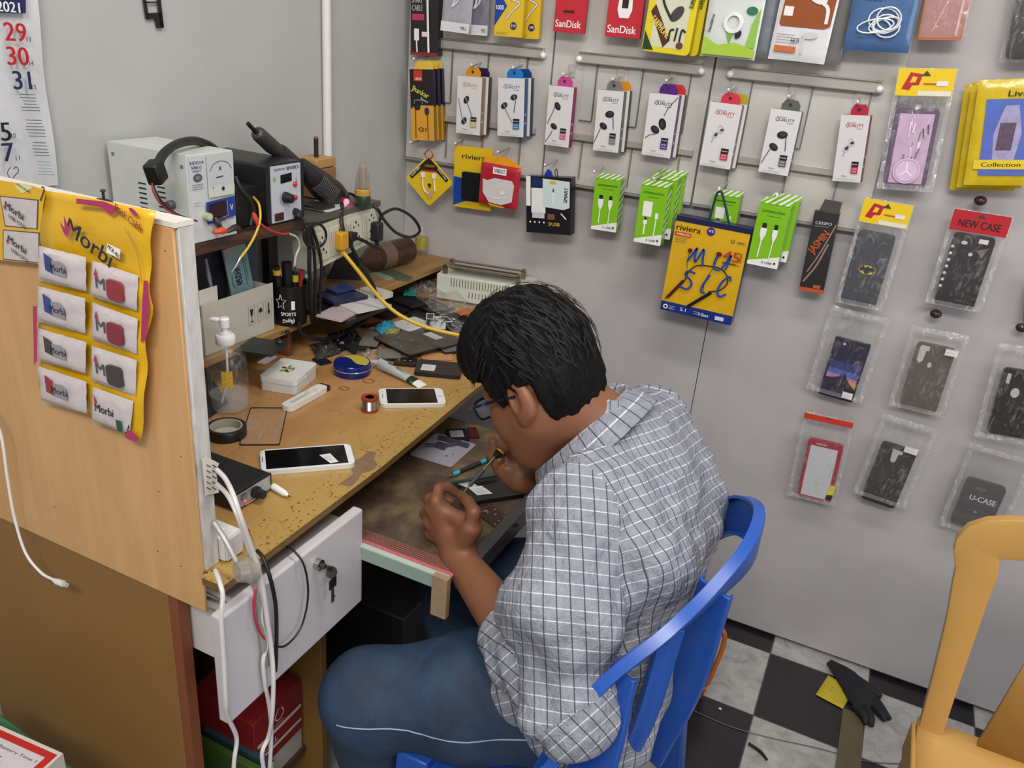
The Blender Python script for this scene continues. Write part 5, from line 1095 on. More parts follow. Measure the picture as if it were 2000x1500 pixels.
# glass protector with black rim
t, w_, h_ = flat('screen_protector', ((481, 795), (555, 796), (554, 868), (475, 869)), DZ+.002, 'clear glass screen protector with thin black rim', 'screen protector')
g = G(w_, h_); g.ring(rr(w_, h_, .005, 4), rr(w_*.955, h_*.965, .004, 4), 0, .0012, BK); g.build('rim', t); g = G(w_, h_); g.prism(rr(w_*.955, h_*.965, .004, 4), .0003, .0009, GLS); g.build('glass', t)
# white soap-style plastic box
p = on(2, DZ, 563, 742); a = on(2, DZ, 521, 756); b = on(2, DZ, 568, 776); 
t, w_, h_ = flat('plastic_box', ((515, 728), (560, 696), (611, 712), (570, 752)), DZ+.030, 'small white hinged plastic box with a printed flower', 'box')
an = math.atan2((b-a).y, (b-a).x)
g = G(w_, h_); g.prism(rr(w_, h_, .008, 5), .011, .0295, M('#d6d5cf', .35)); g.build('base', t, bevel=.002)
g = G(w_, h_); g.prism(rr(w_*1.02, h_*1.02, .008, 5), 0, .0105, M('#d9dad4', .3)); 
for k_ in range(5): g.fe(.5+.13*math.cos(k_*1.25), .55+.10*math.sin(k_*1.25), .0065, .0035, M('#4a4a30', .4) if k_ % 2 else M('#8d8a4a', .4), k_*1.25)
g.fe(.5, .55, .004, .003, M('#c9b33c', .4)); g.fs([(.35, .42), (.5, .36), (.62, .42)], .0012, INK2); g.build('lid', t, bevel=.002)
g = G(w_, h_); g.box(-.006, .006, -.0, .012, -h_/2-.002, -h_/2+.0, M('#cfcfc8', .35)); g.build('latch', t)
# blue round tin
p = on(2, DZ, 688, 728); t = thing('round_tin', 'shiny blue round tin with a yellow patch on its lid', 'tin', T(p)); r_ = (on(2, DZ+.012, 726, 722)-on(2, DZ+.012, 651, 726)).length/2
TB = M('#1d2a78', .18, .3); g = G(); g.lathe([(r_*.95, .0005), (r_*.97, .003), (r_*.97, .012), (r_*.95, .0125)], TB, n=44); g.build('base', t)
g = G(); g.lathe([(r_*.98, .0128), (r_, .0135), (r_, .0148), (r_*.985, .0155)], M('#9ea2b4', .2, .6), n=44); g.lathe([(r_*.985, .0155), (r_*.985, .023), (r_*.93, .0265), (r_*.90, .026), (0, .026)], TB, n=44)
rc = (on(2, DZ+.026, 700, 708)-p); V = []
for k_ in range(17): a = -.25+k_*(PI*1.02)/16; V.append((r_*.88*math.cos(a+.15), r_*.88*math.sin(a+.15), .0264))
for k_ in range(9): f_ = k_/8; V.append((-.83*r_+1.65*r_*f_, r_*(.20-.25*f_+.30*math.sin(f_*2*PI)*.5), .0264))
g.add(V, [tuple(range(len(V)))], M('#b7a93c', .3)); g.build('lid', t)
# silicone tube
t = thing('adhesive_tube', 'silver and green tube of silicone adhesive lying behind the small phone', 'tube', T((0, 0, 0)))
a = on(2, DZ+.012, 742, 712); b = on(2, DZ+.006, 826, 752); d_ = (b-a).normalized(); s_ = Vector((-d_.y, d_.x, 0)); n_ = 14; V = []; F = []
for i in range(n_+1):
    f_ = i/n_; c = a.lerp(b, f_); hw = .0095+.004*f_; hh = .0115*(1-f_)**.6+.0012
    for j in range(16): th = 2*PI*j/16; V.append(Vector((c.x, c.y, DZ+.0012+hh))+s_*hw*math.cos(th)+Vector((0, 0, hh*math.sin(th))))
g = G()
g.add(V, [(i*16+j, i*16+(j+1) % 16, (i+1)*16+(j+1) % 16, (i+1)*16+j) for i in range(n_-4) for j in range(16)]+[tuple(range(15, -1, -1))], M('#b9c2c0', .3, .3))
g.add(V[(n_-4)*16:], [(i*16+j, i*16+(j+1) % 16, (i+1)*16+(j+1) % 16, (i+1)*16+j) for i in range(2) for j in range(16)], M('#19201c', .35))
g.add(V[(n_-3)*16:], [(i*16+j, i*16+(j+1) % 16, (i+1)*16+(j+1) % 16, (i+1)*16+j) for i in range(1) for j in range(6, 12)], M('#3f9a68', .35))
g.add(V[(n_-2)*16:], [(i*16+j, i*16+(j+1) % 16, (i+1)*16+(j+1) % 16, (i+1)*16+j) for i in range(2) for j in range(16)]+[tuple(32+j for j in range(16))], M('#dadcd0', .35)); g.build('tube_body', t)
g = G(w=(b-a).length, h=.024); q_ = T(a.lerp(b, .42)+Vector((0, 0, .0105))) @ R_(math.atan2(d_.y, d_.x), 'Z') @ R_(.17, 'Y') @ R_(-PI/2, 'X'); g.ft('RF-0002', .5, .5, .30, INK, .42); g.build('lettering', t, q_)
g = G(); g.tube([a-d_*.004+Vector((0, 0, .002)), a-d_*.012, a-d_*.016], [.0062, .0052, .0035], M('#d9dcda', .3), n=12, k=1); g.tube([a-d_*.016, a-d_*.034-Vector((0, 0, .004))], [.003, .0015], M('#d9dcda', .3), n=10, k=1); g.build('nozzle', t)
# solder spool
p = on(2, DZ, 722, 801); t = thing('solder_spool', 'small solder spool with red plastic rims', 'spool', T(p)); RP = M('#8f2f22', .4)
g = G(); g.lathe([(.006, .001), (.0165, .001), (.0165, .0035), (.006, .0035)], RP, n=28); g.lathe([(.008, .024), (.0165, .024), (.0165, .028), (.0085, .028)], RP, n=28); g.lathe([(.0085, .028), (.0085, .006), (0, .006)], M('#6b1f18', .5), n=24); g.build('spool_rims', t)
g = G(); g.lathe([(.014+.0006*(k_ % 2), .0036+.00102*k_) for k_ in range(20)], STEEL, n=28); g.build('solder_wire', t, label='silvery wound solder wire')
# rubber bands
for q_, lab, r_ in (((720, 744), 'brown rubber band lying beside the blue tin', .011), ((672, 758), 'thin brown rubber band on the desk below the tin', .009)):
    p = on(2, DZ+.0012, *q_); g = G(); g.tube([(r_*math.cos(a)*1.15, r_*.8*math.sin(a), 0) for a in [2*PI*i/20 for i in range(21)]], .0009, M('#9a4f24', .5), n=6, k=1); one(g, 'rubber_band', lab, 'rubber band', T(p), 'rubber bands')
# green and white pen
t = thing('pen', 'lime green and white pen half behind the small black box', 'pen', T((0, 0, 0))); a = on(2, DZ+.0065, 466, 908); b = on(2, DZ+.0065, 563, 968); c = a.lerp(b, .72)
g = G(); g.tube([a, c], .0052, M('#7fb31c', .35), k=1, n=14); g.build('barrel', t); g = G(); g.tube([c, c.lerp(b, .75), b], [.0056, .005, .0018], WH, k=1, n=14); g.tube([b, b+(b-a).normalized()*.006], [.0016, .0006], M('#8a7a3c', .3, .8), k=1); g.build('tip', t, label='white nose')
# small soldering station
t = thing('soldering_station', 'small black soldering control box with grey panel and glowing red lamp', 'control box', T((0, 0, 0)))
A, B, C_, D_ = [on(0, .50, *q) for q in ((458, 962), (530, 929), (530, 975), (462, 1008))]
y0, y1, z1 = A.y, B.y, (A.z+B.z)/2; z0 = DZ+.002; x1 = .50; x0 = .36
BXM = M('#17181b', .35, 0, 1, 0, .1); g = G(); g.box(x0, x1-.003, y0, y1, z0, z1, BXM); g.build('case', t, bevel=.002)
R90 = R_(PI/2, 'Z'); g = G(y1-y0, z1-z0); g.box(-(y1-y0)/2, (y1-y0)/2, 0, .003, -(z1-z0)/2, (z1-z0)/2, BXM); g.fr(.04, .07, .96, .93, M('#8d8f90', .4)); g.lines(.50, .92, .86, .30, 8, M('#c9cac8', .4), .0012, .1); g.ft('SOLDER', .3, .82, .10, INK, .36); g.fe(.20, .62, .006, .006, INK2); g.fe(.2, .62, .0048, .0048, GREY); g.fr(.22, .12, .62, .2, M('#b9a95a', .4)); g.build('front_panel', t, T((x1, (y0+y1)/2, (z0+z1)/2)) @ R90)
g = G(); yk = y0+(y1-y0)*.52; zk = z0+(z1-z0)*.50; g.tube([(x1, yk, zk), (x1+.006, yk, zk), (x1+.007, yk, zk), (x1+.018, yk, zk)], [.0095, .0095, .0075, .0068], BK, k=1, n=22); g.build('knob', t)
g = G(); g.ell((x1+.002, y0+(y1-y0)*.22, z0+(z1-z0)*.40), (.002, .0024, .0024), M('#ff3040', .3, 0, 1, 0, 0, 0, 60, 4)); g.build('lamp', t, label='glowing red lamp')
# white box under the station, at the partition
a = on(2, DZ+.04, 474, 1032); g = G(); g.box(a.x-.10, a.x-.004, -1.334, a.y, DZ+.003, DZ+.038, M('#cdcaca', .35)); g.box(a.x-.004, a.x, -1.333, a.y, DZ+.004, DZ+.037, M('#bfbcbd', .35)); g.box(a.x-.09, a.x-.02, -1.32, a.y-.012, DZ+.038, DZ+.040, WH)
one(g, 'adapter_box', 'flat white box wedged between the partition and the small black control box', 'box', bevel=.002)
# pump bottle
p = on(2, DZ, 449, 795); t = thing('pump_bottle', 'half empty clear pump bottle with white dispenser head', 'bottle', T(p))
k = NT('mat_clear_plastic', .08); k.b.inputs['Transmission Weight'].default_value = .0; 
g = G(); g.lathe([(0, .001), (.033, .001), (.036, .006), (.036, .085), (.034, .10), (.024, .122), (.014, .130), (.013, .135)], GLS, n=40); g.build('bottle_body', t)
g = G(); g.lathe([(0, .003), (.033, .003), (.0345, .008), (.0345, .030), (0, .0305)], M('#c9cdc9', .05, 0, .28, 0, 0), n=36); g.build('liquid', t)
g = G(w=.04, h=.03); V = [(.0365*math.cos(a), .0365*math.sin(a), z) for z in (.055, .088) for a in [-1.1+i*.09 for i in range(7)]]; g.add(V, [(i, i+1, i+8, i+7) for i in range(6)], M('#c9a33a', .4, 0, 1, 0, .5, 0, 200)); g.build('label', t, label='yellow and brown label')
g = G(); g.lathe([(.0165, .128), (.0175, .130), (.0175, .142), (.016, .145), (.0105, .146), (.0105, .150), (.005, .150), (.005, .160), (.0085, .160), (.0092, .175), (.006, .178), (0, .178)], WH, n=28); g.tube([(0, 0, .170), (-.018, -.006, .172), (-.026, -.008, .170)], [.005, .0045, .0035], WH, n=10); g.build('pump_head', t)
g = G(); g.tube([(0, 0, .13), (-.002, 0, .06), (-.014, -.006, .006)], .0022, M('#d3d6d3', .2), n=6); g.build('dip_tube', t)
# dark stand leaning behind the bottle
t = thing('tablet_stand', 'black folded stand leaning beside the partition behind the tape roll', 'stand'); g = G(); P3 = [on(2, DZ+.002, *q) for q in ((402, 800), (440, 785), (408, 742))]
g = G(); V = [on(2, DZ+.001, 404, 820), on(2, DZ+.001, 446, 790), on(2, DZ+.052, 403, 728)]; V2 = [v+Vector((-.004, .006, 0)) for v in V]; g.add(V+V2, [(0, 1, 2), (5, 4, 3), (0, 3, 4, 1), (1, 4, 5, 2), (2, 5, 3, 0)], M('#1b1d1e', .4)); g.build('panel', t)
# ------------------------------------------------ broken phones and parts heaped at the back of the desk
SCR = [M('#2c2a29', .12), M('#1c1d20', .15), M('#5b554c', .3), M('#77716a', .3), M('#3a3530', .2)]
def dead(q, z, th, colr, lab, name='broken_screen', cat='phone part', grp='dead phone parts on the desk', rim=BK, deco=None, rad=.1):
    t, w_, h_ = flat(name, q, z+th, lab, cat, grp); g = G(w_, h_); g.prism(rr(w_, h_, min(w_, h_)*rad, 4), .0003, th, rim); g.prism(rr(w_*.97, h_*.96, min(w_, h_)*rad, 4), 0, .0004, colr); g.y = 0
    if deco: deco(g)
    g.build('panel', t); return t
def dots(g):
    rnd = random.Random(len(g.v)); 
    for _ in range(5): g.fe(rnd.uniform(.1, .9), rnd.uniform(.15, .85), .0016, .0016, M('#c9c6c0', .4), n=8)
def sq(g): g.fr(.3, .35, .62, .7, M('#b9b6b0', .4))
def cam3(g):
    for u in (.2, .45, .7): g.fe(u, .5, .0022, .0018, LG, n=10)
def brd(g):
    rnd = random.Random(4)
    for _ in range(26): u, v = rnd.uniform(.05, .85), rnd.uniform(.05, .8); g.fr(u, v, u+rnd.uniform(.04, .14), v+rnd.uniform(.06, .2), M(rnd.choice(['#8e9094', '#3a3d42', '#b5b8bb', '#22252a']), .4))
    g.fr(.02, .5, .40, .98, WH); g.fr(.06, .55, .36, .93, M('#2c2b26', .2))
dead(((732, 655), (797, 643), (850, 679), (795, 697)), DZ+.014, .003, M('#4d473f', .15), 'large dark phone screen lying on the heap, corner towards the tube', deco=dots)
dead(((698, 640), (735, 652), (752, 673), (716, 680)), DZ+.008, .003, SCR[3], 'taupe phone back cover at the left of the heap'); dead(((727, 678), (775, 684), (792, 697), (748, 702)), DZ+.006, .003, SCR[3], 'taupe plate under the large dark screen')
dead(((752, 688), (795, 684), (792, 700), (764, 702)), DZ+.003, .003, M('#7b756d', .35), 'small taupe plate beside the silver tube tip')
dead(((672, 672), (708, 664), (722, 680), (684, 687)), DZ+.006, .004, M('#2a2c2e', .3), 'black phone back at the left end of the heap')
dead(((800, 640), (852, 636), (898, 665), (850, 688)), DZ+.010, .003, M('#4a4641', .12), 'clear-topped grey screen in the middle of the heap', deco=sq)
dead(((852, 664), (892, 662), (885, 684), (858, 690)), DZ+.006, .003, M('#6b6660', .3), 'grey plate with white connector at the right of the heap', deco=dots)
dead(((772, 697), (816, 699), (812, 714), (770, 708)), DZ+.002, .005, M('#241f1c', .3), 'black camera frame with three lens holes', name='broken_phone', deco=cam3)
dead(((815, 701), (905, 708), (900, 736), (812, 726)), DZ+.002, .007, M('#2b2422', .35), 'brown-black phone back with a white label', name='broken_phone', deco=lambda g: (g.fr(.12, .18, .42, .62, M('#c9c9d0', .4)), g.lines(.16, .38, .5, .3, 3, INK2, .0004)))
dead(((827, 617), (868, 617), (875, 645), (835, 640)), DZ+.016, .004, M('#c9cac8', .35), 'white framed circuit board with a square black chip', name='circuit_board', rim=GREY, deco=brd)
dead(((866, 624), (905, 620), (903, 645), (876, 646)), DZ+.012, .004, M('#60646a', .35), 'grey circuit board crowded with chips', name='circuit_board', rim=GREY, deco=brd)
dead(((760, 632), (822, 615), (832, 634), (800, 645)), DZ+.012, .004, M('#c6c8c4', .25), 'white phone back cover with one round hole', name='broken_phone', rim=WH, deco=lambda g: g.fe(.35, .5, .0022, .002, BK, n=10))
dead(((715, 600), (760, 585), (790, 606), (745, 622)), DZ+.010, .005, M('#201e20', .25), 'black phone panel near the ledge edge'); dead(((755, 575), (800, 568), (840, 590), (800, 603)), DZ+.018, .004, M('#26242a', .2), 'black phone panel with bluish sheen behind the yellow cable')
dead(((800, 588), (842, 580), (880, 600), (838, 612)), DZ+.012, .004, M('#2b2a2a', .25), 'black phone panel in front of the clear plastic wrap'); dead(((842, 604), (892, 600), (912, 622), (868, 628)), DZ+.006, .004, M('#1f1d1e', .3), 'black phone panel near the preheater')
dead(((690, 618), (722, 610), (738, 628), (702, 636)), DZ+.006, .006, M('#5a2e24', .4), 'rusty brown phone battery by the ledge', name='phone_battery'); dead(((640, 668), (668, 660), (680, 676), (652, 684)), DZ+.004, .003, M('#c2bfba', .3), 'small silver plate among the scraps', rim=LG)
dead(((820, 689), (885, 690), (884, 702), (826, 701)), DZ+.001, .002, M('#c08a5c', .4), 'salmon coloured phone plate beneath the heap', rim=M('#b58a66', .4)); dead(((612, 700), (640, 694), (640, 708), (622, 712)), DZ+.001, .003, M('#1d1c2c', .3), 'tiny dark blue-black plate beside the tin')
# crumpled scraps, wraps
def crumple(q, z, hgt, mat, name, lab, cat, seed, n=18, amp=1.0, grp=None):
    P4 = [on(2, z, *p) for p in q]; g = G()
    def f(u, v):
        a = P4[3].lerp(P4[2], u); b = P4[0].lerp(P4[1], u); c = a.lerp(b, v); e = (1-(2*u-1)**4)*(1-(2*v-1)**4)
        nz = noise.noise(Vector((u*5+seed, v*5, seed)))*.6+abs(noise.noise(Vector((u*11, v*11+seed, 2))))*.7
        return (c.x+.006*noise.noise(Vector((v*6, seed, u))), c.y+.006*noise.noise(Vector((u*6, seed+4, v))), z+.001+max(.0, hgt*(.25+amp*nz))*(.25+.75*e))
    g.sheet(f, n, n, mat); return one(g, name, lab, cat, None, grp, smooth=25)
crumple(((770, 548), (850, 540), (935, 600), (860, 620)), DZ+.022, .030, BAG2, 'plastic_wrap', 'crumpled clear plastic wrap in front of the white preheater', 'wrapping', 1, 24)
crumple(((845, 600), (900, 585), (925, 618), (880, 630)), DZ+.004, .02, BAG, 'plastic_wrap', 'small clear film scrap below the preheater', 'wrapping', 2)
crumple(((692, 688), (735, 684), (760, 708), (716, 722)), DZ+.002, .018, BAG2, 'plastic_wrap', 'clear torn blister scrap beside the blue tin', 'wrapping', 3)
crumple(((604, 676), (650, 664), (668, 690), (620, 706)), DZ+.002, .02, M('#4c4a48', .3, .3, 1, 0, .4), 'foil_scrap', 'dark crumpled foil scrap at the left end of the heap', 'scrap', 4)
crumple(((728, 640), (762, 626), (776, 640), (745, 655)), DZ+.012, .014, M('#2e8fa8', .3, 0, 1, 0, .3), 'foil_scrap', 'turquoise foil scrap on the heap under the yellow cable', 'scrap', 5, 12); crumple(((752, 644), (782, 642), (778, 655), (750, 656)), DZ+.014, .008, M('#8f8a3a', .4, 0, 1, 0, .5), 'foil_scrap', 'yellow-green scrap beside the turquoise foil', 'scrap', 6, 10)
crumple(((640, 655), (690, 640), (712, 668), (660, 690)), DZ+.002, .022, M('#1e1c1d', .3, 0, 1, 0, .4), 'ribbon_cable_scrap', 'tangled black flex ribbons left of the heap', 'scrap', 7, 16); crumple(((790, 600), (845, 600), (880, 640), (800, 640)), DZ+.002, .018, M('#2a2827', .3, 0, 1, 0, .4), 'ribbon_cable_scrap', 'dark tangle of phone innards in the middle of the heap', 'scrap', 8, 18)
crumple(((885, 608), (915, 600), (925, 612), (900, 618)), DZ+.016, .008, M('#b5682c', .4), 'foil_scrap', 'orange film scrap near the preheater', 'scrap', 9, 8); crumple(((785, 560), (815, 562), (812, 580), (788, 578)), DZ+.024, .008, M('#237f78', .4), 'foil_scrap', 'teal film scrap near the ledge edge', 'scrap', 10, 8)
# ------------------------------------------------ preheater plate station
t = thing('preheater', 'white slotted preheater box with a metal rail and mirror plate on top', 'preheater')
zt = DZ+.075; a = on(2, zt, 853, 534); b = on(2, zt, 1035, 562); 
c = on(2, zt, 1081, 540); e = on(2, zt, 880, 512); e = a+(c-b)
ux = (b-a).normalized(); uy = (c-b).normalized(); L1, L2 = (b-a).length, (c-b).length
yaw_ = math.atan2(ux.y, ux.x); L2 = min(L2, .17); t.matrix_world = T((a.x, a.y, DZ)) @ R_(yaw_, 'Z')
L2 = min(L2, (-.022-a.y)/max(.1, math.cos(yaw_)) - L1*max(0, math.sin(yaw_)))
PH = M('#c3c7b8', .4, 0, 1, 0, .04); g = G(L1, .075); g.box(0, L1, 0, L2, .006, .075, PH); g.build('case', t, bevel=.003)
g = G()
n_s = 26
for i in range(n_s): x = L1*.16+(L1*.80)*i/n_s; g.box(x, x+.0016, -.0006, .002, .046, .068, M('#1d211c', .6))
for i in range(14): x = L1*.36+(L1*.5)*i/14; g.box(x, x+.0016, -.0006, .002, .020, .036, M('#1d211c', .6))
g.build('vent_slots', t, label='dark vertical vent slots')
g = G(); RM = M('#a39383', .25, .8)
px0, px1, py0, py1 = .02, L1-.035, .012, L2-.03
for x in (px0, px1):
    for y in (py0, py1): g.box(x-.006, x+.006, y-.005, y+.005, .0752, .098, RM); g.tube([(x, y-.005, .097), (x, y+.005, .097)], .006, RM, k=1, n=12)
for y in (py0, py1): g.tube([(px0, y, .097), (px1, y, .097)], .0032, RM, k=1, n=10)
for x in (px0, px1): g.tube([(x, py0, .093), (x, py1, .093)], .0018, RM, k=1, n=8)
g.build('rail_frame', t, label='brushed metal rail frame')
g = G(); g.box(px0+.012, px1-.008, py0+.008, py1-.006, .088, .0905, M('#8d8168', .12, .9)); g.build('plate', t, label='mirror-like metal plate'); g = G(); g.box(L1, L1+.002, L2*.55, L2*.75, .03, .055, M('#7a2420', .4)); g.build('switch', t)
for x in (.02, L1-.02):
    for y in (.02, L2-.02): g = G(); g.lathe([(.008, .0003), (.009, .006), (0, .006)], BK, n=14, c=(x, y, 0)); g.build('foot', t)
# ------------------------------------------------ on the work tray
TZ = .7145
t, w_, h_ = flat('metal_plate', ((797, 886), (862, 840), (920, 873), (883, 913)), TZ+.003, 'pale metal holder plate with violet brackets lying on the tray', 'plate')
g = G(w_, h_); g.prism(rr(w_, h_, .006, 3), 0, .002, M('#b7b4be', .25, .4)); VM = M('#4a4454', .35, .3); g.fe(.3, .3, .002, .002, INK); g.fe(.42, .22, .0015, .0015, INK); g.build('plate', t)
g = G(w_, h_); g.tube([(-w_*.1, -.004, h_*.38), (w_*.05, -.006, h_*.05), (w_*.18, -.004, -.01), (w_*.36, -.005, -h_*.2)], .0035, VM, n=6, k=2); g.box(w_*.26, w_*.34, -.008, 0, -h_*.42, h_*.30, VM); g.box(-.004, .008, -.010, 0, -.004, .016, VM); g.build('bracket', t, label='dark violet bracket')
def stick(name, a, b, r, mat, lab, cat, z=TZ, caps=None):
    A, B = on(2, z+r+.0006, *a), on(2, z+r+.0006, *b); t = thing(name, lab, cat); g = G(); g.tube([A, B], r, mat, k=1, n=12); g.build('barrel', t)
    if caps:
        for f0, f1, rr2, mt in caps: g = G(); g.tube([A.lerp(B, f0), A.lerp(B, f1)], [r*rr2[0], r*rr2[1]], mt, k=1, n=12); g.build('tip', t)
    return t
TQ = M('#2aa3b5', .35)
stick('tweezer_tool', (884, 927), (958, 895), .0042, M('#202024', .4), 'black precision tool with turquoise band and gold point, on the tray', 'tool', caps=[(-.16, 0, (.15, .5), M('#b58a4a', .3, .8)), (0, .16, (1.04, 1.04), TQ), (.72, .86, (1.04, 1.04), TQ)])
stick('tweezer_tool', (872, 945), (970, 928), .003, M('#1e3b36', .4), 'thin dark green tool lying across the black phone', 'tool', z=TZ+.012)
t, w_, h_ = flat('smartphone', ((880, 938), (1000, 925), (1025, 962), (905, 985)), TZ+.009, 'opened black smartphone with white label lying on the tray', 'phone')
g = G(w_, h_); g.prism(rr(w_, h_, .006, 4), 0, .008, M('#17171a', .3)); g.fp([(.06, .9), (.18, .62), (.36, .62), (.30, .92)], M('#c6c6c6', .4)); g.fp([(.20, .62), (.42, .60), (.50, .2), (.26, .22)], PAPER); g.lines(.28, .44, .5, .3, 4, INK2, .0005); g.build('body', t, bevel=.001)
t, w_, h_ = flat('component_strip', ((955, 990), (990, 975), (975, 1030), (940, 1042)), TZ+.002, 'strip of tiny copper and red components beside the phone on the tray', 'electronic parts'); g = G(w_, h_); g.box(-w_/2, w_/2, 0, .0018, -h_/2, h_/2, M('#3c2420', .5)); rnd = random.Random(8)
for _ in range(22): u, v = rnd.uniform(.05, .9), rnd.uniform(.05, .9); g.fe(u, v, .0018, .0012, M(rnd.choice(['#c9b8a8', '#a5454a', '#d8c8bc', '#7a3a34']), .35, .3), rnd.uniform(0, 3), 8)
g.build('strip', t)
t, w_, h_ = flat('phone_battery', ((872, 838), (912, 836), (914, 858), (874, 858)), TZ+.006, 'black phone battery with a grey label at the back of the tray', 'battery'); g = G(w_, h_); g.box(-w_/2, w_/2, 0, .005, -h_/2, h_/2, BK); g.fr(.15, .2, .8, .8, M('#8a8890', .4)); g.lines(.2, .7, .65, .35, 3, INK, .0005); g.build('cell', t)
t, w_, h_ = flat('phone_battery', ((915, 835), (932, 834), (934, 852), (916, 852)), TZ+.006, 'dark red small battery beside the black one on the tray', 'battery'); g = G(w_, h_); g.box(-w_/2, w_/2, 0, .005, -h_/2, h_/2, M('#4c1c1e', .4)); g.build('cell', t)
for q_, lab, cl in (((950, 960-20), 'tiny white plug piece on the tray', '#c9c6c0'), ((996, 952), 'tiny blue and white connector near the tray rail', '#3a4a78'), ((948, 1000), 'small curled copper clip on the tray', '#a5785a')):
    p = on(2, TZ+.003, *q_); g = G(); g.tube([(-.004, 0, 0), (.001, .003, .001), (.005, -.001, 0)], .0018, M(cl, .35), n=6); one(g, 'connector_piece', lab, 'phone part', T(p))
# phone part pinched in his fingers
g = G(); p = Vector(px(-.985, 856, 955)); g.box(-.009, .009, -.003, .003, -.006, .006, M('#1e2433', .3)); g.box(-.006, .0, -.0036, -.003, 0, .004, LG); one(g, 'phone_part', 'tiny dark blue phone part pinched in the man\'s left hand', 'phone part', T(p) @ R_(.5, 'Z') @ R_(.4, 'Y'), bevel=.0006)
# ================================================================ UPPER SHELF AND WHAT STANDS ON IT
k = NT('mat_dark_shelf', .5); co = k.coord(); k.col(k.ramp(k.noise(k.mapping(co, (9, 1, 9)), 8, 5), [(.3, '#2b1a14'), (.7, '#5a3d2b')])); SHM = k.m
t = thing('upper_shelf', 'dark brown upper shelf on the left wall carrying the two instruments', 'shelf', T((0, 0, 0)))
ye = on(0, .198, 742, 405).y
g = G(); g.box(.002, .200, -1.30, -.70, SZ-.020, SZ, SHM); g.build('shelf_board', t, bevel=.001)
g = G(); g.box(.002, .200, -.699, ye, SZ-.014, SZ-.001, M('#55514c', .4)); g.build('shelf_board', t, label='grey shelf extension')
for y in (-1.28, -.70): g = G(); g.box(.002, .05, y, y+.014, LZ+.001, SZ-.021, M('#23201f', .5)); g.build('support', t)
# bench power supply
def fz(px_, py_, x=.198): return on(0, x, px_, py_)
y0, y1 = fz(365, 320).y, fz(455, 300).y; z1 = (fz(363, 308).z+fz(453, 290).z)/2; W_ = y1-y0; H_ = z1-SZ-.001
t = thing('power_supply', 'white bench power supply with ammeter dial and dark voltage display', 'power supply', T((.198, (y0+y1)/2, SZ+.001+H_/2)) @ R_(PI/2, 'Z'))
PS = M('#c6c9c4', .4); g = G(W_, H_); D_ = .185
g.box(-W_/2, W_/2, .002, D_, -H_/2, H_/2, PS)
for k_ in range(2):
    for j in range(9): y = .055+.045*k_; z = .012-j*.0085; g.box(-W_/2-.0005, -W_/2, y, y+.018, z, z+.0028, M('#1c1d1c', .6))
for y, z in ((.012, .055), (.012, -.055), (D_-.012, .055)): g.box(-W_/2-.001, -W_/2, y-.003, y+.003, z-.003, z+.003, GREY)
g.build('case', t, bevel=.0012)
g = G(); g.tube([(-W_/2, .040, -.012), (-W_/2-.010, .040, -.012), (-W_/2-.012, .040, -.012)], [.008, .0075, .006], M('#4b4f4e', .4), k=1, n=14); g.build('side_knob', t)
g = G(W_, H_); g.box(-W_/2+.0015, W_/2-.0015, 0, .002, -H_/2+.0015, H_/2-.0015, M('#c3c5c6', .35)); 
g.fp([(.02, .97), (.34, .97), (.34, .62), (.02, .62)], M('#bcc0c8', .4)); g.ft('RIDDHI', .19, .91, .035, NAVY, .28); g.ft('5000.C', .18, .86, .03, NAVY, .22); g.ft('VOLT', .18, .82, .025, NAVY, .18); g.fe(.19, .745, .010, .007, INK2); g.fe(.19, .745, .0065, .004, GREY); g.lines(.06, .32, .67, .62, 3, INK2, .0008)
g.fp([(.38, .98), (.97, .98), (.96, .52), (.38, .52)], M('#b9bdbf', .3)); g.fp([(.38, .62), (.97, .62), (.96, .50), (.38, .50)], M('#c3c7bd', .3))
g.fs([(.44, .80), (.52, .87), (.68, .90), (.84, .87), (.92, .80)], .0012, INK2); g.ft('A', .66, .82, .05, INK, .06); g.fs([(.56, .72), (.72, .73)], .0016, INK, 1); g.fe(.70, .585, .0035, .0035, BK); g.fe(.48, .61, .0012, .0012, BK, n=8)
g.fp([(.30, .46), (.94, .48), (.94, .24), (.30, .20)], M('#1c3a8c', .3)); g.fp([(.35, .43), (.74, .45), (.74, .26), (.35, .24)], M('#2a0f14', .15)); g.fs([(.35, .24), (.76, .26), (.76, .45)], .0008, LG, 1); g.ft('V', .85, .35, .07, WH, .07); g.lines(.04, .2, .47, .44, 2, INK2, .0007); g.ft('RIDDHI', .52, .10, .03, INK2, .3); g.fe(.90, .10, .002, .003, INK)
g.build('front_panel', t)
g = G(W_, H_); g.tube([(-.022, 0, -.03), (-.022, -.012, -.03)], .007, M('#a9ad8c', .4), k=1, n=14); g.tube([(-.022, -.012, -.03), (-.022, -.013, -.03)], .0045, M('#c1c4a8', .4), k=1, n=12); g.build('knob', t, label='pale green knob')
g = G(); g.tube([(-.004, -.003, -.036), (-.002, -.010, -.046), (.002, -.012, -.056)], [.0045, .005, .004], M('#2c2a33', .4), n=8); g.tube([(-.001, -.005, -.040), (.014, -.010, -.038)], .003, M('#2c2a33', .4), n=8, k=1); g.build('terminal_plug', t)
for s, cl, x in ((0, '#c9502a', -.010), (1, '#2a2422', .022)):
    g = G(); g.tube([(x-.012, -.014, -.063-.004*s), (x+.004, -.018, -.062), (x+.020, -.014, -.067)], [.004, .0065, .003], M(cl, .35), n=8, k=4); one(g, 'crocodile_clip', ('orange' if s == 0 else 'dark brown')+' crocodile clip lying at the foot of the power supply', 'clip', t.matrix_world @ T((0, -.004, .0015+.006)))
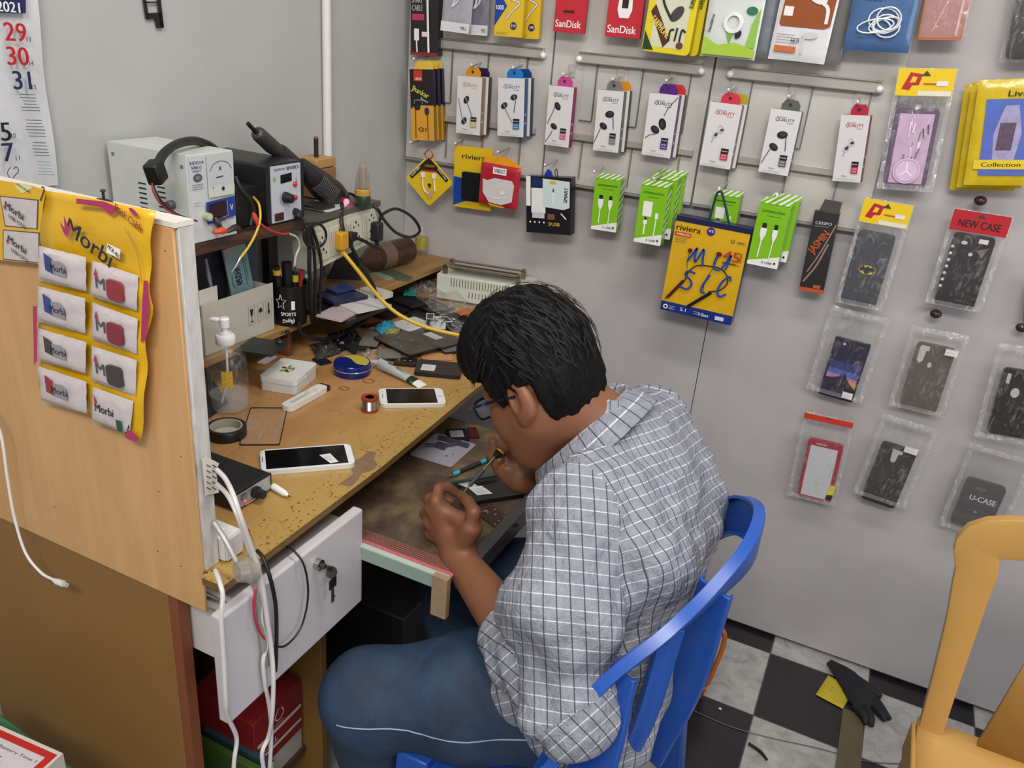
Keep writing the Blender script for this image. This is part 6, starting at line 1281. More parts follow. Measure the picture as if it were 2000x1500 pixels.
# hot-air rework station
y0, y1 = fz(520, 330).y, fz(594, 315).y; z1 = fz(557, 318).z; W_ = y1-y0; H_ = z1-SZ-.001
t = thing('rework_station', 'black hot-air rework station with silver panel and red buttons', 'rework station', T((.198, (y0+y1)/2, SZ+.001+H_/2)) @ R_(PI/2, 'Z'))
SB = M('#1b1b1d', .4, 0, 1, 0, .1); g = G(W_, H_); g.prism(rr(W_, H_, .008, 4), .002, .19, SB); g.build('case', t, bevel=.001)
g = G(W_*.78, H_*.94); g.box(-g.w/2, g.w/2, 0, .003, -g.h/2, g.h/2, M('#b7bcc4', .35)); g.ft('QUICK', .28, .93, .045, NAVY, .36); g.ft('858D', .72, .935, .055, NAVY, .42); g.fp([(.30, .83), (.68, .85), (.68, .70), (.30, .68)], BKG); g.fe(.10, .78, .004, .004, M('#9aa35a', .4)); g.fe(.82, .72, .0012, .0012, INK, n=8); g.fe(.84, .68, .001, .0015, INK, n=8); g.fr(.06, .03, .36, .17, M('#3a1f1c', .3)); g.fe(.40, .42, .0125, .0135, M('#9ea2aa', .4)); g.build('front_panel', t)
g = G(W_, H_); g.tube([(-.006, 0, -.008), (-.006, -.008, -.008), (-.004, -.018, -.009)], [.0115, .0105, .0085], BK, k=1, n=20); g.build('dial_knob', t)
for z, lab in ((.014, 'upper red button'), (-.012, 'lower red button')): g = G(); g.ell((.024, -.001, z), (.0055, .0045, .0055), M('#c4242e', .3)); g.build('button', t, label=lab)
g = G(); g.tube([(.022, 0, -.040), (.022, -.010, -.042), (.014, -.014, -.050)], .0075, BK, n=12); g.build('outlet_plug', t)
# hot air handle lying over it, and ribbed hose body on the shelf
t = thing('hot_air_gun', 'black hot-air gun handle with a thin nozzle pointing up over the rework station', 'hot air gun', T((0, 0, 0)))
P_ = [on(0, .13, *q) for q in ((484, 241), (500, 258), (505, 262), (530, 285), (545, 296), (575, 318), (592, 332))]
g = G(); g.tube([P_[0], P_[1]], .0042, M('#2b2a2a', .3, .5), k=1, n=12); g.build('nozzle', t); g = G(); g.tube([P_[1], P_[2], P_[3], P_[4]], [.009, .0145, .0155, .013], M('#353435', .4), k=3, n=18); g.build('barrel', t); g = G(); g.tube([P_[4], P_[4].lerp(P_[5], .2), P_[5], P_[6]], [.016, .017, .014, .009], M('#2a2a2b', .45), k=3, n=18); g.build('grip', t)
t = thing('hot_air_gun', 'black finned hot-air gun body with a glowing pink end on the grey shelf', 'hot air gun', T((0, 0, 0)))
P_ = [on(0, .15, *q) for q in ((588, 318), (605, 340), (628, 362), (648, 378), (664, 388), (672, 392))]
g = G(); g.tube(P_, [.012, .023, .030, .031, .024, .013], M('#222022', .35), k=5, n=22); g.build('body', t)
g = G(); d_ = (P_[3]-P_[1]).normalized(); s_ = d_.cross(Vector((1, 0, 0))).normalized()
for i in range(11):
    c = P_[1].lerp(P_[3], .1+.07*i)+Vector((.0, 0, 0)); arc = [c+(Vector((1, 0, 0))*math.cos(a)+s_*math.sin(a))*.0308 for a in [-.2+.17*j for j in range(9)]]; g.tube(arc, .0010, M('#5a575a', .35), n=4, k=1)
g.build('fins', t)
g = G(); g.tube([P_[-1], on(0, .185, 677, 394)], [.010, .006], M('#f06080', .3, 0, 1, 0, 0, 0, 60, 1.6), k=1, n=12); g.build('lamp', t, label='pink glowing end'); g = G(); g.tube([on(0, .17, 668, 392), on(0, .18, 680, 378), on(0, .18, 694, 385), on(0, .18, 690, 403), on(0, .18, 672, 402)], .003, BK, n=8); g.build('hook', t)
# lime foil card between instruments
g = G(); V = [on(0, .12, *q) for q in ((459, 333), (500, 341), (494, 376), (486, 378))]; g.add(V+[v+Vector((-.002, 0, 0)) for v in V], [(0, 3, 2, 1), (4, 5, 6, 7), (0, 1, 5, 4), (1, 2, 6, 5), (2, 3, 7, 6), (3, 0, 4, 7)], M('#9c9c52', .25, .3, 1, 0, .3)); one(g, 'foil_card', 'pale lime shiny card tucked between the two instruments', 'card')
g = G(); g.box(.05, .17, fz(462, 400, .17).y, fz(515, 400, .17).y, SZ+.001, SZ+.075, M('#19171a', .45)); one(g, 'transformer_box', 'low black box between the power supply and the rework station', 'box', bevel=.002)
# wooden block with pen, papers, glue bottle
p = on(0, .07, 617, 342); g = G(); zt = on(0, .07, 617, 306).z; hb = zt-SZ-.001; g.box(-.03, .03, -.035, .035, 0, hb*.45, M('#a5794b', .5, 0, 1, 0, .15)); g.box(-.03, .03, -.035, .035, hb*.47, hb*.75, M('#8f6539', .5, 0, 1, 0, .15)); g.box(-.03, .03, -.035, .035, hb*.77, hb, M('#b08553', .5, 0, 1, 0, .15)); one(g, 'wooden_block', 'stacked brown wooden block standing behind the rework station', 'block', T((.07, p.y, SZ+.001)), bevel=.0015)
g = G(); g.tube([(0, 0, 0), (0, 0, .040)], .0052, BK, k=1, n=12); g.tube([(0, 0, .040), (0, 0, .044)], [.0052, .0035], M('#7a2a22', .4), k=1, n=12); one(g, 'marker_pen', 'black marker pen standing on the wooden block', 'pen', T((.075, p.y-.004, zt+.001)))
for q, th, cl, lab in ((((598, 398), (636, 388), (662, 402), (620, 415)), .004, '#c9c6c2', 'white paper instruction sheet lying on the grey shelf'), (((600, 396), (626, 390), (640, 402), (612, 408)), .006, '#2b2a2a', 'small dark phone lying on the papers on the shelf')):
    m, w_, h_ = quad(q, SZ+.004+(.006 if cl == '#2b2a2a' else 0), 2); g = G(w_, h_); g.prism(rr(w_, h_, .003, 2), 0, .0035 if cl != '#2b2a2a' else .005, M(cl, .5)); one(g, 'paper_sheet' if cl != '#2b2a2a' else 'small_phone', lab, 'paper' if cl != '#2b2a2a' else 'phone', m)
p = on(2, SZ, 708, 402); t = thing('glue_bottle', 'clear glue bottle with yellow collar and dark green foot on the grey shelf', 'bottle', T((p.x, p.y, SZ)))
g = G(); g.lathe([(0, .0005), (.017, .0005), (.018, .003), (.018, .020), (.017, .024)], M('#22392a', .3), n=26); g.build('foot', t); g = G(); g.lathe([(.0172, .024), (.0178, .026), (.0178, .036), (.016, .038)], M('#b98f3c', .35), n=26); g.build('collar', t)
g = G(); g.lathe([(.0165, .038), (.0155, .055), (.0125, .072), (.009, .082), (.0075, .088), (.007, .094), (.0, .095)], M('#a59a8b', .1, 0, .45, 0, .3, 0, 70), n=26); g.build('body', t); g = G(); g.lathe([(0, .04), (.010, .042), (.008, .08), (0, .085)], M('#6d5b4d', .4, 0, 1, 0, .5), n=16); g.build('contents', t)
# socket strip below the shelf
q = ((602, 440), (738, 405), (744, 477), (606, 515)); m, w_, h_ = quad(q, .200, 0)
t = thing('socket_strip', 'ivory extension socket box with many sockets mounted under the grey shelf', 'power strip', m)
IV = M('#b9b6a4', .4); g = G(w_, h_); g.box(-w_/2, w_/2, .0, .045, -h_/2, h_/2, IV); g.box(-w_/2-.002, w_/2+.002, -.001, 0, -h_/2-.001, -h_/2+.004, M('#c6c3b2', .4)); g.build('case', t, bevel=.002)
for i in range(4):
    u = .14+.235*i; g = G(w_, h_); x, z = g.P(u, .5); g.box(x-w_*.105, x+w_*.105, -.003, -.0001, z-h_*.36, z+h_*.36, M('#c2bfad', .35)); g.y = -.003
    for v in (.68, .38):
        g.fe(u+.02, v+.05, .0028, .0034, INK, n=10); g.fe(u-.015, v-.05, .0022, .0028, INK, n=10); g.fe(u+.05, v-.05, .0022, .0028, INK, n=10)
    g.box(x-w_*.10, x-w_*.06, -.006, -.003, z-h_*.28, z+h_*.28, M('#aeab98', .35)); g.build('socket', t, bevel=.0006)
def plug(name, lab, px_, py_, x, mat, sz=(.017, .022, .02), parent=None):
    p = on(0, x, px_, py_); t = thing(name, lab, 'plug', T(p) @ R_(PI/2, 'Z')); g = G(); g.box(-sz[0], sz[0], -sz[2]/2, sz[2]/2, -sz[1], sz[1], mat); g.build('plug_body', t, bevel=.005, seg=3); g = G(); g.tube([(0, 0, -sz[1]), (0, -.002, -sz[1]-.012)], [.006, .004], mat, k=1, n=10); g.build('strain_relief', t); return t
# ---------------------------------------------------------------- cables
def cable_thing(name, lab, pts, r, mat, ext=None, grp=None):
    """pts = (plane x, px, py)"""
    P_ = [on(0, x, a, b) for x, a, b in pts]; t = thing(name, lab, 'cable', T((0, 0, 0)), grp); g = G(); g.tube(P_, r, mat, n=8, k=6); g.build('cord', t); return t, P_
CBK = M('#141315', .45); YC = M('#c9a62c', .4)
plug('power_plug', 'amber yellow plug in the socket box', 667, 470, .213, M('#c48f22', .3), (.014, .020, .022)); cable_thing('power_cable', 'yellow cable running from the amber plug over the desk towards the preheater', [(.215, 668, 490), (.25, 700, 530), (.29, 740, 580), (.34, 780, 615), (.40, 835, 640), (.47, 905, 656), (.50, 950, 662)], .0042, YC)
plug('power_plug', 'black plug at the right end of the socket box', 736, 452, .213, BK, (.012, .022, .024)); cable_thing('power_cable', 'black cable looping out of the right-hand plug against the wall', [(.213, 742, 430), (.20, 748, 418), (.17, 775, 408), (.15, 806, 425), (.15, 820, 450), (.16, 803, 463), (.18, 775, 455), (.20, 752, 432), (.21, 740, 412), (.20, 730, 400)], .0038, CBK)
cable_thing('power_cable', 'black cable dropping from the hot-air body past the socket box to the ledge', [(.19, 668, 398), (.205, 667, 430), (.215, 674, 460), (.22, 688, 485), (.23, 706, 520), (.24, 728, 555), (.24, 735, 590), (.24, 720, 620), (.22, 690, 640), (.21, 655, 658), (.21, 615, 662), (.20, 588, 650), (.20, 584, 628)], .0044, CBK)
plug('power_plug', 'small dark plug in the middle of the socket box', 685, 462, .213, CBK, (.013, .010, .022)); cable_thing('power_cable', 'short black cable leaving the small dark plug towards the brown bottle', [(.22, 688, 462), (.23, 710, 470), (.23, 728, 480), (.22, 745, 487)], .004, CBK)
cable_thing('power_cable', 'thin black cable coiled in a ring before the socket box', [(.22, 598, 440)]+[(.225, 615+22*math.cos(a), 460-24*math.sin(a)) for a in [2.4-.55*i for i in range(12)]]+[(.22, 600, 480)], .0028, CBK)
for i, (lab, dx) in enumerate((('leftmost black strand of the bundle beside the cup', 0), ('middle black strand of the bundle beside the cup', 8), ('rightmost black strand of the bundle beside the cup', 17))):
    cable_thing('power_cable', lab+', dropping from the shelf', [(.205, 600+dx*.4, 436), (.21, 604+dx, 480), (.212, 604+dx*1.4, 520), (.21, 606+dx*1.2, 560), (.205, 607+dx, 600), (.19, 610+dx*.8, 630)], .0034+.0008*(i == 0), CBK, grp='black strands beside the cup')
cable_thing('probe_lead', 'red test lead arching from the shelf edge to a bare wire end', [(.20, 498, 418), (.21, 508, 436), (.215, 528, 450), (.215, 550, 457), (.212, 564, 456)], .0022, M('#b02c34', .4)); cable_thing('probe_lead', 'grey bare wire end hanging below the red lead', [(.212, 564, 456), (.212, 580, 464), (.21, 585, 480), (.208, 578, 500), (.206, 575, 520)], .0022, LG)
t, P_ = cable_thing('probe_lead', 'yellow test lead with a silver probe tip hanging before the open carton', [(.17, 495, 385), (.20, 506, 400), (.21, 508, 428), (.215, 500, 455), (.215, 485, 483), (.213, 470, 503)], .0024, YC)
g = G(); g.tube([P_[-1], on(0, .212, 462, 518), on(0, .212, 452, 532)], [.003, .0026, .0012], STEEL, k=1, n=8); g.build('probe_tip', t)
g = G(); g.tube([on(0, .208, 494, 415), on(0, .211, 499, 428), on(0, .212, 503, 440)], [.003, .0045, .0025], M('#c03c2c', .4), n=10); one(g, 'banana_plug', 'red banana plug dangling at the shelf edge', 'plug')
cable_thing('probe_lead', 'black twisted lead hanging between the power supply and the rework station', [(.19, 459, 345), (.20, 470, 370), (.205, 488, 392), (.205, 494, 415), (.205, 490, 440)], .0045, CBK)
t, P_ = cable_thing('power_cable', 'thick black sleeved cable arching over the white power supply with a black block', [(.20, 308, 322), (.19, 320, 300), (.17, 345, 282), (.15, 378, 275), (.13, 405, 282), (.11, 425, 296)], .0075, M('#1b1b1c', .5))
pa = on(0, .205, 304, 336); g = G(); g.box(-.012, .012, -.015, .015, -.017, .017, M('#111312', .5)); o = g.build('black_block', t, T(pa) @ R_(.3, 'X') @ R_(.4, 'Z'), bevel=.004)
for cl, dx, nm in (('#8e2430', 0, 'red'), ('#1a191a', 5, 'black')): cable_thing('thin_wire', 'thin '+nm+' wire running down from the black block beside the power supply', [(.205, 297+dx*.5, 354), (.215, 300+dx, 375), (.22, 318+dx, 402), (.225, 345+dx, 420), (.225, 385, 432)], .0016, M(cl, .4))
# ================================================================ ON THE LEDGE
yA, yB = on(0, .165, 398, 640).y, on(0, .165, 534, 590).y; zt1, zt0 = on(0, .165, 532, 549).z, on(0, .165, 436, 589).z
t = thing('open_carton', 'open white carton with fragile, umbrella and arrow symbols on the ledge', 'carton', T((0, 0, 0))); CT = M('#b3aea3', .6, 0, 1, 0, .06); hc_ = (zt1+zt0)/2-LZ; L_ = yB-yA
g = G(L_, hc_); g.box(-L_/2, L_/2, 0, .002, -hc_/2, hc_/2, CT)
for u, kd in ((.66, 'g'), (.79, 'u'), (.91, 'a')):
    v = .47+.1*(u-.66); g.fs([(u-.045, v-.20), (u+.045, v-.18), (u+.045, v+.2), (u-.045, v+.18), (u-.045, v-.20)], .0006, INK2, 1)
    if kd == 'g': g.fp([(u-.025, v+.13), (u+.025, v+.13), (u+.012, v-.01), (u-.012, v-.01)], INK); g.fs([(u, v), (u, v-.12)], .0012, INK, 1); g.fr(u-.02, v-.14, u+.02, v-.12, INK)
    elif kd == 'u': g.fp([(u-.032, v), (u-.018, v+.07), (u, v+.10), (u+.018, v+.07), (u+.032, v)], INK); g.fs([(u, v), (u, v-.10), (u-.01, v-.11)], .0009, INK, 1)
    else: g.fr(u-.008, v-.06, u+.008, v+.13, INK); g.fp([(u-.022, v-.04), (u+.022, v-.04), (u, v-.13)], INK)
g.ft('CTB', .17, .32, .10, INK2, .08); g.ft('486', .20, .17, .10, INK2, .09); g.build('front_wall', t, T((.165, (yA+yB)/2, LZ+.001+hc_/2)) @ R_(PI/2, 'Z'))
g = G(); g.box(.03, .032, yA, yB, LZ+.001, LZ+hc_, CT); g.box(.032, .163, yA, yA+.002, LZ+.001, LZ+hc_, CT); g.box(.032, .163, yB-.002, yB, LZ+.001, LZ+hc_*.95, CT); g.box(.032, .163, yA+.002, yB-.002, LZ+.001, LZ+.003, CT); g.build('walls', t)
g = G(); a = on(0, .16, 387, 582); g.box(.158, .160, yA, on(0, .16, 425, 575).y, LZ+hc_*.75, LZ+hc_*1.28, M('#c4c0ba', .5)); g.build('flap', t)
def lean(name, q, x, th, mat, lab, cat, fn=None, z0=LZ+.004):
    m, w_, h_ = quad(q, x, 0); t_ = thing(name, lab, cat, m); g = G(w_, h_); g.box(-w_/2, w_/2, 0, th, -h_/2, h_/2, mat)
    if fn: fn(g)
    g.build('sheet', t_, bevel=.0006); return t_
lean('strip_pack', ((436, 486), (476, 470), (500, 572), (454, 590)), .125, .003, M('#7c99a0', .35, 0, 1, 0, .06), 'blue-grey strip pack with black lettering standing in the open carton', 'pack', lambda g: (g.ft('AMUDHA', .42, .42, .15, INK, .62, ang=PI/2), g.lines(.62, .66, .8, .2, 1, INK2), g.fs([(.74, .75), (.74, .2)], .0012, INK2, 1), g.fs([(.82, .7), (.82, .3)], .0009, INK2, 1), g.fs([(.16, .5), (.12, .35), (.22, .25)], .0016, INK2), g.fp([(.0, 1), (.7, 1), (.7, .86), (.0, .82)], M('#8b8f8c', .3))))
lean('dark_folder', ((386, 496), (436, 486), (448, 586), (392, 606)), .10, .012, M('#24222b', .5), 'dark blue-black folder standing in the open carton', 'folder')
lean('dark_box', ((478, 472), (500, 466), (505, 560), (492, 562)), .09, .02, M('#4b5a66', .4), 'slate blue pack standing behind the strip pack in the carton', 'pack')
g = G(); g.tube([on(0, .128, 402, 505), on(0, .130, 408, 540), on(0, .132, 416, 575)], [.0022, .004, .0022], M('#8b8896', .3), n=8, k=3); one(g, 'screwdriver', 'slim grey screwdriver standing in the open carton beside the dark folder', 'screwdriver')
# sports cup
p = on(2, LZ, 567, 628); t = thing('cup', 'black cup with white star outline and SPORTS lettering, full of tools', 'cup', T(p)); rc_ = .0395; hh_ = .088
g = G(); g.lathe([(0, .001), (rc_*.86, .001), (rc_*.88, .003), (rc_, hh_), (rc_*.95, hh_), (rc_*.84, .006), (0, .006)], M('#0f0f14', .35), n=44); g.build('cup_body', t)
vd = (CAM-p); a0 = math.atan2(vd.y, vd.x)
g = G(w=.075, h=hh_); g.fs([(.10+.17*(1 if k_ % 2 == 0 else .42)*math.sin(k_*PI/5)+.03, .62+.20*(1 if k_ % 2 == 0 else .42)*math.cos(k_*PI/5)) for k_ in range(11)], .0016, WH, 1)
g.ft('1', .48, .55, .22, WH, .09); g.ft('SPORTS', .34, .33, .09, WH, .44); 
try: g.ft('தமிழ்', .34, .16, .13, WH, .36)
except Exception: g.lines(.2, .5, .18, .12, 2, WH)
nv = []
for x, y, z in g.v:
    zz = z+hh_/2; rr__ = rc_*(.88+.12*zz/hh_)+.0004+(-y)*.6; an = a0+(x+.008)/rc_; nv.append((rr__*math.cos(an), rr__*math.sin(an), zz))
g.v = nv; g.build('print', t, label='white star and lettering')
def tool(lab, a, b, r, mat, x=.12, name='hand_tool', cap=None):
    A, B = on(0, x, *a), on(0, x, *b); t_ = thing(name, lab, 'tool'); g = G(); g.tube([A, B], r, mat, k=1, n=12); g.build('handle', t_)
    if cap: g = G(); g.tube([A.lerp(B, cap[0]), A.lerp(B, cap[1])], cap[2], cap[3], k=1, n=12); g.build('cap', t_)
BT = M('#161418', .4); xc = p.x
tool('black plier handle with yellow patch in the cup, at its left', (540, 520), (548, 590), [.006, .008], BT, xc, cap=(.1, .22, .0088, M('#b8962c', .4))); tool('thick black tool handle standing in the middle of the cup', (560, 512), (564, 590), [.011, .010], BT, xc+.004)
tool('black tool handle with small yellow patch in the cup, at its right', (577, 530), (575, 595), [.007, .006], BT, xc+.01, cap=(.1, .3, .0076, M('#a8a02c', .4))); tool('red-handled tool standing at the right side of the cup', (590, 525), (583, 590), [.005, .005], M('#a02432', .4), xc+.008); tool('green and black tool in the right side of the cup', (602, 535), (592, 600), [.007, .007], M('#1c2c26', .4), xc+.012, cap=(0, .12, .0074, M('#9fb8a8', .4)))
tool('silver tweezers standing upright in the cup', (583, 468), (576, 560), [.0022, .003], STEEL, xc, 'tweezers')
# dark things behind the cup
g = G(); g.box(.02, .04, fz(518, 500, .03).y, fz(536, 500, .03).y, LZ+.001, SZ-.021, M('#1f2320', .5)); one(g, 'shelf_divider', 'dark upright panel behind the cup under the upper shelf', 'panel')
# black folded phone on ledge front, ring, knob
t, w_, h_ = flat('folded_case', ((488, 672), (512, 654), (545, 672), (500, 706)), LZ+.006, 'dark green-black flat case on the ledge by the pump bottle', 'case'); g = G(w_, h_); g.prism(rr(w_, h_, .003, 3), 0, .0055, M('#1c2421', .4)); g.build('body', t, bevel=.0008)
for q_, r_, lab, cl in (((561, 650), .006, 'small dark metal ring on the ledge before the cup', '#3a3430'), ((553, 652), .004, 'tiny screw nut beside the ring on the ledge', '#6b6259')):
    p_ = on(2, LZ, *q_); g = G(); g.lathe([(r_*.55, .0005), (r_, .0005), (r_, .004), (r_*.55, .004), (r_*.55, .0005)], M(cl, .3, .6), n=22); one(g, 'metal_ring', lab, 'ring', T(p_))
p_ = on(2, LZ, 546, 676); g = G(); g.tube([(0, 0, .0075), (-.004, .018, .006), (-.008, .034, .004)], .0016, INK, k=1, n=6); g.ell((0, 0, .0078), (.0085, .0075, .0075), M('#1b1716', .4)); one(g, 'potentiometer_knob', 'black round knob with a thin stem on the ledge edge', 'knob', T(p_))
t, w_, h_ = flat('label_strip', ((505, 706), (530, 692), (540, 697), (515, 712)), LZ+.002, 'small pale sticker strip at the ledge edge', 'sticker'); g = G(w_, h_); g.box(-w_/2, w_/2, 0, .0015, -h_/2, h_/2, M('#8b7d80', .5)); g.build('sheet', t)
# pile of papers and dead phones on the ledge right of the cup
def lpile(q, z, th, colr, lab, nm='broken_phone', cat='phone part'):
    t, w_, h_ = flat(nm, q, z+th, lab, cat, 'pile on the ledge'); g = G(w_, h_); g.prism(rr(w_, h_, .003, 2), .0002, th, colr); g.build('body', t, bevel=.0006)
lpile(((612, 585), (690, 560), (716, 600), (628, 640)), LZ, .010, M('#221c20', .3), 'big black phone body at the bottom of the ledge pile'); lpile(((632, 610), (690, 585), (704, 600), (650, 632)), LZ+.0105, .004, M('#b3a3a6', .5), 'pinkish paper slip on the ledge pile', 'paper_slip', 'paper')
lpile(((650, 575), (735, 560), (722, 600), (672, 612)), LZ+.015, .004, M('#c9c7c6', .45), 'white folded paper on the ledge pile', 'paper_slip', 'paper'); lpile(((625, 570), (690, 558), (708, 578), (640, 592)), LZ+.020, .008, M('#1c2142', .25), 'dark blue phone on top of the ledge pile')
lpile(((640, 560), (676, 553), (694, 562), (652, 572)), LZ+.029, .004, M('#2d3f78', .3), 'small blue card on top of the ledge pile', 'blue_card', 'card'); lpile(((720, 560), (742, 555), (750, 572), (730, 580)), LZ, .012, M('#c5c2b0', .4), 'cream charger piece beside the ledge pile', 'charger_piece', 'charger')
lpile(((754, 528), (780, 526), (794, 541), (768, 549)), LZ, .004, M('#4e5a44', .4), 'green and black circuit piece in front of the brown bottle', 'circuit_board'); lpile(((730, 533), (760, 526), (772, 540), (745, 546)), LZ+.0002, .003, M('#8a9480', .3), 'pale green plastic bag scrap on the ledge', 'plastic_scrap', 'wrapping')
g = G(); V = [on(2, LZ+.001, 640, 545), on(2, LZ+.001, 706, 548), on(0, .10, 690, 482), on(0, .09, 666, 490)]; g.add(V+[v+Vector((-.003, -.001, 0)) for v in V], [(0, 1, 2, 3), (7, 6, 5, 4), (0, 4, 5, 1), (1, 5, 6, 2), (2, 6, 7, 3), (3, 7, 4, 0)], M('#34323a', .5)); one(g, 'spiral_notebook', 'dark spiral notebook leaning beside the brown bottle', 'notebook')
# brown bottle lying
A, B = on(2, LZ+.037, 702, 512), on(2, LZ+.037, 800, 486); dv = (B-A).normalized(); Rm = dv.to_track_quat('Z', 'Y').to_matrix(); L_ = (B-A).length
t = thing('brown_bottle', 'brown tinted plastic bottle lying on its side on the ledge', 'bottle', T(A)); BB = M('#4a2c20', .12, 0, .82, 0, .1, .2, 20)
g = G(); g.lathe([(0, 0), (.012, 0), (.0135, .012), (.016, .02), (.030, .045), (.0345, .06)]+[(.0345-(.0012 if k_ % 2 else 0), .065+.007*k_) for k_ in range(8)]+[(.035, L_*.72), (.035, L_-.012), (.028, L_-.003), (0, L_)], BB, n=36, R=Rm); g.build('bottle_body', t)
g = G(); g.lathe([(.0346+.0004*(k_ % 2), .068+.003*k_) for k_ in range(16)], M('#9a8573', .25, 0, .45, 0, .3, .3, 60), n=36, R=Rm); g.build('shiny_band', t, label='shiny crinkled band round the middle')
p_ = on(2, LZ, 822, 500); t = thing('water_bottle', 'clear bottle with yellow label standing in the far corner of the ledge', 'bottle', T((p_.x, min(p_.y, -.045), LZ))); g = G(); g.lathe([(0, .001), (.017, .001), (.018, .004), (.018, .066), (.012, .082), (.007, .088), (.007, .096), (0, .097)], GLS, n=28); g.build('bottle_body', t); g = G(); g.lathe([(.0183, .022), (.0185, .024), (.0185, .055), (.0183, .056)], M('#9c8f3a', .4, 0, 1, 0, .5, 0, 160), n=28); g.build('label', t, label='yellow and dark label')
# ================================================================ LEFT WALL
m, w_, h_ = quad(((-110, -60), (52, -60), (119, 366), (-62, 372)), .006, 0); t = thing('wall_calendar', 'tamil monthly wall calendar sheet hanging on the left wall', 'calendar', m)
g = G(w_, h_); CP = M('#c3c4c6', .6); 
g.sheet(lambda u, v: ((u-.5)*w_, -.004-.010*max(0, u-.86)*4*math.sin(v*9)*(.4+v*.2), (v-.5)*h_), 16, 20, CP)
UV = lambda x, y: uvp(m, w_, h_, .006, 0, x, y); g.y = -.013
def big(s, x, y, hpx, colr):
    u, v = UV(x, y); u2, v2 = UV(x, y+hpx); g.ft(s, u, v, abs(v2-v), colr, ang=0)
a, b = UV(-60, 27), UV(38, -30); g.fp([UV(-60, -30), UV(38, -30), UV(39, 25), UV(-60, 22)], NAVY); big('2021', 4, 12, 20, WH)
for s, x, y, c_ in (('29', 17, 61, RED), ('30', 22, 108, RED), ('31', 30, 155, NAVY), ('5', -2, 255, INK), ('7', 3, 295, NAVY)): big(s, x, y, 36, c_)
for s, x, y in (('13', 43, 75), ('14', 48, 122), ('15', 53, 168), ('10', 13, 262), ('11', 21, 306)): big(s, x, y, 9, INK2)
for i in range(26):
    y = 182+i*6.2; x0, x1 = 20+i*1.3, 58+i*1.35; jt = random.uniform(0, 9)
    if i in (6, 7, 14, 20): continue
    g.fs([UV(x0+jt, y), UV(x1-jt*.6, y+1)], .0011, INK2 if i < 20 else M('#7f969c', .5), 1)
g.fs([UV(8, 326), UV(14, 322), UV(18, 330), UV(10, 340), UV(4, 350)], .0016, INK2); g.fs([UV(2, 322), UV(-4, 335), UV(6, 350)], .0014, INK2); g.build('sheet', t, smooth=60)
m, w_, h_ = quad(((276, -40), (306, -40), (319, 54), (290, 36)), .004, 0); g = G(); V = lambda x, y: (m.inverted() @ on(0, .004, x, y)); U_ = lambda l: [(V(x, y).x, V(x, y).z) for x, y in l]
g.prism(U_([(274, -30), (279, -30), (290, 37), (284, 37)]), -.002, 0, BK); g.prism(U_([(303, -30), (309, -30), (319, 54), (312, 54)]), -.002, 0, BK); g.prism(U_([(284, 26), (312, 24), (316, 40), (319, 54), (305, 55), (302, 36), (286, 38)]), -.002, 0, BK); g.prism(U_([(280, 3), (306, 3), (307, 6), (281, 6)]), -.002, 0, BK); one(g, 'wall_bracket', 'black ladder-shaped bracket stuck high on the left wall', 'bracket', m)
# ================================================================ YELLOW BLISTER STRIPS OVER THE PARTITION
YS = M('#d9a91a', .3, 0, 1, 0, .08, 0, 12); MG = M('#a82a5c', .3); PKT = M('#c2b8b8', .2, 0, 1, 0, .12, .6, 60)
YP = -1.374
def strip_frame(q): return quad(q, -YP, 1)
m, w_, h_ = strip_frame(((90, 374), (302, 412), (282, 858), (78, 784))); t = thing('blister_strip', 'yellow and magenta hanging blister strip holding eight adapter pockets', 'blister pack', m)
UV = lambda x, y: uvp(m, w_, h_, -YP, 1, x, y)
def wav(v): return .004*math.sin(v*17)
out = [UV(*q) for q in ((94, 372), (160, 384), (230, 398), (306, 412), (300, 470), (298, 530), (302, 560), (292, 640), (292, 700), (288, 760), (290, 800), (278, 860), (215, 835), (150, 808), (82, 778), (78, 720), (76, 650), (78, 590), (80, 520), (84, 440))]
g = G(w_, h_); V = []; F = []; n_ = 26
L_e = [(84, 372), (82, 440), (78, 520), (80, 590), (76, 650), (78, 720), (80, 780)]; R_e = [(306, 412), (299, 480), (296, 545), (302, 600), (290, 660), (290, 720), (286, 790), (278, 860)]
def edge(E, f): 
    x = f*(len(E)-1); i = min(int(x), len(E)-2); x -= i; return (E[i][0]*(1-x)+E[i+1][0]*x, E[i][1]*(1-x)+E[i+1][1]*x)
for i in range(n_+1):
    f_ = i/n_; a, b = UV(*edge(L_e, f_)), UV(*edge(R_e, f_))
    for j in range(9): s = j/8; u, v = a[0]+(b[0]-a[0])*s, a[1]+(b[1]-a[1])*s; V.append(((u-.5)*w_, .002*math.sin(f_*26+s*2)+.003*math.sin(s*5), (v-.5)*h_))
g.add(V, [(i*9+j, i*9+j+1, (i+1)*9+j+1, (i+1)*9+j) for i in range(n_) for j in range(8)], YS); g.build('card', t, solid=.0006)
g = G(w_, h_, -.0068)
g.fp([UV(160, 386), UV(215, 392), UV(246, 405), UV(228, 418), UV(205, 402), UV(160, 396)], MG); g.ft('Bank Cable', UV(262, 424)[0], UV(262, 424)[1], .030, M('#8a3416', .4), .24, ang=-.24); g.fe(*UV(272, 412), .007, .003, MG, -.2)
g.fp([UV(292, 545), UV(300, 545), UV(302, 600), UV(296, 660), UV(286, 665), UV(288, 600)], MG); g.fp([UV(76, 595), UV(84, 595), UV(84, 700), UV(78, 710)], MG); g.fp([UV(255, 830), UV(278, 845), UV(278, 860), UV(256, 850)], MG); g.fp([UV(252, 820), UV(258, 810), UV(264, 830), UV(256, 842)], M('#16402c', .3))
u, v = UV(186, 470); g.ft('Morbi', u, v, .070, INK, .40, ang=-.20, slant=.1)
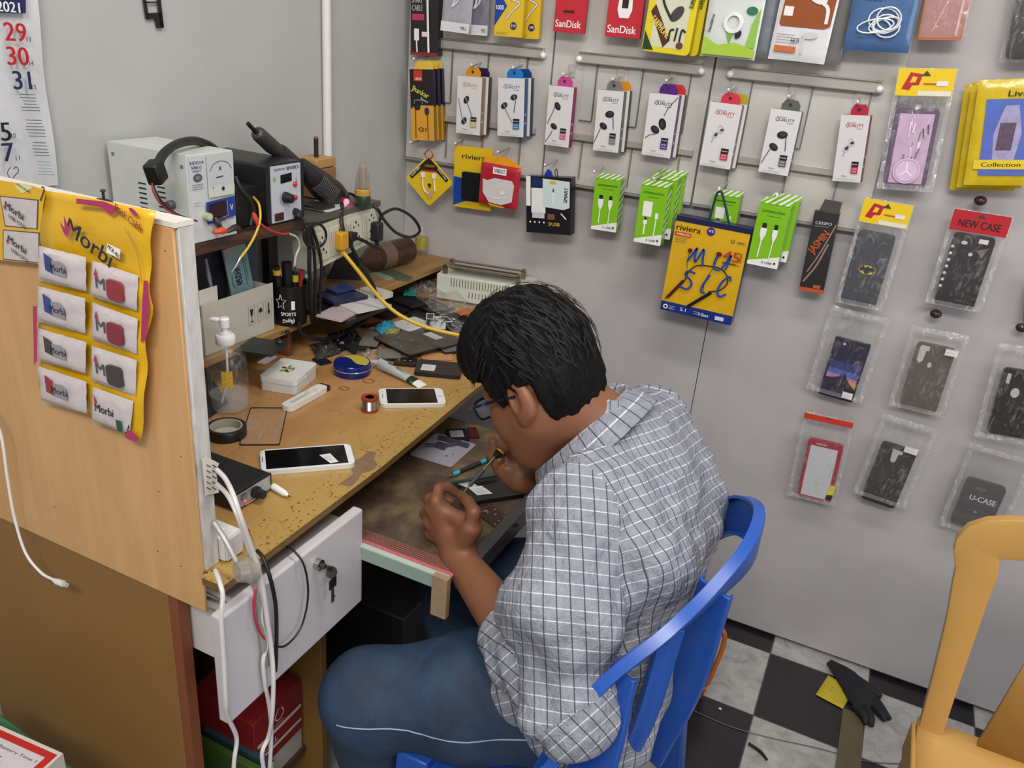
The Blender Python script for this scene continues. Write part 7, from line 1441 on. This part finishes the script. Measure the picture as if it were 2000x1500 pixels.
for q in (((146, 464), (137, 450), (130, 430), (143, 446)), ((148, 462), (140, 440), (139, 418), (148, 440)), ((149, 456), (148, 442), (151, 430), (153, 441))): g.fp([UV(*p_) for p_ in q], MG)
g.fp([UV(224, 472), UV(250, 484), UV(248, 502), UV(222, 490)], WH); g.ft('MCR-401', *UV(236, 487), .016, INK, .10, ang=-.3)
g.fs([UV(258, 440), UV(282, 490), UV(292, 550)], .0016, M('#b98a12', .4)); g.build('print', t, label='dark lettering with magenta flame')
PK = [((86, 478), (178, 500), (178, 566), (84, 545)), ((84, 556), (176, 580), (176, 648), (82, 625)), ((84, 638), (178, 665), (176, 726), (84, 700)), ((84, 712), (178, 742), (178, 804), (90, 780)), ((190, 506), (280, 536), (276, 604), (186, 575)), ((190, 588), (278, 620), (276, 688), (188, 658)), ((188, 672), (276, 700), (274, 770), (188, 740)), ((190, 752), (270, 780), (262, 845), (188, 818))]
CLS = ['#2c3f74', '#2a3f80', '#3d3534', '#8c2c36', '#8a2a34', '#7c2634', '#3c3434', '#c9bfc3']
for i, q in enumerate(PK):
    gp = G(w_, h_); c = [UV(*p_) for p_ in q]; x_ = [(a-.5)*w_ for a, b in c]; z_ = [(b-.5)*h_ for a, b in c]
    def f(u, v): return (x_[3]*(1-u)*(1-v)+x_[2]*u*(1-v)+x_[0]*(1-u)*v+x_[1]*u*v, -.0068-.006*((1-(2*u-1)**4)*(1-(2*v-1)**4))**.5-.0012*noise.noise(Vector((u*7+i, v*5, 1))), z_[3]*(1-u)*(1-v)+z_[2]*u*(1-v)+z_[0]*(1-u)*v+z_[1]*u*v)
    gp.sheet(f, 12, 10, PKT); pk = gp.build('pocket', t, label='crinkled clear pocket')
    an = math.atan2(z_[1]-z_[0], x_[1]-x_[0]); cx_, cz_ = sum(x_)/4, sum(z_)/4; pw = abs(x_[1]-x_[0]); ph = abs(z_[0]-z_[3])
    g = G(pw, ph, -.0135); M_ = T((cx_, 0, cz_)) @ R_(-an, 'Y')
    if i < 4: g.fp([(.24, .42), (.42, .36), (.42, .78), (.26, .88)], M(CLS[i], .3)); g.fp([(.42, .36), (.70, .34), (.70, .66), (.62, .74), (.42, .72)], M('#8d8890', .3)); g.ft('Morbi', .54, .54, .17, INK, .34)
    elif i < 7: g.prism(rr(pw*.34, ph*.52, .005, 3, pw*.16, -ph*.02), -.017, -.0135, M(CLS[i], .25)); g.ft('M', .30, .52, .3, INK2, .2); g.fp([(.18, .7), (.24, .9), (.27, .6)], MG)
    else: g.ft('Morbi', .42, .55, .22, INK, .46, slant=.1); g.fp([(.20, .62), (.22, .9), (.28, .7)], MG); g.fr(.72, .12, .86, .42, M('#1d4a38', .3))
    g.lines(.1, .82, .18, .15, 2, GREY, .0006); g.build('adapter', pk, M_)
m2, w2, h2 = strip_frame(((-70, 345), (86, 370), (76, 514), (-70, 505))); t = thing('blister_strip', 'yellow blister strip with two white pockets at the left frame edge', 'blister pack', m2); UV = lambda x, y: uvp(m2, w2, h2, -YP, 1, x, y)
g = G(w2, h2); g.prism([((a-.5)*w2, (b-.5)*h2) for a, b in [UV(*q) for q in ((-70, 345), (0, 352), (60, 362), (90, 372), (84, 400), (80, 440), (76, 515), (0, 508), (-70, 500))]], 0, .0006, YS); g.build('card', t)
g = G(w2, h2); g.fp([UV(28, 362), UV(52, 358), UV(66, 366), UV(44, 378)], M('#d8cf9c', .3)); g.ft('ORIGINAL', *UV(47, 368), .03, INK2, .16); g.fs([UV(82, 366), UV(88, 368), UV(80, 392)], .002, M('#5b3412', .4)); g.build('print', t)
for q in (((2, 384), (74, 392), (72, 446), (12, 440)), ((8, 450), (76, 456), (76, 512), (8, 505))):
    c = [UV(*p_) for p_ in q]; g = G(w2, h2); g.fp([(a, b) for a, b in [UV(*p_) for p_ in [(q[0][0]-2, q[0][1]-2), (q[1][0]+2, q[1][1]-2), (q[2][0]+2, q[2][1]+2), (q[3][0]-2, q[3][1]+2)]]], INK2); g.fp(c, PKT); pk = g.build('pocket', t)
    g = G(w2, h2, -.002); cx_, cy_ = (q[0][0]+q[2][0])/2, (q[0][1]+q[2][1])/2; g.ft('Morbi', *UV(cx_-6, cy_-4), .085, INK, .22, ang=-.05); g.ft('USB-OTG', *UV(cx_, cy_+17), .045, INK, .2, ang=-.05); g.fp([UV(cx_-24, cy_-6), UV(cx_-27, cy_-16), UV(cx_-20, cy_-8)], MG); g.build('print', pk)
g = G(); p_ = on(1, 1.350, 214, 392); p_ = on(2, ptop+.0025, 217, 396); g.ell((0, 0, .003), (.014, .006, .003), BK); g.cyl((0, 0, .004), (0, 0, .014), .0016, BK); g.ell((0, 0, .015), (.0032, .0032, .0018), BK); one(g, 'push_pin', 'black pin clip on top of the partition above the yellow strip', 'pin', T((p_.x, -1.357, ptop+.0025)))
# hanging white lead with plug, left
t = thing('charging_cable', 'white charging lead hanging down the plywood face at the left', 'cable'); P_ = [on(1, 1.0, 0, 0)]*0+[on(1, -1.385, *q) for q in ((-20, 800), (2, 850), (14, 930), (28, 1010), (50, 1080), (80, 1118), (104, 1132))]
g = G(); g.tube(P_, .0021, WH, n=8); g.build('cord', t); g = G(); g.tube([P_[-1], on(1, -1.385, 112, 1136), on(1, -1.385, 124, 1140)], [.0025, .0048, .0048], WH, n=12, k=1); g.tube([on(1, -1.385, 124, 1140), on(1, -1.385, 131, 1143)], .0035, LG, n=8, k=1); g.build('connector', t)
# ================================================================ CABLES AND TAG AT THE DRAWER
TG = thing('cable_tag', 'white printed label wrapped round the partition edge', 'label'); g = G(); V = [on(0, .5695, *q) for q in ((395, 896), (404, 892), (428, 905), (422, 922), (428, 962), (402, 968))]; g.add(V+[v+Vector((-.001, 0, 0)) for v in V], [tuple(range(6)), tuple(range(11, 5, -1))]+[(i, i+6, (i+1) % 6+6, (i+1) % 6) for i in range(6)], M('#c9c3ba', .5)); g.build('paper', TG)
g = G(); 
for i in range(5):
    for j in range(2): a = on(0, .5702, 404+j*11, 908+i*11); b = on(0, .5702, 411+j*11, 912+i*11); g.tube([a, b], .0008, INK2, n=4, k=1)
g.build('print', TG)
WC = M('#c9c4c2', .4)
X1, X2 = .636, .645
cable_thing('white_cable', 'white cable curving from the tag over the drawer front, upper of the pair', [(.575, 424, 918), (.60, 440, 935), (.63, 455, 965), (X2, 470, 1010), (X2, 488, 1060), (X2, 503, 1105), (X2, 514, 1150), (X2, 522, 1210), (X2, 530, 1265), (.65, 534, 1330), (.65, 531, 1400), (.64, 524, 1440), (.64, 512, 1470), (.64, 516, 1510)], .0032, WC)
cable_thing('white_cable', 'white cable curving from the tag over the drawer front, lower of the pair', [(.575, 424, 946), (.61, 445, 968), (.635, 465, 1010), (X1, 482, 1060), (X1, 498, 1105), (X1, 508, 1160), (X1, 512, 1215), (X1, 522, 1255), (X1, 514, 1290), (X1, 517, 1330), (X1, 526, 1380), (X1, 530, 1430), (X1, 526, 1510)], .0030, WC)
cable_thing('white_cable', 'white cable hanging alone down the near end of the drawer', [(.604, 421, 1114), (.625, 430, 1140), (.634, 435, 1165), (X1, 432, 1210), (X1, 437, 1290), (X1, 441, 1370), (.63, 444, 1398), (.625, 462, 1440), (.625, 458, 1480), (.625, 455, 1520)], .0031, WC)
cable_thing('black_cable', 'thick black cable hanging beside the white ones over the drawer', [(.607, 502, 1075), (.622, 514, 1090), (X1, 528, 1130), (X1, 538, 1180), (X1, 540, 1230), (X1, 539, 1285), (.63, 538, 1310)], .0028, CBK)
cable_thing('black_cable', 'thin black lead running over the desk edge and looping below the keys', [(.50, 495, 1012), (.55, 520, 1035), (.60, 558, 1066), (.622, 572, 1074), (.640, 592, 1100), (.640, 601, 1140), (.640, 600, 1180), (.640, 590, 1220), (.640, 575, 1245), (.640, 555, 1262), (.640, 535, 1262)], .0016, CBK)
cable_thing('red_wire', 'thin red wire looping on the drawer front by the white cables', [(.636, 500, 1150), (.637, 495, 1175), (.637, 497, 1205), (.637, 505, 1230), (.637, 516, 1248)], .0018, M('#a82a44', .4)); cable_thing('red_wire', 'red wire leaving the small control box down to the desk edge', [(.50, 478, 995), (.53, 484, 1025), (.58, 490, 1060), (.60, 494, 1090)], .0016, M('#b03428', .4))
cable_thing('grey_tube', 'translucent grey tube running from the partition to the clear plug', [(.57, 418, 1020), (.59, 440, 1055), (.615, 466, 1105)], .0042, M('#a09694', .2, 0, .8, 0)); cable_thing('grey_tube', 'grey flat cable hanging behind the white ones below the clear plug', [(.632, 492, 1130), (.634, 505, 1170), (.634, 512, 1240), (.634, 520, 1300)], .0045, M('#8f8a86', .4))
t = thing('clear_plug', 'clear plastic plug hanging with the cables over the desk edge', 'plug'); a, b = on(0, .63, 462, 1118), on(0, .64, 500, 1108); g = G(); g.tube([a, a.lerp(b, .45), a.lerp(b, .5), b], [.013, .016, .018, .016], M('#a39c92', .12, 0, .55, 0, .3, .4, 60), k=1, n=18); g.build('plug_body', t); g = G(); g.tube([a.lerp(b, .3), a.lerp(b, .7)], [.008, .008], M('#5c544a', .4), k=1, n=12); g.build('core', t)
# ================================================================ INSIDE THE CABINET
RB = M('#7e1f22', .4); WB = M('#a8a4a0', .5)
t = thing('white_carton', 'plain white carton at the bottom of the open cabinet', 'box', T((.38, -1.12, .136))); g = G(); g.box(-.08, .075, -.06, .068, .0005, .055, WB); g.build('carton', t, bevel=.001)
t = thing('red_carton', 'red carton with white bands and a logo stacked on the white carton', 'box', T((.38, -1.12, .1925))); g = G(); g.box(-.08, .078, -.065, .066, 0, .125, RB); g.build('carton', t, bevel=.001)
g = G(.131, .125); g.fr(.05, .18, .98, .24, M('#c5bab6', .5)); g.fr(.05, .46, .98, .53, M('#c5bab6', .5)); g.fs([(.5, .86), (.42, .72), (.5, .64), (.6, .72), (.56, .84)], .003, M('#c5bab6', .5)); g.lines(.4, .6, .6, .57, 2, M('#c5bab6', .5)); g.ft('CELL', .3, .34, .10, M('#c5bab6', .5), .3); g.build('print', t, T((.0785, .0005, .0625)) @ R_(PI/2, 'Z'))
for i, (cl, lab) in enumerate((('#46602a', 'green book standing in the cabinet in front of the red carton'), ('#2c4a52', 'dark teal book standing beside the green one in the cabinet'))):
    a = on(0, .50+.012*0, 500+28*i, 1490); t = thing('book', lab, 'book', T((.44, -1.215+.028*i, .136))); g = G(); g.box(-.10, .06, -.006, .006, .0005, .125-.01*i, M(cl, .5)); g.build('cover', t, bevel=.0008); g = G(); g.box(-.098, .0605, -.004, .004, .002, .124-.01*i, M('#b8b48c', .6)); g.build('pages', t)
t = thing('black_pouch', 'black pouch lying in the dark of the open cabinet', 'pouch', T((.33, -1.26, .137))); g = G(); pillow(g, .15, .1, .05, M('#1d1a1e', .5), seed=3, wr_=.004); g.v = [(x, y, z+.05) for x, y, z in g.v]; g.build('pouch', t); 
# under the desk: dark clutter by the man's feet
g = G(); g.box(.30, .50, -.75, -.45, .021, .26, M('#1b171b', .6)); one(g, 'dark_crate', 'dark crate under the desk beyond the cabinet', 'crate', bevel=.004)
# ================================================================ GREEN TABLE AND BOX, LOWER LEFT
zt = .46; P_ = [on(2, zt, *q) for q in ((-40, 1362), (0, 1392), (148, 1502), (210, 1548))]; a, b = P_[0], P_[3]; dx = (b-a).normalized(); nn = Vector((dx.y, -dx.x, 0)); 
if nn.y > 0: nn = -nn
t = thing('green_stool', 'green moulded stool top at the bottom left corner', 'stool', T((0, 0, 0))); GM = M('#3f7a52', .4); c4 = [a, b, b+nn*.32, a+nn*.32]; g = G(); g.add([(*p_.xy, zt) for p_ in c4]+[(*p_.xy, zt-.02) for p_ in c4], [(0, 1, 2, 3), (7, 6, 5, 4), (0, 4, 5, 1), (1, 5, 6, 2), (2, 6, 7, 3), (3, 7, 4, 0)], GM); g.build('seat', t, bevel=.004)
cc_ = sum(c4, Vector())/4
for p_ in c4: g = G(); q_ = p_.lerp(cc_, .12); g.tube([(*q_.xy, zt-.021), (q_.x, q_.y, .002)], [.018, .014], GM, k=1, n=10); g.build('leg', t)
m, w_, h_ = quad(((-116, 1366), (112, 1470), (40, 1560), (-200, 1450)), zt+.045, 2); t = thing('printed_box', 'white box with red border and printing lying on the green stool', 'box', m); g = G(w_, h_); g.box(-w_/2, w_/2, 0, .044, -h_/2, h_/2, M('#b9b0a8', .45)); g.fr(0, 0, 1, 1, M('#cbbfb8', .4)); g.fr(.02, .02, .98, .93, M('#b3241f', .4)); g.fr(.03, .03, .93, .80, M('#c3bcc2', .4))
g.ft('Battery Time ?', .76, .66, .07, INK2, .3); g.lines(.5, .72, .5, .38, 3, INK2, .0009); g.ft('NOVA', .52, .30, .24, M('#2b2a66', .4), .5); g.build('carton', t, bevel=.0012)
# ================================================================ ON THE FLOOR BY THE WALL
p_ = on(2, 0, 1350, 1352); t = thing('plastic_jug', 'orange-rimmed clear plastic jug behind the blue chair by the wall', 'jug', T(p_)); OR = M('#b5642a', .35)
g = G(); g.lathe([(0, .002), (.030, .002), (.034, .03), (.033, .034)], M('#8a4026', .4), n=28); g.lathe([(.033, .034), (.036, .038), (.034, .042)], OR, n=28); g.build('base', t, label='red-brown base'); g = G(); g.lathe([(.033, .042), (.036, .09), (.036, .145), (.034, .15)], M('#7d8a94', .15, 0, .45, 0, .2), n=28); g.build('jug_body', t); g = G(); g.lathe([(.030, .11), (.037, .112), (.037, .15), (.030, .152)], M('#2b4a80', .4), n=28); g.build('blue_band', t, label='blue band')
ra = [on(2, 0, 1373, 1340)+Vector((0, 0, .04)), Vector((p_.x+.042, p_.y+.01, .10)), Vector((p_.x+.048, p_.y+.02, .16)), Vector((p_.x+.040, p_.y+.02, .20)), Vector((p_.x+.0, p_.y+.02, .215))]; ra[0] = Vector((p_.x+.034, p_.y, .045)); g = G(); g.tube([v-p_ for v in ra], .006, OR, n=10); g.build('handle', t, label='orange handle')
g = G(); g.lathe([(0, 0), (.018, 0), (.018, .03), (.012, .034), (0, .034)], BK, n=22, c=(0, 0, .155)); g.box(.010, .0185, -.010, .008, .160, .178, WH); g.build('cap', t)
t = thing('work_glove', 'black crumpled glove lying on the floor against the wall', 'glove', T((0, 0, 0))); q_ = [on(2, .01, *q) for q in ((1618, 1296), (1652, 1325), (1680, 1365), (1700, 1385))]
g = G(); g.tube(q_, [.012, .034, .040, .026], M('#15131a', .75, 0, 1, 0, .15, .4), n=14, k=5, flat=.5); g.v = [(x, y, max(.0015, .004+(z-.01)*.45+.012)) for x, y, z in g.v]; g.build('palm', t)
for e_ in (((1690, 1350), (1715, 1375), (1738, 1405)), ((1700, 1372), (1722, 1395), (1728, 1408)), ((1690, 1385), (1700, 1402), (1702, 1418)), ((1660, 1320), (1700, 1345), (1722, 1362)), ((1672, 1380), (1688, 1400), (1690, 1414))):
    g = G(); g.tube([on(2, .012, *e_[0]), on(2, .014, *e_[1]), on(2, .008, *e_[2])], [.014, .011, .006], M('#15131a', .75, 0, 1, 0, .15, .4), n=10); g.v = [(x, y, max(.001, z)) for x, y, z in g.v]; g.build('finger', t)
t, w_, h_ = flat('sachet', ((1612, 1320), (1645, 1330), (1672, 1398), (1600, 1352)), .006, 'yellow and white foil sachet lying on a black floor tile beside the glove', 'sachet'); g = G(w_, h_); pillow(g, w_, h_, .006, M('#b9a524', .35, 0, 1, 0, .15, .5, 50), seed=9); g.fp([(.62, .02), (.98, .02), (.98, .5), (.66, .35)], M('#c6bdc4', .4)); g.v = [(x, y+.003 if i < 999999 else y, z) for i, (x, y, z) in enumerate(g.v)]; g.lines(.3, .55, .6, .4, 2, INK2, .0009); g.build('sachet', t)
m, w_, h_ = quad(((1646, 1392), (1684, 1396), (1722, 1560), (1626, 1560)), .006, 2); 
c4 = [on(2, 0, *q) for q in ((1646, 1385), (1686, 1400), (1680, 1520), (1628, 1520))]; g = G(); g.add([(*p_.xy, .004) for p_ in c4]+[(*p_.xy, .0006) for p_ in c4], [(0, 3, 2, 1), (4, 5, 6, 7), (0, 1, 5, 4), (1, 2, 6, 5), (2, 3, 7, 6), (3, 0, 4, 7)], M('#5b5138', .5, 0, 1, 0, .15)); one(g, 'wooden_strip', 'flat olive brown strip of board lying on the floor tiles', 'board')
g = G(); g.tube([on(2, .004, 1462, 1452), on(2, .004, 1485, 1468), on(2, .004, 1498, 1484)], [.0036, .0040, .003], BK, n=10, k=2); one(g, 'floor_pen', 'black pen lying on a white floor tile near the blue chair', 'pen')
g = G(); g.tube([on(2, .0018, *q) for q in ((1310, 1362), (1370, 1395), (1430, 1420), (1500, 1440), (1600, 1462), (1700, 1488), (1790, 1492))], .0013, M('#5c5650', .5), n=6); one(g, 'floor_wire', 'thin grey wire trailing across the checkered floor', 'wire')
g = G(); g.ell((0, 0, .003), (.004, .003, .003), WH, n=8); one(g, 'paper_crumb', 'tiny white crumb on the black tile behind the chair', 'scrap', T(on(2, 0, 1406, 1386)))
